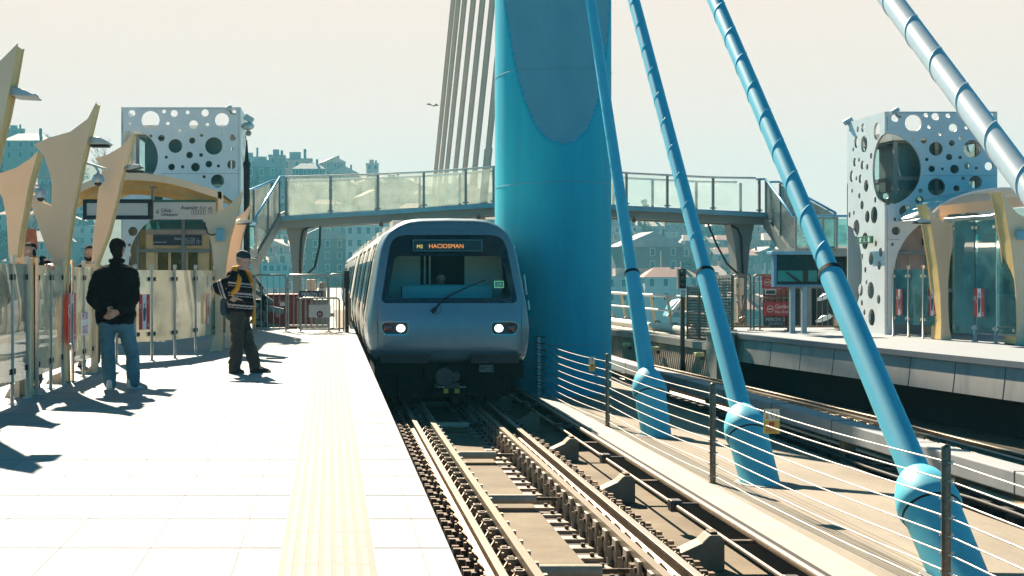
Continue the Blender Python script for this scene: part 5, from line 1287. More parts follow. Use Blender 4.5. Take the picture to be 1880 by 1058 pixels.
# railing, pipe and walkway beyond the ribbed wall
rl = thing('bridge_railing', 'white railing with slanting ochre posts beyond the ribbed wall', 'railing', (9.2, 45, -.26))
def lp(t): return Vector((9.85 + (8.2-9.85)*t, 40 + 30*t, 0))
b = MB()
Pt = [lp(t/20) for t in range(21)]
def zy(py, p): return CH-(py-CY)*p.y/F
for (ra, dz, rad) in ((544,0,.045),(571,0,.03)):
    b.tube([Vector((p.x, p.y, CH-(ra-CY)*(43+(p.y-43)*.0)/F)) for p in Pt], rad, 8)
b.build('rail_tube', m_white, rl)
p0_ = None
for k in range(17):
    t = k/17; p = lp(t); zt_ = CH-(544-CY)*43/F
    if p0_ is None:
        b = MB(); b.bar(Vector((p.x+.16,p.y,-.45)), Vector((p.x-.02,p.y,zt_+.02)), .07, .05, up=(0,1,0)); p0_ = b.build('rail_post', M('ochre post', (.70,.48,.26), .5), rl); pb_ = p.copy()
        b = MB(); P = [Vector((p.x-.35,p.y+.2,-.30+.0)), Vector((p.x-.35,p.y+.2,-.08)), Vector((p.x-.30,p.y+.2,.0)), Vector((p.x-.2,p.y+.2,.0)), Vector((p.x-.16,p.y+.2,-.06))]; b.tube(P, .028, 8); p1_ = b.build('pipe_hook', m_grey, rl)
    else:
        for s_ in (p0_, p1_): c = s_.copy(); COL.objects.link(c); c.parent = rl; c.location = p - pb_
b = MB(); b.tube([Vector((p.x-.35, p.y, -.16)) for p in Pt], .115, 12); tag(b.build('white_pipe', M('white lagging', (.74,.70,.62), .6, var=.1, scale=5)), 'thick white lagged pipe running along the walkway beyond the ribbed wall', 'pipe')
b = MB(); b.add([(8.95+.4,38,-.45),(10.6,38,-.45),(8.9,75,-.45),(5.3,75,-.45),(8.95+.4,38,-.35),(10.6,38,-.35),(8.9,75,-.35),(5.3,75,-.35)], [(0,1,2,3),(4,7,6,5),(0,4,5,1),(1,5,6,2),(2,6,7,3),(3,7,4,0)]); struct(b, 'walkway', m_kerb)
# blue and white paint pot shape beyond railing: mooring cover
b = MB(); c = W(1246, 565, 47); r = thing('covered_equipment', 'pale blue cover beyond the white railing, left of the signal post', 'equipment', (c.x, 47, -.4)); b.prism([W(x,y,47) for x,y in ((1226,582),(1234,562),(1244,552),(1256,549),(1268,556),(1268,584))], (0,.8,0), 0); b.build('cover', M('blue cover', (.12,.42,.55), .5), r, bevel=.03)
b = MB(); b.bar(W(1226,582,46.9), W(1252,552,46.9), .12, .1); b.build('white_strap', m_white, r)
# machinery in the open gate bay
r = thing('valve_gear', 'dark pumps and crossed struts behind the open bay of the far gate', 'equipment', (W(1360,0,39).x, 39, 0)); b = MB()
b.bar(W(1352,605,39), W(1368,545,39), .03, .03); b.bar(W(1368,600,39), W(1353,552,39), .03, .03); b.ball(W(1362,596,39), .12, 10); b.box(W(1350,0,39).x, W(1372,0,39).x, 39, 39.3, 0, .12); b.tube([W(1356,600,38.9), W(1360,585,38.9), W(1368,583,38.9)], .04, 8); b.build('pump_body', m_dsteel, r)

# ------------------------------------------------------------------ footbridge
YB = 46.0
fb = thing('footbridge', 'arched steel footbridge with glass sides crossing behind the pylon', 'footbridge', (5.9, YB, 0))
m_fbg = M('footbridge grey paint', (.20,.22,.21), .5, .1, var=.08, scale=1.5, dirt=((.2,.19,.16), 1, .4)); m_fbb = M('blue grey deck edge', (.12,.28,.36), .4, .1)
keyd = [(500,402),(520,398),(600,393),(690,388),(780,382),(850,377),(910,374),(1015,371),(1120,377),(1150,379),(1230,383),(1310,387),(1395,391),(1410,392)]
def dz(px):
    for (xa, ya), (xb, yb_) in zip(keyd, keyd[1:]):
        if xa <= px <= xb: return ya+(yb_-ya)*(px-xa)/(xb-xa)
    return keyd[0][1] if px < 500 else keyd[-1][1]
xs_ = [500+ (1410-500)*k/40 for k in range(41)]
def railz(px): 
    kr = [(500,326),(520,325),(600,323),(690,320),(780,316),(850,311),(910,306),(1015,306),(1120,315),(1150,318),(1230,322),(1310,326),(1395,327),(1410,328)]
    for (xa, ya), (xb, yb_) in zip(kr, kr[1:]):
        if xa <= px <= xb: return ya+(yb_-ya)*(px-xa)/(xb-xa)
    return 327
BW = 2.1
def strip(o0, o1, Y0_, Y1_, mat, name, f=dz):
    b = MB(); n = len(xs_)
    for y in (Y0_, Y1_):
        for o in (o0, o1): b.v += [W(x, f(x)+o, YB)+Vector((0, y-YB, 0)) for x in xs_]
    for i in range(n-1):
        b.f += [[i,i+1,n+i+1,n+i],[2*n+i,3*n+i,3*n+i+1,2*n+i+1],[i,2*n+i,2*n+i+1,i+1],[n+i,n+i+1,3*n+i+1,3*n+i]]
    b.f += [[0,n,3*n,2*n],[n-1,3*n-1,4*n-1,2*n-1]]; b.m = [0]*len(b.f); b.s = [False]*len(b.f)
    return b.build(name, mat, fb)
strip(-1, 7.5, YB-.12, YB+BW+.12, m_fbb, 'deck')
strip(7.5, 21, YB+.25, YB+.55, m_fbg, 'girder'); strip(7.5, 21, YB+BW-.55, YB+BW-.25, m_fbg, 'girder')
ppx = [525, 607, 694, 778, 855, 906, 1150, 1225, 1309, 1394]
for sd_y, nm in ((YB, 'near'), (YB+BW, 'far')):
    b = MB(); b.tube([W(x, railz(x), YB)+Vector((0, sd_y-YB, 0)) for x in xs_ if 522 <= x <= 1400], .032, 10); b.build('handrail', m_steel, fb)
    for i, px in enumerate(ppx):
        p = W(px, 400, YB); zb_ = W(0, dz(px), YB).z; zt_ = W(0, railz(px), YB).z
        b = MB(); b.box(p.x-.035, p.x+.035, sd_y-.04, sd_y+.04, zb_-.12, zt_-.03); b.box(p.x-.09, p.x+.09, sd_y-.03, sd_y+.03, zb_+.06, zb_+.1); b.build('rail_post', m_fbg, fb)
        if i+1 < len(ppx):
            q = W(ppx[i+1], 400, YB); steps = 1
            a = Vector((p.x+.05, sd_y, 0)); c = Vector((q.x-.05, sd_y, 0)); z0a = zb_+.06; z0b = W(0, dz(ppx[i+1]), YB).z+.06; z1a = zt_-.05; z1b = W(0, railz(ppx[i+1]), YB).z-.05
            g = MB(); g.v = [Vector((a.x,sd_y-.006,z0a)),Vector((c.x,sd_y-.006,z0b)),Vector((c.x,sd_y-.006,z1b)),Vector((a.x,sd_y-.006,z1a)),Vector((a.x,sd_y+.006,z0a)),Vector((c.x,sd_y+.006,z0b)),Vector((c.x,sd_y+.006,z1b)),Vector((a.x,sd_y+.006,z1a))]
            g.f = [[0,1,2,3],[7,6,5,4],[0,4,5,1],[2,6,7,3],[0,3,7,4],[1,5,6,2]]; g.m = [0]*6; g.s = [False]*6; g.build('glass_pane', m_glass if px < 1000 else m_glassc, fb)
# columns with haunches
def column(pxc, w_top, w_bot, pyt, label=None):
    a = W(pxc-w_top/2, pyt, YB); c = W(pxc+w_top/2, pyt, YB); d = W(pxc-w_bot/2, 510, YB); e = W(pxc+w_bot/2, 510, YB)
    b = MB(); b.prism([Vector((d.x,YB+.6,-.3)), Vector((e.x,YB+.6,-.3)), Vector((e.x,YB+.6,e.z)), Vector((c.x,YB+.6,c.z-.6)), Vector((c.x+.12,YB+.6,c.z)), Vector((a.x-.12,YB+.6,a.z)), Vector((a.x,YB+.6,a.z-.6)), Vector((d.x,YB+.6,d.z))], (0,.8,0)); b.build('support_column', m_fbg, fb)
column(545, 26, 16, dz(545)+21); column(1373, 29, 17, dz(1373)+21)
for P in ([(553,440),(556,424),(566,418),(577,415)],[(553,440),(551,480),(551,506)],[(588,413),(587,450),(578,490),(566,502)]): b = MB(); b.tube([W(x,y,YB+.5) for x,y in P], .035, 8); b.build('hanging_cable', m_blk, fb)
for P in ([(1342,414),(1354,420),(1361,435),(1362,460),(1364,505)],[(1300,412),(1316,450),(1335,485),(1355,503)]): b = MB(); b.tube([W(x,y,YB+.5) for x,y in P], .032, 8); b.build('hanging_cable', m_blk, fb)
b = MB()
for px in (700, 745, 880, 1165): c = W(px, dz(px)+26, YB); b.lathe((c.x,YB+.1,c.z-.05),(0,0,1),[(0,.02),(.03,.07),(.10,.07),(.13,.02),(.22,.015)], 10)
b.build('soffit_lamp', M('dark brass lamp', (.14,.09,.05), .5), fb)
# stairs
def stair(nA, nB, fA, fB, sgn):   # near rail bottom points (deck level) A->B and far rail A->B
    N = 11; b = MB(); s = MB()
    for i in range(N):
        t0, t1 = i/N, (i+1)/N
        a0 = nA.lerp(nB, t0); a1 = nA.lerp(nB, t1); c0 = fA.lerp(fB, t0); c1 = fA.lerp(fB, t1); z = a1.z+ (a0.z-a1.z)
        b.add([Vector((a0.x,a0.y,a0.z)), Vector((a1.x,a1.y,a0.z)), Vector((c1.x,c1.y,c0.z)), Vector((c0.x,c0.y,c0.z)), Vector((a0.x,a0.y,a0.z-.05)), Vector((a1.x,a1.y,a0.z-.05)), Vector((c1.x,c1.y,c0.z-.05)), Vector((c0.x,c0.y,c0.z-.05))], [(0,1,2,3),(4,7,6,5),(0,4,5,1),(1,5,6,2),(2,6,7,3),(3,7,4,0)])
    b.build('stair_tread', m_fbg, fb)
    for (A_, B_) in ((nA, nB), (fA, fB)): s.bar(A_-Vector((0,0,.16)), B_-Vector((0,0,.16)), .12, .36)
    s.build('stringer', m_fbg, fb)
    for (A_, B_) in ((nA, nB), (fA, fB)):
        up = Vector((0,0,1.10)); h = MB(); h.tube([A_+up+Vector((-.25*sgn,.12,.0)), A_+up, A_.lerp(B_,.5)+up, B_+up, B_+up*.85+Vector((0,-.05,-.05))], .036, 8); h.build('stair_handrail', M('blue handrail', (.20,.45,.62), .25, .5), fb)
        for t in (.02, .5, .98): p = A_.lerp(B_, t); q = MB(); q.box(p.x-.03,p.x+.03,p.y-.03,p.y+.03,p.z-.2,p.z+1.06); q.build('stair_post', m_fbg, fb)
        for t in (.03, .51):
            p = A_.lerp(B_, t); q_ = A_.lerp(B_, t+.46); g = MB(); n_ = Vector((.006,0,0))
            g.v = [p-n_, q_-n_, q_-n_+up*.94, p-n_+up*.94, p+n_, q_+n_, q_+n_+up*.94, p+n_+up*.94]; g.f = [[0,1,2,3],[7,6,5,4],[0,4,5,1],[2,6,7,3],[0,3,7,4],[1,5,6,2]]; g.m = [0]*6; g.s = [False]*6; g.build('glass_pane', m_glass, fb)
def dn(v): return v - Vector((0,0,1.10))
stair(dn(W(1405,329,46)), dn(W(1462,404,43)), dn(W(1430,334,48)), dn(W(1534,391,45.6)), 1)
stair(dn(W(514,325,46)), dn(W(469,400,43)), dn(W(500,332,48)), dn(W(430,362,45.6)), -1)
# lower landings with glass parapets
def landing(px0, px1, Y, pyr, pyd, n, bpx):
    a = W(px0, pyd, Y); c = W(px1, pyd, Y); zt_ = W(0, pyr, Y).z
    b = MB(); b.box(a.x, c.x, Y, Y+2.2, a.z-.22, a.z); b.build('landing', m_fbg, fb)
    for k in range(n+1):
        x = a.x+(c.x-a.x)*k/n; b = MB(); b.box(x-.03, x+.03, Y-.05, Y+.01, a.z-.1, zt_); b.build('rail_post', m_fbg, fb)
        if k < n: pane(Vector((x+.05,Y,0)), Vector((a.x+(c.x-a.x)*(k+1)/n-.05,Y,0)), a.z+.05, zt_-.08, m_glass3, fb)
    b = MB(); b.tube([(a.x,Y-.02,zt_),(c.x,Y-.02,zt_)], .035, 8); b.build('handrail', M('blue handrail', (.2,.45,.62)), fb)
landing(1460, 1585, 42.0, 397, 456, 5, 0)
landing(405, 470, 42.0, 412, 458, 3, 0)
b = MB(); 
for px in (440, 462): a = W(px,458,42.6); b.box(a.x, a.x+.2, 42.8, 43.0, -.3, a.z-.22)
for px in (1478, 1560): a = W(px,456,42.6); b.box(a.x, a.x+.25, 42.8, 43.0, -.3, a.z-.22)
b.build('landing_leg', m_fbg, fb)
# black box added for the dark area under the right landing
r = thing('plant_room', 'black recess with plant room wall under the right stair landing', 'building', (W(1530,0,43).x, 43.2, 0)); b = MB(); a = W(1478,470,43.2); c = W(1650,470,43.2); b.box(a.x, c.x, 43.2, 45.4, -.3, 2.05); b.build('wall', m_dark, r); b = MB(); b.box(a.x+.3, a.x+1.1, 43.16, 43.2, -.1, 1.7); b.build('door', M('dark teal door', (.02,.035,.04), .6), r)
for i, (px, py, lab) in enumerate(((1514,545,'upper pale flood lamp in front of the dark recess'),(1512,585,'lower pale flood lamp in front of the dark recess'))):
    c = W(px, py, 37.6); r = thing('flood_lamp', lab, 'lamp', c, 'pale flood lamps by the dark recess'); b = MB(); b.lathe(c, (.25,-.3,-.9), [(-.08,.03),(-.04,.10),(.0,.2),(.03,.2)], 18); b.build('lamp_shade', m_ltst, r); b = MB(); b.tube([c, c+Vector((.18,.1,.1)), c+Vector((.35,.15,0))], .02, 6); b.build('lamp_arm', m_grey, r)
b = MB(); p = W(1536,0,37.7); b.box(p.x-.04, p.x+.04, 37.7, 37.78, 0, 1.4); tag(b.build('lamp_stand', m_dsteel), 'dark square stand carrying the two pale flood lamps', 'stand')
# bird in the sky
b = MB(); c = W(796, 194, 60); b.add([c, c+Vector((-.18,.05,.10)), c+Vector((-.30,.10,.06)), c+Vector((-.12,.16,.02)), c+Vector((.10,-.03,.08)), c+Vector((.22,.02,.0)), c+Vector((.05,.12,-.02))], [(0,1,2,3),(0,3,6),(0,6,5,4)]); b.ball(c+Vector((0,.04,-.01)), .05, 8, sq=(.7,2,.6)); tag(b.build('bird', m_grey), 'tiny dark bird in the pale sky left of the rear cables', 'bird')
# ------------------------------------------------------------------ people
def soft(name, prims, mats, parent, voxel=.011, smooth=4, disp=0, dscale=.12, seed=0, matfun=None, off=None):
    """one continuous skin over tapered limbs: prims are (p0, p1, r0, r1[, squash])"""
    b = MB()
    for p in prims:
        p0, p1, r0, r1 = Vector(p[0]), Vector(p[1]), p[2], p[3]
        d = p1-p0; L = d.length; d = d.normalized() if L > 1e-5 else Vector((0,0,1)); x = d.orthogonal().normalized(); y = d.cross(x); n = 14; st = []
        for i in range(5): a = R(-90+90*i/4); st.append((r0*math.sin(a), r0*math.cos(a)))
        for i in range(5): a = R(90*i/4); st.append((L+r1*math.sin(a), r1*math.cos(a)))
        i0 = len(b.v)
        for (t, r_) in st:
            for k in range(n):
                a = 2*math.pi*k/n; q = p0+d*t+(x*math.cos(a)+y*math.sin(a))*max(r_, 1e-4); b.v.append(q)
        for i in range(len(st)-1):
            for k in range(n): b.f.append([i0+i*n+k, i0+i*n+(k+1)%n, i0+(i+1)*n+(k+1)%n, i0+(i+1)*n+k]); b.m.append(0); b.s.append(True)
        b.f.append([i0+k for k in range(n)][::-1]); b.f.append([i0+(len(st)-1)*n+k for k in range(n)]); b.m += [0,0]; b.s += [True,True]
    o = b.build(name, mats, parent, fix=False)
    m = o.modifiers.new('r', 'REMESH'); m.mode = 'VOXEL'; m.voxel_size = voxel; m.use_smooth_shade = True
    if smooth: s = o.modifiers.new('s', 'SMOOTH'); s.iterations = smooth; s.factor = .5
    dg = bpy.context.evaluated_depsgraph_get(); me = bpy.data.meshes.new_from_object(o.evaluated_get(dg))
    o.modifiers.clear(); old = o.data; o.data = me; bpy.data.meshes.remove(old); me.name = name
    if disp:
        vn = [v.normal.copy() for v in me.vertices]
        for v, nn in zip(me.vertices, vn):
            p = v.co*(1/dscale); q = Vector((p.x+seed, p.y, p.z*1.6))
            v.co += nn*disp*(noise.noise(q) + .5*noise.noise(q*2.3))
    me.polygons.foreach_set('use_smooth', [True]*len(me.polygons))
    if not me.materials: 
        for m_ in (mats if isinstance(mats, (list, tuple)) else [mats]): me.materials.append(m_)
    if matfun:
        base = o.parent.location if o.parent else Vector((0,0,0))
        for p in me.polygons: p.material_index = matfun(p.center + base)
    return o
def hand_prims(wr, dr, nrm, thumb, curl=.5, s=1.0):
    """palm with five unequal, bent fingers; dr = towards the fingertips, nrm = out of the palm, thumb = side of the thumb"""
    dr = Vector(dr).normalized(); nrm = Vector(nrm); nrm = (nrm - dr*nrm.dot(dr)).normalized(); th = dr.cross(nrm); 
    if th.dot(Vector(thumb)) < 0: th = -th
    P = []; wr = Vector(wr)
    for i, (lat, ln) in enumerate(((.030,.090),(.010,.096),(-.011,.091),(-.030,.080))):
        k = wr + dr*ln*s + th*lat*s; P.append((wr + th*lat*.5*s, k, .015*s, .012*s))
        seg = ((.042,.027,.021),(.046,.030,.022),(.043,.028,.021),(.034,.021,.018))[i]; d = dr.copy(); a = curl
        p = k
        for j, l in enumerate(seg):
            c, sn = math.cos(a*.8), math.sin(a*.8); d = (d*c + nrm*sn).normalized(); 
            nn = nrm; q = p + d*l*s; P.append((p, q, (.0098-.001*j)*s, (.0088-.001*j)*s)); p = q
    t0 = wr + dr*.022*s + th*.022*s; t1 = t0 + (dr*.6+th*.8).normalized()*.038*s; t2 = t1 + (dr*.85+th*.35+nrm*.3).normalized()*.030*s; t3 = t2+(dr*.9+nrm*.4).normalized()*.024*s
    P += [(t0,t1,.015*s,.0125*s),(t1,t2,.0115*s,.0105*s),(t2,t3,.010*s,.008*s)]
    return P
def head_prims(c, f, up=(0,0,1), s=1.0, beard=False):
    c = Vector(c); f = Vector(f).normalized(); u = Vector(up).normalized(); sd_ = f.cross(u).normalized(); P = []
    P += [(c+u*.035*s-f*.025*s, c+u*.035*s+f*.022*s, .080*s, .074*s), (c-u*.01*s-f*.01*s, c-u*.03*s+f*.022*s, .074*s, .062*s), (c-u*.055*s+f*.032*s, c-u*.088*s+f*.050*s, .050*s, .030*s)]
    P += [(c-u*.045*s-sd_*.040*s, c-u*.075*s+f*.045*s-sd_*.014*s, .026*s, .020*s), (c-u*.045*s+sd_*.040*s, c-u*.075*s+f*.045*s+sd_*.014*s, .026*s, .020*s)]
    P += [(c+u*.012*s+f*.090*s, c-u*.022*s+f*.108*s, .009*s, .013*s), (c-u*.024*s+f*.096*s-sd_*.010*s, c-u*.024*s+f*.096*s+sd_*.010*s, .009*s, .009*s)]
    P += [(c+u*.020*s+f*.082*s-sd_*.034*s, c+u*.020*s+f*.082*s+sd_*.034*s, .013*s, .013*s), (c-u*.052*s+f*.088*s-sd_*.018*s, c-u*.052*s+f*.088*s+sd_*.018*s, .008*s, .008*s), (c-u*.062*s+f*.086*s-sd_*.013*s, c-u*.062*s+f*.086*s+sd_*.013*s, .008*s, .008*s)]
    for q in (-1, 1): P += [(c+u*.018*s+sd_*q*.080*s-f*.008*s, c-u*.020*s+sd_*q*.078*s-f*.002*s, .013*s, .009*s)]
    return P
def eyes(c, f, par, s=1.0):
    c = Vector(c); f = Vector(f).normalized(); u = Vector((0,0,1)); sd_ = f.cross(u).normalized(); b = MB()
    for q in (-1, 1): b.ball(c+u*.002*s+f*.076*s+sd_*q*.032*s, .0115*s, 10); b.ball(c+u*.002*s+f*.083*s+sd_*q*.032*s, .0062*s, 8, mi=1)
    b.build('eye', [M('eye white', (.55,.53,.5), .3), M('iris', (.03,.02,.015), .2)], par)
m_skin = M('skin', (.50,.30,.20), .55, var=.08, scale=25); m_skin2 = M('fair skin', (.56,.35,.25), .55, var=.07, scale=25); m_hair = M('dark hair', (.018,.012,.009), .85, spec=.15, var=.4, scale=60, bump=.6, bscale=150)
def person_body(J, mat, root, hf, hands, s=1.0, voxel=.009):
    P = head_prims(J['head'], hf, s=s)
    P += [(J['head']-Vector((0,0,.07)), J['neck'], .055, .062)]
    shm = (J['shL']+J['shR'])/2; hm = (J['hipL']+J['hipR'])/2
    P += [(J['neck'], shm, .07, .09), (J['shL'].lerp(shm,.25), J['shR'].lerp(shm,.25), .075, .075)]
    a = J['shL'].lerp(shm,.5); c = J['shR'].lerp(shm,.5); P += [(a, J['hipL'].lerp(hm,.1)+Vector((0,0,.12)), .105, .10), (c, J['hipR'].lerp(hm,.1)+Vector((0,0,.12)), .105, .10), (J['hipL'], J['hipR'], .10, .10)]
    for q in 'LR':
        P += [(J['sh'+q], J['el'+q], .052, .042), (J['el'+q], J['wr'+q], .042, .027), (J['hip'+q], J['kn'+q], .088, .055), (J['kn'+q], J['kn'+q].lerp(J['an'+q],.35), .055, .056), (J['kn'+q].lerp(J['an'+q],.35), J['an'+q], .056, .038), (J['an'+q], J['toe'+q], .036, .028)]
    P += hands
    return soft('body', P, mat, root, voxel=voxel, smooth=2)
def garment_top(J, mats, root, name, ex, hem, voxel=.011, disp=.012, extra=(), arms='LR', sleeve=1.0, matfun=None, seed=0):
    shm = (J['shL']+J['shR'])/2; hm = (J['hipL']+J['hipR'])/2; P = []
    P += [(J['neck']-Vector((0,0,.02)), shm, .062+ex*.8, .09+ex), (J['shL'].lerp(shm,.18), J['shR'].lerp(shm,.18), .072+ex, .072+ex)]
    for q in 'LR':
        a = J['sh'+q].lerp(shm,.45); h = J['hip'+q].lerp(hm,.05); P += [(a, h+Vector((0,0,.10)), .105+ex, .105+ex), (h+Vector((0,0,.10)), h+Vector((0,0,hem)), .105+ex, .108+ex)]
    P += [(J['hipL']+Vector((0,0,hem)), J['hipR']+Vector((0,0,hem)), .108+ex, .108+ex), (J['hipL']+Vector((0,0,max(.08, hem+.06))), J['hipR']+Vector((0,0,max(.08, hem+.06))), .108+ex, .108+ex)]
    for q in arms:
        P += [(J['sh'+q], J['el'+q], .055+ex, .048+ex), (J['el'+q], J['el'+q].lerp(J['wr'+q], sleeve), .048+ex, .034+ex*.8)]
    return soft(name, P+list(extra), mats, root, voxel=voxel, smooth=4, disp=disp, dscale=.13, matfun=matfun, seed=seed)
def garment_legs(J, mats, root, name, ex=.014, an=1.0, disp=.010, seed=3, wide=0):
    P = [(J['hipL'], J['hipR'], .104+ex, .104+ex), (J['hipL']+Vector((0,0,.06)), J['hipR']+Vector((0,0,.06)), .10+ex, .10+ex)]
    for q in 'LR':
        k = J['kn'+q]; a = k.lerp(J['an'+q], an); P += [(J['hip'+q], k, .092+ex, .062+ex+wide*.5), (k, k.lerp(a,.4), .062+ex+wide*.5, .060+ex+wide), (k.lerp(a,.4), a, .060+ex+wide, .050+ex+wide)]
    return soft(name, P, mats, root, voxel=.011, smooth=3, disp=disp, dscale=.10, seed=seed)
def shoe(an, toe, mats, root, s=1.0):
    an = Vector(an); toe = Vector(toe); d = (toe-an); d.z = 0; d.normalize(); h = Vector((an.x, an.y, 0)) - d*.045*s; t = Vector((toe.x, toe.y, 0))
    P = [(h+Vector((0,0,.045)), h+Vector((0,0,.095)), .040*s, .042*s), (h+Vector((0,0,.040)), t-d*.05+Vector((0,0,.036)), .039*s, .034*s), (t-d*.06+Vector((0,0,.033)), t+Vector((0,0,.028)), .040*s, .026*s), (h+Vector((0,0,.09)), h.lerp(t,.55)+Vector((0,0,.055)), .036*s, .03*s)]
    o = soft('shoe', P, mats, root, voxel=.008, smooth=2)
    for v in o.data.vertices:
        if v.co.z < .004 - root.location.z: v.co.z = .004 - root.location.z
    b = MB(); w_ = d.cross(Vector((0,0,1)))*.040*s; pts = [h-d*.03-w_*.8, h-d*.03+w_*.8, h+d*.08+w_, t-d*.03+w_*1.05, t+d*.025+w_*.4, t+d*.025-w_*.4, t-d*.03-w_*1.05, h+d*.08-w_]
    b.prism([p+Vector((0,0,.0)) for p in pts], (0,0,.022)); b.build('sole', M('shoe sole', (.5,.48,.45), .7) if s > .99 else m_blk, o)
    return o

# --- man in the dark jacket, seen from behind, hands clasped on his back
Y1 = 18.0
def A1(px, py, dy=0): p = W(px, py, Y1); p.y += dy; return p
J1 = dict(head=A1(216,458,.02), neck=A1(214,486), shL=A1(181,507), shR=A1(243,505), elL=A1(170,549,-.03), elR=A1(246,549,-.03), wrL=A1(195,571,-.17), wrR=A1(222,570,-.17),
          hipL=A1(196,592), hipR=A1(228,592), knL=A1(198,652,.0), knR=A1(243,653,.03), anL=A1(202,705,-.0), anR=A1(245,702,.0), toeL=A1(202,716,.16), toeR=A1(266,712,.07))
mn1 = thing('person', 'man seen from behind in dark jacket and blue jeans, hands clasped behind his back', 'person', (A1(220,700).x, Y1, 0))
hands = hand_prims(J1['wrL']+Vector((.0,-.0,0)), (.95,-.10,-.12), (0,.9,-.3), (0,0,1), .35) + hand_prims(J1['wrR']+Vector((-.01,-.035,-.01)), (-.85,-.10,-.50), (0,.9,.2), (0,0,1), .45)
person_body(J1, m_skin, mn1, (.35,1,0), hands, voxel=.006, s=1.06)
eyes(J1['head'], (.35,1,0), mn1)
hc = J1['head']; soft('hair', [(hc+Vector((-.01,-.03,.045)), hc+Vector((.008,.012,.045)), .092, .086), (hc+Vector((-.012,-.045,.0)), hc+Vector((0,-.045,-.06)), .078, .062)], m_hair, mn1, voxel=.008, smooth=2, disp=.003, dscale=.03)
m_jk = M('dark wool jacket', (.007,.006,.006), .95, spec=.15, var=.35, scale=20, bump=.4, bscale=80)
jk = garment_top(J1, m_jk, mn1, 'jacket', .030, .055, sleeve=.93, disp=.016, extra=[(J1['neck']+Vector((0,0,.035)), J1['neck']-Vector((0,0,.03)), .068, .10)])
b = MB(); b.tube([J1['neck']+Vector((.072*math.cos(R(a)), .072*math.sin(R(a))+.01, .045)) for a in range(0,360,20)], .028, 8, closed=True); b.build('collar', m_jk, jk)
m_jn = M('blue denim', (.055,.17,.23), .8, var=.25, scale=9, bump=.3, bscale=120, dirt=((.10,.24,.30), 2.5, .6))
jn = garment_legs(J1, m_jn, mn1, 'jeans', .015, .98, wide=.012, disp=.007)
b = MB()
for sx in (-1, 1): c = A1(212+sx*14, 603, -.135); b.box(c.x-.06, c.x+.06, c.y-.002, c.y+.02, c.z-.07, c.z+.06)
pass
m_sh1 = M('pale trainer', (.75,.74,.72), .6, var=.12, scale=20)
shoe(J1['anL'], A1(202,716,.17), m_sh1, mn1); shoe(J1['anR'], A1(265,712,.08), m_sh1, mn1)

# --- older man with cap, striped sweater and yellow vest, hand on hip, facing the train
Y2 = F*CH/(685-CY)
def A2(px, py, dy=0): p = W(px, py, Y2); p.y += dy; return p
J2 = dict(head=A2(447,479), neck=A2(441,499), shL=A2(440,513,.17), shR=A2(429,512,-.16), elL=A2(446,545,.25), elR=A2(399,527,-.24), wrL=A2(453,562,.16), wrR=A2(424,546,-.19),
          hipL=A2(440,577,.09), hipR=A2(437,577,-.09), knL=A2(455,628,.08), knR=A2(436,632,-.08), anL=A2(468,673,.08), anR=A2(431,676,-.08), toeL=A2(494,683,.05), toeR=A2(444,684,-.12))
mn2 = thing('person', 'older man in dark cap, striped sweater and orange vest, hand on hip', 'person', (A2(445,680).x, Y2, 0))
hands = hand_prims(J2['wrR'], (.85,-.15,-.35), (-.2,.9,.1), (.0,0,1), .25) + hand_prims(J2['wrL'], (.35,.0,-.9), (.0,-.9,-.2), (1,0,0), .5)
hf2 = Vector((1,-.25,-.12))
person_body(J2, m_skin2, mn2, hf2, hands, voxel=.006); eyes(J2['head'], hf2, mn2)
hc = J2['head']; f_ = hf2.normalized()
soft('beard', [(hc+f_*.075+Vector((0,0,-.058)), hc+f_*.062+Vector((0,0,-.095)), .026, .022), (hc+f_*.088+Vector((0,-.012,-.04)), hc+f_*.088+Vector((0,.012,-.04)), .010, .010)], M('grey beard', (.45,.42,.40), .9, var=.3, scale=60), mn2, voxel=.006, smooth=1, disp=.004, dscale=.02)
soft('hair', [(hc-f_*.05+Vector((0,-.03,-.01)), hc-f_*.05+Vector((0,.03,-.02)), .052, .052)], M('grey hair', (.3,.28,.26), .9, var=.3, scale=60), mn2, voxel=.007, smooth=1)
m_cap = M('dark teal cap', (.012,.035,.04), .8, var=.2, scale=20)
cap = soft('cap', [(hc-f_*.02+Vector((0,0,.065)), hc+f_*.02+Vector((0,0,.062)), .083, .080)], m_cap, mn2, voxel=.007, smooth=2)
b = MB(); pk = hc+f_*.085+Vector((0,0,.050)); sdv = f_.cross(Vector((0,0,1))).normalized(); arc_ = [pk - sdv*.07, pk + f_*.075 - sdv*.055 - Vector((0,0,.01)), pk+f_*.10-Vector((0,0,.016)), pk+f_*.075+sdv*.055-Vector((0,0,.01)), pk+sdv*.07]
b.prism(arc_, (0,0,.008)); b.build('peak', m_cap, cap)
m_sw = M('sweater black', (.010,.008,.009), .95, spec=.15, var=.3, scale=30, bump=.4, bscale=120); m_st1 = M('sweater cream stripe', (.52,.42,.38), .9, var=.1, scale=30); m_st2 = M('sweater maroon stripe', (.075,.02,.02), .9)
zz = lambda py: CH-(py-CY)*Y2/F
bands = [(519,522,1),(525,526.2,1),(533,534,2),(537,540.5,1),(543,544.5,1),(553,554.5,2),(559,562,1),(564,565.5,1),(573,574,2)]
def stripes(c):
    z = c.z + (c.x - A2(440,0).x)*.10
    if c.x < A2(421,0).x:   # sleeve: bands run across the arm
        t = (A2(421,0).x - c.x)*134/ (1); t = t + (zz(530)-c.z)*40
        return 1 if (9 < t < 12.5 or 15 < t < 16.5 or 26 < t < 28) else 0
    for (a, b_, mi) in bands:
        if zz(b_) <= z <= zz(a): return mi
    return 0
belly = [(A2(443,530,.0), A2(445,563,.0), .15, .165)]
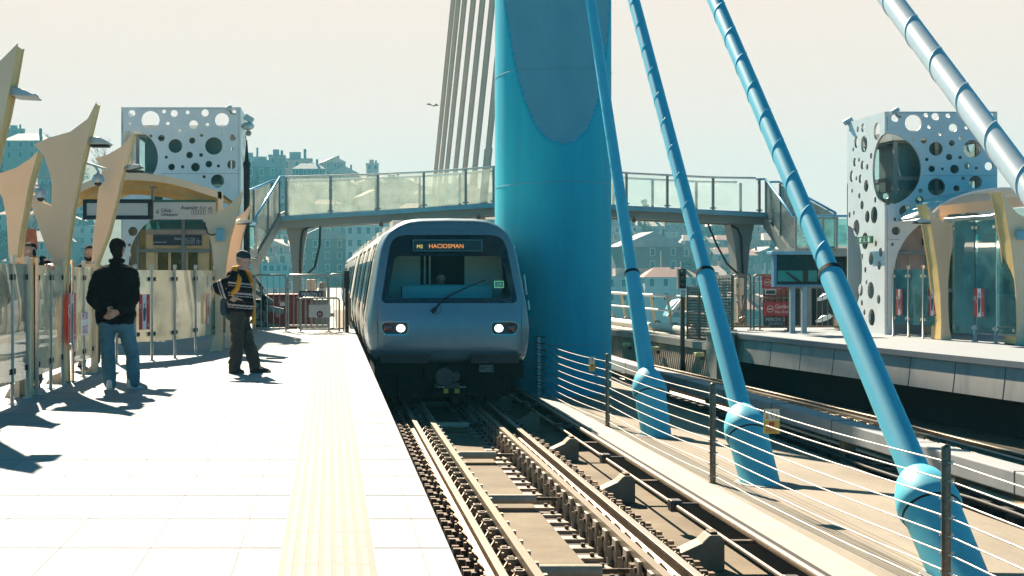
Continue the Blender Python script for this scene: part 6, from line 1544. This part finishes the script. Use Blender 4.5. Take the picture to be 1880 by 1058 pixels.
sw = garment_top(J2, [m_sw, m_st1, m_st2], mn2, 'sweater', .022, .10, extra=belly, sleeve=.9, disp=.010, matfun=stripes, voxel=.006)
m_vest = M('orange yellow vest', (.75,.31,.015), .7, var=.12, scale=12)
def vl(pts, wd, name='vest_panel'):
    b = MB(); P = [Vector(p) for p in pts]
    for a, c in zip(P, P[1:]): b.bar(a, c, wd, .018, up=(0,-1,0))
    return b
vest = soft('vest', [(A2(431,494,-.10), A2(441,513,-.19), .028, .034), (A2(441,513,-.19), A2(437,530,-.20), .034, .036), (A2(437,530,-.20), A2(424,543,-.19), .036, .030), (A2(431,494,-.10), A2(438,491,.10), .030, .030), (A2(438,491,.10), A2(455,501,.14), .028, .03), (A2(455,501,.14), A2(462,518,.10), .034, .032), (A2(431,494,-.10), A2(430,500,.0), .045, .05),
     (A2(462,518,.13), A2(464,545,.12), .020, .020), (A2(464,545,.12), A2(465,592,.10), .020, .026)], m_vest, mn2, voxel=.008, smooth=3, disp=.004)
jb = soft('dark_jacket_tail', [(A2(411,555,-.08), A2(413,572,-.05), .05, .065), (A2(413,572,-.05), A2(425,582,0), .065, .06), (A2(411,552,-.1), A2(420,545,-.15), .045, .04)], M('navy jacket tail', (.02,.045,.06), .8), mn2, voxel=.010, smooth=3, disp=.008)
b = MB(); b.tube([A2(463,535,-.02), A2(465.5,545,-.0), A2(465.5,560,.0)], .008, 6); b.build('strap', m_pwh, mn2)
m_tr2 = M('dark brown trousers', (.035,.030,.022), .85, var=.25, scale=10, bump=.3, bscale=60)
garment_legs(J2, m_tr2, mn2, 'trousers', .014, .99, wide=.020, seed=7, disp=.014)
m_sh2 = M('dark brown shoe', (.022,.014,.010), .5, var=.2)
shoe(J2['anL'], A2(492,684,.05), m_sh2, mn2, .985); shoe(J2['anR'], A2(446,686,-.12), m_sh2, mn2, .985)

# --- woman and bearded man behind the glass
def bystander(hx, hy, Y, label, fdir, top, hairf, beard=False, lean=0.0, sc=1.0, armR=None):
    def A(px, py, dy=0): p = W(px, py, Y); p.y += dy; return p
    h = A(hx, hy); u = Vector((0,0,1)); k = h - u*.15; J = dict(head=h, neck=k)
    zt_ = h.z; X = h.x
    J.update(shL=Vector((X-.18, Y, zt_-.26)), shR=Vector((X+.18, Y, zt_-.26)), elL=Vector((X-.24, Y+.02, zt_-.55)), elR=Vector((X+.24, Y+.02, zt_-.55)), wrL=Vector((X-.22, Y-.10, zt_-.78)), wrR=Vector((X+.22, Y-.10, zt_-.78)),
        hipL=Vector((X-.09, Y, zt_-.72)), hipR=Vector((X+.09, Y, zt_-.72)), knL=Vector((X-.10, Y-.02, .50)), knR=Vector((X+.10, Y-.02, .50)), anL=Vector((X-.10, Y, .09)), anR=Vector((X+.10, Y, .09)), toeL=Vector((X-.12, Y-.15, .04)), toeR=Vector((X+.12, Y-.15, .04)))
    if armR: J['elR'], J['wrR'] = Vector(armR[0]), Vector(armR[1])
    r = thing('person', label, 'person', (X, Y, 0)); hd = (Vector(J['wrR'])-Vector(J['elR'])).normalized()
    hands = hand_prims(J['wrL'], (0,-.2,-1), (0,1,-.2), (0,-1,0), .4) + hand_prims(J['wrR'], hd, (0,.2,-1) if armR else (0,1,-.2), (0,-1,0), .5)
    person_body(J, m_skin if beard else m_skin2, r, fdir, hands, voxel=.009, s=sc); eyes(h, fdir, r, sc)
    f = Vector(fdir).normalized()
    soft('hair', hairf(h, f, u), m_hair, r, voxel=.008, smooth=2, disp=.005, dscale=.03)
    if beard: soft('beard', [(h+f*.070-u*.075-Vector((.02,0,0)), h+f*.070-u*.075+Vector((.02,0,0)), .030, .030), (h+f*.045-u*.05-Vector((.058,0,0)), h+f*.060-u*.080-Vector((.02,0,0)), .020, .024), (h+f*.045-u*.05+Vector((.058,0,0)), h+f*.060-u*.080+Vector((.02,0,0)), .020, .024), (h+f*.092-u*.038-Vector((.018,0,0)), h+f*.092-u*.038+Vector((.018,0,0)), .007, .007)], m_hair, r, voxel=.006, smooth=1)
    garment_top(J, top, r, 'coat', .022, -.05, sleeve=.95); garment_legs(J, M('dark trousers', (.02,.022,.03), .8), r, 'trousers')
    shoe(J['anL'], J['toeL'], m_sh2, r, .98); shoe(J['anR'], J['toeR'], m_sh2, r, .98)
    return r, J
m_ct = M('dark coat', (.012,.011,.011), .95, spec=.15, var=.3, scale=20)
w1, Jw = bystander(53, 465, 18.3, 'woman with tied dark hair and orange scarf leaning behind the glass', (-.2,-1,-.25), m_ct, lambda h, f, u: [(h+u*.05-f*.03, h+u*.060+f*.005, .084, .066), (h-f*.05-u*.02, h-f*.06-u*.05, .07, .05), (h+u*.03+f*.03+Vector((.06,0,0)), h-u*.03+f*.01+Vector((.075,0,0)), .030, .022), (h+u*.03+f*.03-Vector((.06,0,0)), h-u*.03+f*.01-Vector((.075,0,0)), .030, .022), (h-f*.11-u*.0, h-f*.13-u*.05, .04, .035)], armR=(W(78,482,18.1), W(88,485,17.95)))
soft('scarf', [(W(64,476,18.25), W(76,479,18.3), .045, .04), (W(45,481,18.2), W(64,478,18.22), .05, .05)], M('orange scarf', (.60,.25,.03), .8), w1, voxel=.010, smooth=3, disp=.006)
m1, Jm = bystander(164, 467, 22.4, 'bearded man with short dark hair looking over the glass', (.12,-1,0), m_ct, lambda h, f, u: [(h+u*.058-f*.03, h+u*.068+f*.010, .080, .066), (h-f*.05-u*.01, h-f*.055-u*.04, .068, .05)], beard=True)
# --- driver behind the windscreen
dx_, dz_ = T2(819, 513)
r = thing('person', 'train driver in dark clothes seated behind the windscreen', 'person', (dx_, YT+1.25, dz_-.8)); hh = Vector((dx_, YT+1.2, dz_)); f = Vector((0,-1,0)); u = Vector((0,0,1))
Jd = dict(head=hh, neck=hh-u*.15, shL=hh+Vector((-.18,0,-.25)), shR=hh+Vector((.18,0,-.25)), elL=hh+Vector((-.25,-.08,-.48)), elR=hh+Vector((.25,-.08,-.48)), wrL=hh+Vector((-.15,-.28,-.50)), wrR=hh+Vector((.15,-.28,-.50)), hipL=hh+Vector((-.1,.02,-.74)), hipR=hh+Vector((.1,.02,-.74)), knL=hh+Vector((-.13,-.42,-.72)), knR=hh+Vector((.13,-.42,-.72)), anL=hh+Vector((-.13,-.42,-1.12)), anR=hh+Vector((.13,-.42,-1.12)), toeL=hh+Vector((-.13,-.58,-1.16)), toeR=hh+Vector((.13,-.58,-1.16)))
person_body(Jd, m_skin, r, (0,-1,0), hand_prims(Jd['wrL'], (.4,-1,-.1), (0,0,-1), (1,0,0), .5)+hand_prims(Jd['wrR'], (-.4,-1,-.1), (0,0,-1), (-1,0,0), .5), voxel=.010); eyes(hh, (0,-1,0), r)
soft('hair', [(hh+u*.058-f*.03, hh+u*.062+f*.012, .082, .072)], m_hair, r, voxel=.009, smooth=2); garment_top(Jd, M('driver shirt', (.02,.035,.045), .8), r, 'shirt', .02, .0); garment_legs(Jd, m_tr2, r, 'trousers')
b = MB(); b.box(dx_-.24, dx_+.24, YT+1.05, YT+1.42, dz_-.92, dz_-.82); b.box(dx_-.22, dx_+.22, YT+1.40, YT+1.46, dz_-.82, dz_-.1); b.box(dx_-.06, dx_+.06, YT+1.2, YT+1.3, dz_-1.2, dz_-.92); so_ = b.build('driver_seat', m_in2, train, bevel=.02)
# ------------------------------------------------------------------ far shore
def ridge(px):
    key = [(-900,60),(0,58),(120,52),(300,46),(450,44),(600,42),(760,38),(900,33),(1050,25),(1200,21),(1400,20),(1560,22),(1800,28),(2600,40)]
    for (xa, ya), (xb, yb_) in zip(key, key[1:]):
        if xa <= px <= xb: return ya+(yb_-ya)*(px-xa)/(xb-xa)
    return 60 if px < 0 else 40
def th(X, Y):
    px = CX + F*X/max(Y, 1); t = min(1, max(0, (Y-330)/330)); s = t*t*(3-2*t)
    return -14.6 + (ridge(px)*.93+14.6)*s**.8 + (1.8*noise.noise(Vector((X*.02, Y*.02, 3))) if Y > 345 else 0) + (1.4 if Y >= 336 else 0)
b = MB(); nx, ny = 90, 60
for j in range(ny):
    Y = 325 + 620*j/(ny-1)
    for i in range(nx):
        X = (-1100 + 3300*i/(nx-1))/F*Y*1.0
        b.v.append(Vector((X, Y, th(X, Y) if j < ny-1 else -14.6)))
for j in range(ny-1):
    for i in range(nx-1): b.f.append([j*nx+i, j*nx+i+1, (j+1)*nx+i+1, (j+1)*nx+i]); b.m.append(0); b.s.append(True)
struct(b, 'hillside', M('hill scrub', (.05,.08,.05), .95, var=.4, scale=.05, dirt=((.10,.09,.06), .03, .7)), fix=False)
m_roofs = [M('faded terracotta roof', (.34,.15,.10), .8, var=.25, scale=.5), M('pale tiled roof', (.55,.42,.34), .8, var=.2, scale=.5), M('grey roof', (.28,.27,.26), .8, var=.2, scale=.5)]
m_walls = [M('cream render', (.40,.34,.27), .85, var=.12, scale=.3), M('pinkish render', (.34,.23,.19), .85, var=.12, scale=.3), M('grey timber', (.14,.14,.12), .85, var=.2, scale=.4), M('white render', (.50,.47,.43), .85, var=.1, scale=.3)]
m_win = M('far window', (.06,.08,.09), .2); m_wfr = M('window surround', (.70,.62,.55), .7)
def house(w_, d_, st, roof, wm, rm, nwin, label='', flat=False, eave=.4):
    """house with its front towards the water; origin at the middle of its base"""
    h = st*3.0; r = thing('house', label, 'house'); b = MB(); b.box(-w_/2, w_/2, 0, d_, -4, h); b.build('wall', wm, r)
    b = MB()
    if roof == 'gable': b.prism([(-w_/2-eave,-eave,h),(w_/2+eave,-eave,h),(0,-eave,h+w_*.24)], (0,d_+2*eave,0))
    elif roof == 'hip': b.add([(-w_/2-eave,-eave,h),(w_/2+eave,-eave,h),(w_/2+eave,d_+eave,h),(-w_/2-eave,d_+eave,h),(-w_/2+w_*.25,d_/2,h+w_*.18),(w_/2-w_*.25,d_/2,h+w_*.18)], [(0,1,5,4),(1,2,5),(2,3,4,5),(3,0,4),(0,3,2,1)])
    else: b.box(-w_/2-.2, w_/2+.2, -.2, d_+.2, h, h+.35); b.box(-w_/4, w_/8, d_*.3, d_*.7, h+.35, h+2.0)
    rf = b.build('roof', rm, r); b = MB(); b.box(w_*.22, w_*.22+.8, d_*.4, d_*.4+.8, h+.3, h+w_*.24+.6); b.build('chimney', m_walls[2], rf)
    first = None
    for s_ in range(st):
        for k in range(nwin):
            x = -w_/2 + w_*(k+.5)/nwin; z = s_*3.0+1.0
            if first is None:
                f = MB()
                f.box(x-.62, x+.62, -.10, .02, z-.12, z); f.box(x-.62, x+.62, -.10, .02, z+1.6, z+1.75); f.box(x-.62, x-.5, -.1, .02, z, z+1.6); f.box(x+.5, x+.62, -.1, .02, z, z+1.6)
                first = f.build('window', m_wfr, r); g = MB(); g.box(x-.5, x+.5, -.03, .01, z, z+1.6); pn = g.build('pane', m_win, first); bp = (x, z)
            else:
                c = first.copy(); COL.objects.link(c); c.parent = r; c.location = (x-bp[0], 0, z-bp[1]); p2 = pn.copy(); COL.objects.link(p2); p2.parent = c
    return r
random.seed(77)
protos = []
for (w_, d_, st, rf, wi, ri, nw) in [(11,9,2,'hip',0,0,4),(9,9,3,'gable',1,1,3),(14,10,3,'flat',3,2,5),(12,9,2,'gable',2,1,4),(8,8,4,'flat',1,2,3),(16,10,2,'hip',0,1,5)]:
    protos.append((house(w_, d_, st, rf, m_walls[wi], m_roofs[ri], nw), (w_, st, rf, ['cream','pink','grey','white'][wi], ['terracotta','pale tiled','grey flat'][ri])))
tab = child_table(); used = set(); cnt = 0
def where(px, py):
    if px < 140: return 'between the left masts'
    if px < 470: return 'behind the left lift tower'
    if px < 535: return 'beside the lamp post'
    if px < 600: return 'above the tube gate'
    if px < 690: return 'left of the train'
    if px < 910: return 'behind the left footbridge glass'
    if px < 1145: return 'behind the pylon edge'
    if px < 1215: return 'between pylon and first cable'
    if px < 1290: return 'between first and second cable'
    if px < 1370: return 'left of the right bridge column'
    if px < 1500: return 'right of the right bridge column'
    return 'behind the right tower'
spots = []
random.seed(4)
for row, (Yr, step) in enumerate([(344,46),(368,44),(395,42),(425,40),(458,40),(495,38),(535,36),(580,34),(630,33)]):
    px = -40 + (row*17) % 40
    while px < 1640:
        px += step*random.uniform(.8, 1.5)
        if 150 < px < 440 and row < 8: continue
        if 1560 < px < 1660: continue
        spots.append((px + random.uniform(-6, 6), Yr + random.uniform(-9, 9), row))
vis = [s for s in spots if s[0] < 150 or 440 < s[0] < 915 or 1105 < s[0] < 1560]
ordn = {}
for (px, Y, row) in vis[:170]:
    po_, info = random.choice(protos if row > 1 else protos[:4]); c = copy_tree(po_, None, tab); X = (px-CX)*Y/F
    c.location = (X, Y, th(X, Y)+.2); c.rotation_euler = (0,0,R(random.uniform(-28, 28))); k = random.uniform(.75, 1.05); c.scale = (k,k,k*random.uniform(.85,1.1))
    wr_ = where(px, 0); tier = ['waterfront','waterfront','low on the slope','low on the slope','halfway up','halfway up','high on the slope','near the skyline','on the skyline'][row]
    c['label'] = f'{info[3]} {info[1]}-storey house, {info[4]} roof, {tier}, {wr_}'; c['category'] = 'house'; c['group'] = 'hazy houses on the far shore'; cnt += 1
for po_, _ in protos:
    for c in list(tab.get(po_.name, [])):
        for g in tab.get(c.name, []): bpy.data.objects.remove(g)
        bpy.data.objects.remove(c)
    bpy.data.objects.remove(po_)
def place(h, px, py, Y, rz=0): q = W(px, py, Y); h.location = q; h.rotation_euler = (0,0,R(rz)); return h
h = house(12.2, 9, 3, 'gable', m_walls[2], m_roofs[2], 4, 'old grey timber house with gable and four pale windows above the tube gate'); place(h, 590, 505, 380, 6)
h = house(11, 9, 5, 'flat', m_walls[3], m_roofs[2], 5, 'tall pale block with rows of windows just left of the train roof'); place(h, 676, 505, 372, -4)
h = house(15, 10, 2, 'gable', m_walls[2], m_roofs[2], 3, 'large dark gabled boathouse between the two nearest-pylon cables', eave=1.0); place(h, 1198, 500, 360, 4)
h = house(22, 9, 2, 'flat', m_walls[3], m_roofs[1], 8, 'long pale waterfront terrace building under the gabled boathouse'); place(h, 1180, 560, 335, 0)
h = house(12, 9, 2, 'hip', m_walls[3], m_roofs[0], 4, 'waterfront pavilion with green sign left of the signal post'); place(h, 1235, 560, 330, 0)
hc_ = house(10, 8, 2, 'gable', m_walls[2], m_roofs[2], 3, 'dark gabled cafe building with roof sign right of the black lamp post'); place(hc_, 480, 355, 520, 0); hc_.scale = (1.15,1.15,1.5)
text('RIC CAFE', 1.7, (-4.6, -.25, 3.1), m_pwh, hc_, name='roof_sign', depth=.05)
h = house(5, 8, 3, 'flat', m_walls[1], m_roofs[2], 2, 'narrow pink brick house attached right of the cafe building'); place(h, 508, 350, 522, 0); h.scale = (1.1,1.1,1.3)
h = house(11, 8, 2, 'hip', m_walls[2], m_roofs[2], 4, 'broad dark roofed house on the skyline above the footbridge'); place(h, 567, 345, 530, 0); h.scale = (1,1,1.1)
h = house(9, 8, 2, 'flat', m_walls[0], m_roofs[2], 3, 'block with small rooftop towers on the skyline'); place(h, 545, 340, 545, 0); h.scale = (1.2,1,1.5)
h = house(5, 8, 3, 'flat', m_walls[3], m_roofs[1], 2, 'pale tower block above the footbridge handrail'); place(h, 684, 342, 560, 0); h.scale = (.9,1,.9)
h = house(14, 10, 2, 'hip', m_walls[0], m_roofs[1], 4, 'big pale roofed house at the far left above the masts'); place(h, 48, 296, 400, 0); h.scale = (.85,1,.9)
# trees on the slope
m_leaf = [M('dark foliage', (.05,.08,.04), .8, var=.4, scale=.6), M('dull foliage', (.09,.10,.05), .8, var=.4, scale=.6)]; m_bark = M('bark', (.10,.075,.05), .9)
def far_tree(H_, Wd, seed, leaf, conic=False):
    random.seed(seed); r = thing('tree', '', 'tree'); b = MB(); b.tube([(0,0,-2),(0.1,0,H_*.35),(.0,.1,H_*.75)], [.35,.25,.08], 7)
    for k in range(5): a = random.uniform(0,6.3); b.tube([(0,0,H_*.35),(math.cos(a)*Wd*.3,math.sin(a)*Wd*.3,H_*.6)], [.14,.05], 5)
    b.build('trunk', m_bark, r); b = MB(); blobs = []
    for k in range(9):
        a = random.uniform(0,6.3); t = random.random(); rad = Wd*.30*(1-t*.8 if conic else 1); blobs.append((Vector((math.cos(a)*rad*random.random()**.5, math.sin(a)*rad, H_*(.4+.5*t))), Wd*random.uniform(.14,.24)*(1.1-t*.6 if conic else 1)))
    for i in range(900):
        c, rr0 = random.choice(blobs); v = Vector((random.gauss(0,1), random.gauss(0,1), random.gauss(0,.8))).normalized()*rr0*random.uniform(.5,1.15); p = c+v; s = random.uniform(.16,.36)
        x = Vector((random.uniform(-1,1), random.uniform(-1,1), random.uniform(-1,1))).normalized(); y = x.orthogonal().normalized(); b.add([p-x*s, p-y*s*.6, p+x*s, p+y*s*.6], [(0,1,2,3)])
    b.build('crown', leaf, r, fix=False); return r
tps = [far_tree(9, 8, 1, m_leaf[0]), far_tree(7, 7, 2, m_leaf[1]), far_tree(12, 4.5, 3, m_leaf[0], True), far_tree(8, 9, 4, m_leaf[0])]
tab = child_table(); random.seed(12)
tk = ['rounded dark tree', 'rounded olive green tree', 'slim dark cypress', 'wide dark tree']
n_ = 0
for row, Yr in enumerate([340, 356, 382, 410, 442, 476, 515, 556, 605, 645]):
    for k in range(20):
        px = random.uniform(-40, 1600)
        if 150 < px < 440 or 915 < px < 1100 or (row > 6 and px > 100): continue
        Y = Yr + random.uniform(-8, 8); i = random.randrange(4); c = copy_tree(tps[i], None, tab); X = (px-CX)*Y/F; c.location = (X, Y, th(X, Y)+.1); s = random.uniform(.7, 1.25); c.scale = (s,s,s); c.rotation_euler = (0,0,random.uniform(0,6))
        tier = ['at the waterline','at the waterline','low on the slope','low on the slope','halfway up','halfway up','high on the slope','high on the slope','on the skyline','on the skyline'][row]
        c['label'] = f'hazy {tk[i]} {tier} {where(px,0)}'; c['category'] = 'tree'; c['group'] = 'hazy trees on the far shore'
for (px, py, Y, i, s, lab) in [(10,330,430,0,1.6,'hazy dark tree at the far left edge above the shelter'),(95,318,420,3,1.3,'wide hazy tree behind the big horn mast at left'),(128,322,440,1,1.3,'olive tree between the two left horn masts'),(1183,440,470,2,1.5,'tall pointed cypress just under the deck right of first cable')]:
    c = copy_tree(tps[i], None, tab); c.location = W(px, py+ s*6*F/Y*.5, Y); c.scale = (s,s,s); c['label'] = lab; c['category'] = 'tree'
for t_ in tps:
    for c in list(tab.get(t_.name, [])): bpy.data.objects.remove(c)
    bpy.data.objects.remove(t_)
# bare tree left of the tower
random.seed(8); r = thing('bare_tree', 'bare leafless tree left of the left lift tower', 'tree', W(210, 300, 120)); b = MB(); base = W(214, 330, 120); base.z -= 2
def branch(p, d, L, rad, lev):
    q = p + d*L; b.tube([p, p.lerp(q,.5)+Vector((random.uniform(-.05,.05)*L,0,0)), q], [rad, rad*.8, rad*.6], 5)
    if lev == 0: return
    for k in range(3 if lev > 1 else 2): branch(p.lerp(q, random.uniform(.5,1)), (d+Vector((random.uniform(-.75,.75), random.uniform(-.6,.6), random.uniform(-.1,.4)))).normalized(), L*random.uniform(.6,.8), rad*.6, lev-1)
branch(base, Vector((-.05,0,1)), 2.2, .07, 5); b.build('trunk', m_bark, r)
# white ferry cabin by the gate, boats
def boat(px, py, Y, L, label):
    c = W(px, py, Y); c.z = -14.0; r = thing('boat', label, 'boat', c); b = MB(); h = 1.6
    b.prism([(c.x-L/2,c.y,c.z+h),(c.x-L/2+.8,c.y,c.z-.2),(c.x+L/2-1.6,c.y,c.z-.2),(c.x+L/2,c.y,c.z+h+.3)], (0,3,0)); b.build('hull', m_white, r); b = MB(); b.box(c.x-L*.3, c.x+L*.2, c.y+.3, c.y+2.7, c.z+h, c.z+h+2.2); cb2 = b.build('cabin', m_white, r); b = MB(); b.box(c.x-L*.28, c.x+L*.18, c.y+.27, c.y+.3, c.z+h+.8, c.z+h+1.6); b.build('cabin_window', m_win, cb2)
boat(1140, 600, 300, 12, 'white boat moored right of the pylon'); boat(1215, 600, 310, 9, 'small white boat moored below the waterfront pavilion')
h = house(6.5, 6, 1, 'flat', m_walls[3], m_roofs[1], 4, 'small white cabin building above the gate left of the bridge column'); place(h, 505, 504, 330, 0); h.scale = (.9,1,.75)
# ------------------------------------------------------------------ haze
b = MB(); b.box(-900, 1500, -40, 1000, -16, 75)
mh = bpy.data.materials.new('haze'); mh.use_nodes = True; t = mh.node_tree; t.nodes.clear(); o_ = t.nodes.new('ShaderNodeOutputMaterial'); pv = t.nodes.new('ShaderNodeVolumePrincipled')
pv.inputs['Color'].default_value = (.22,.72,.88,1); pv.inputs['Density'].default_value = .00045; pv.inputs['Anisotropy'].default_value = 0
t.links.new(pv.outputs[0], o_.inputs['Volume']); hz = b.build('haze', mh); tag(hz, 'thin pale blue haze over the inlet and far shore', 'haze', kind='stuff')
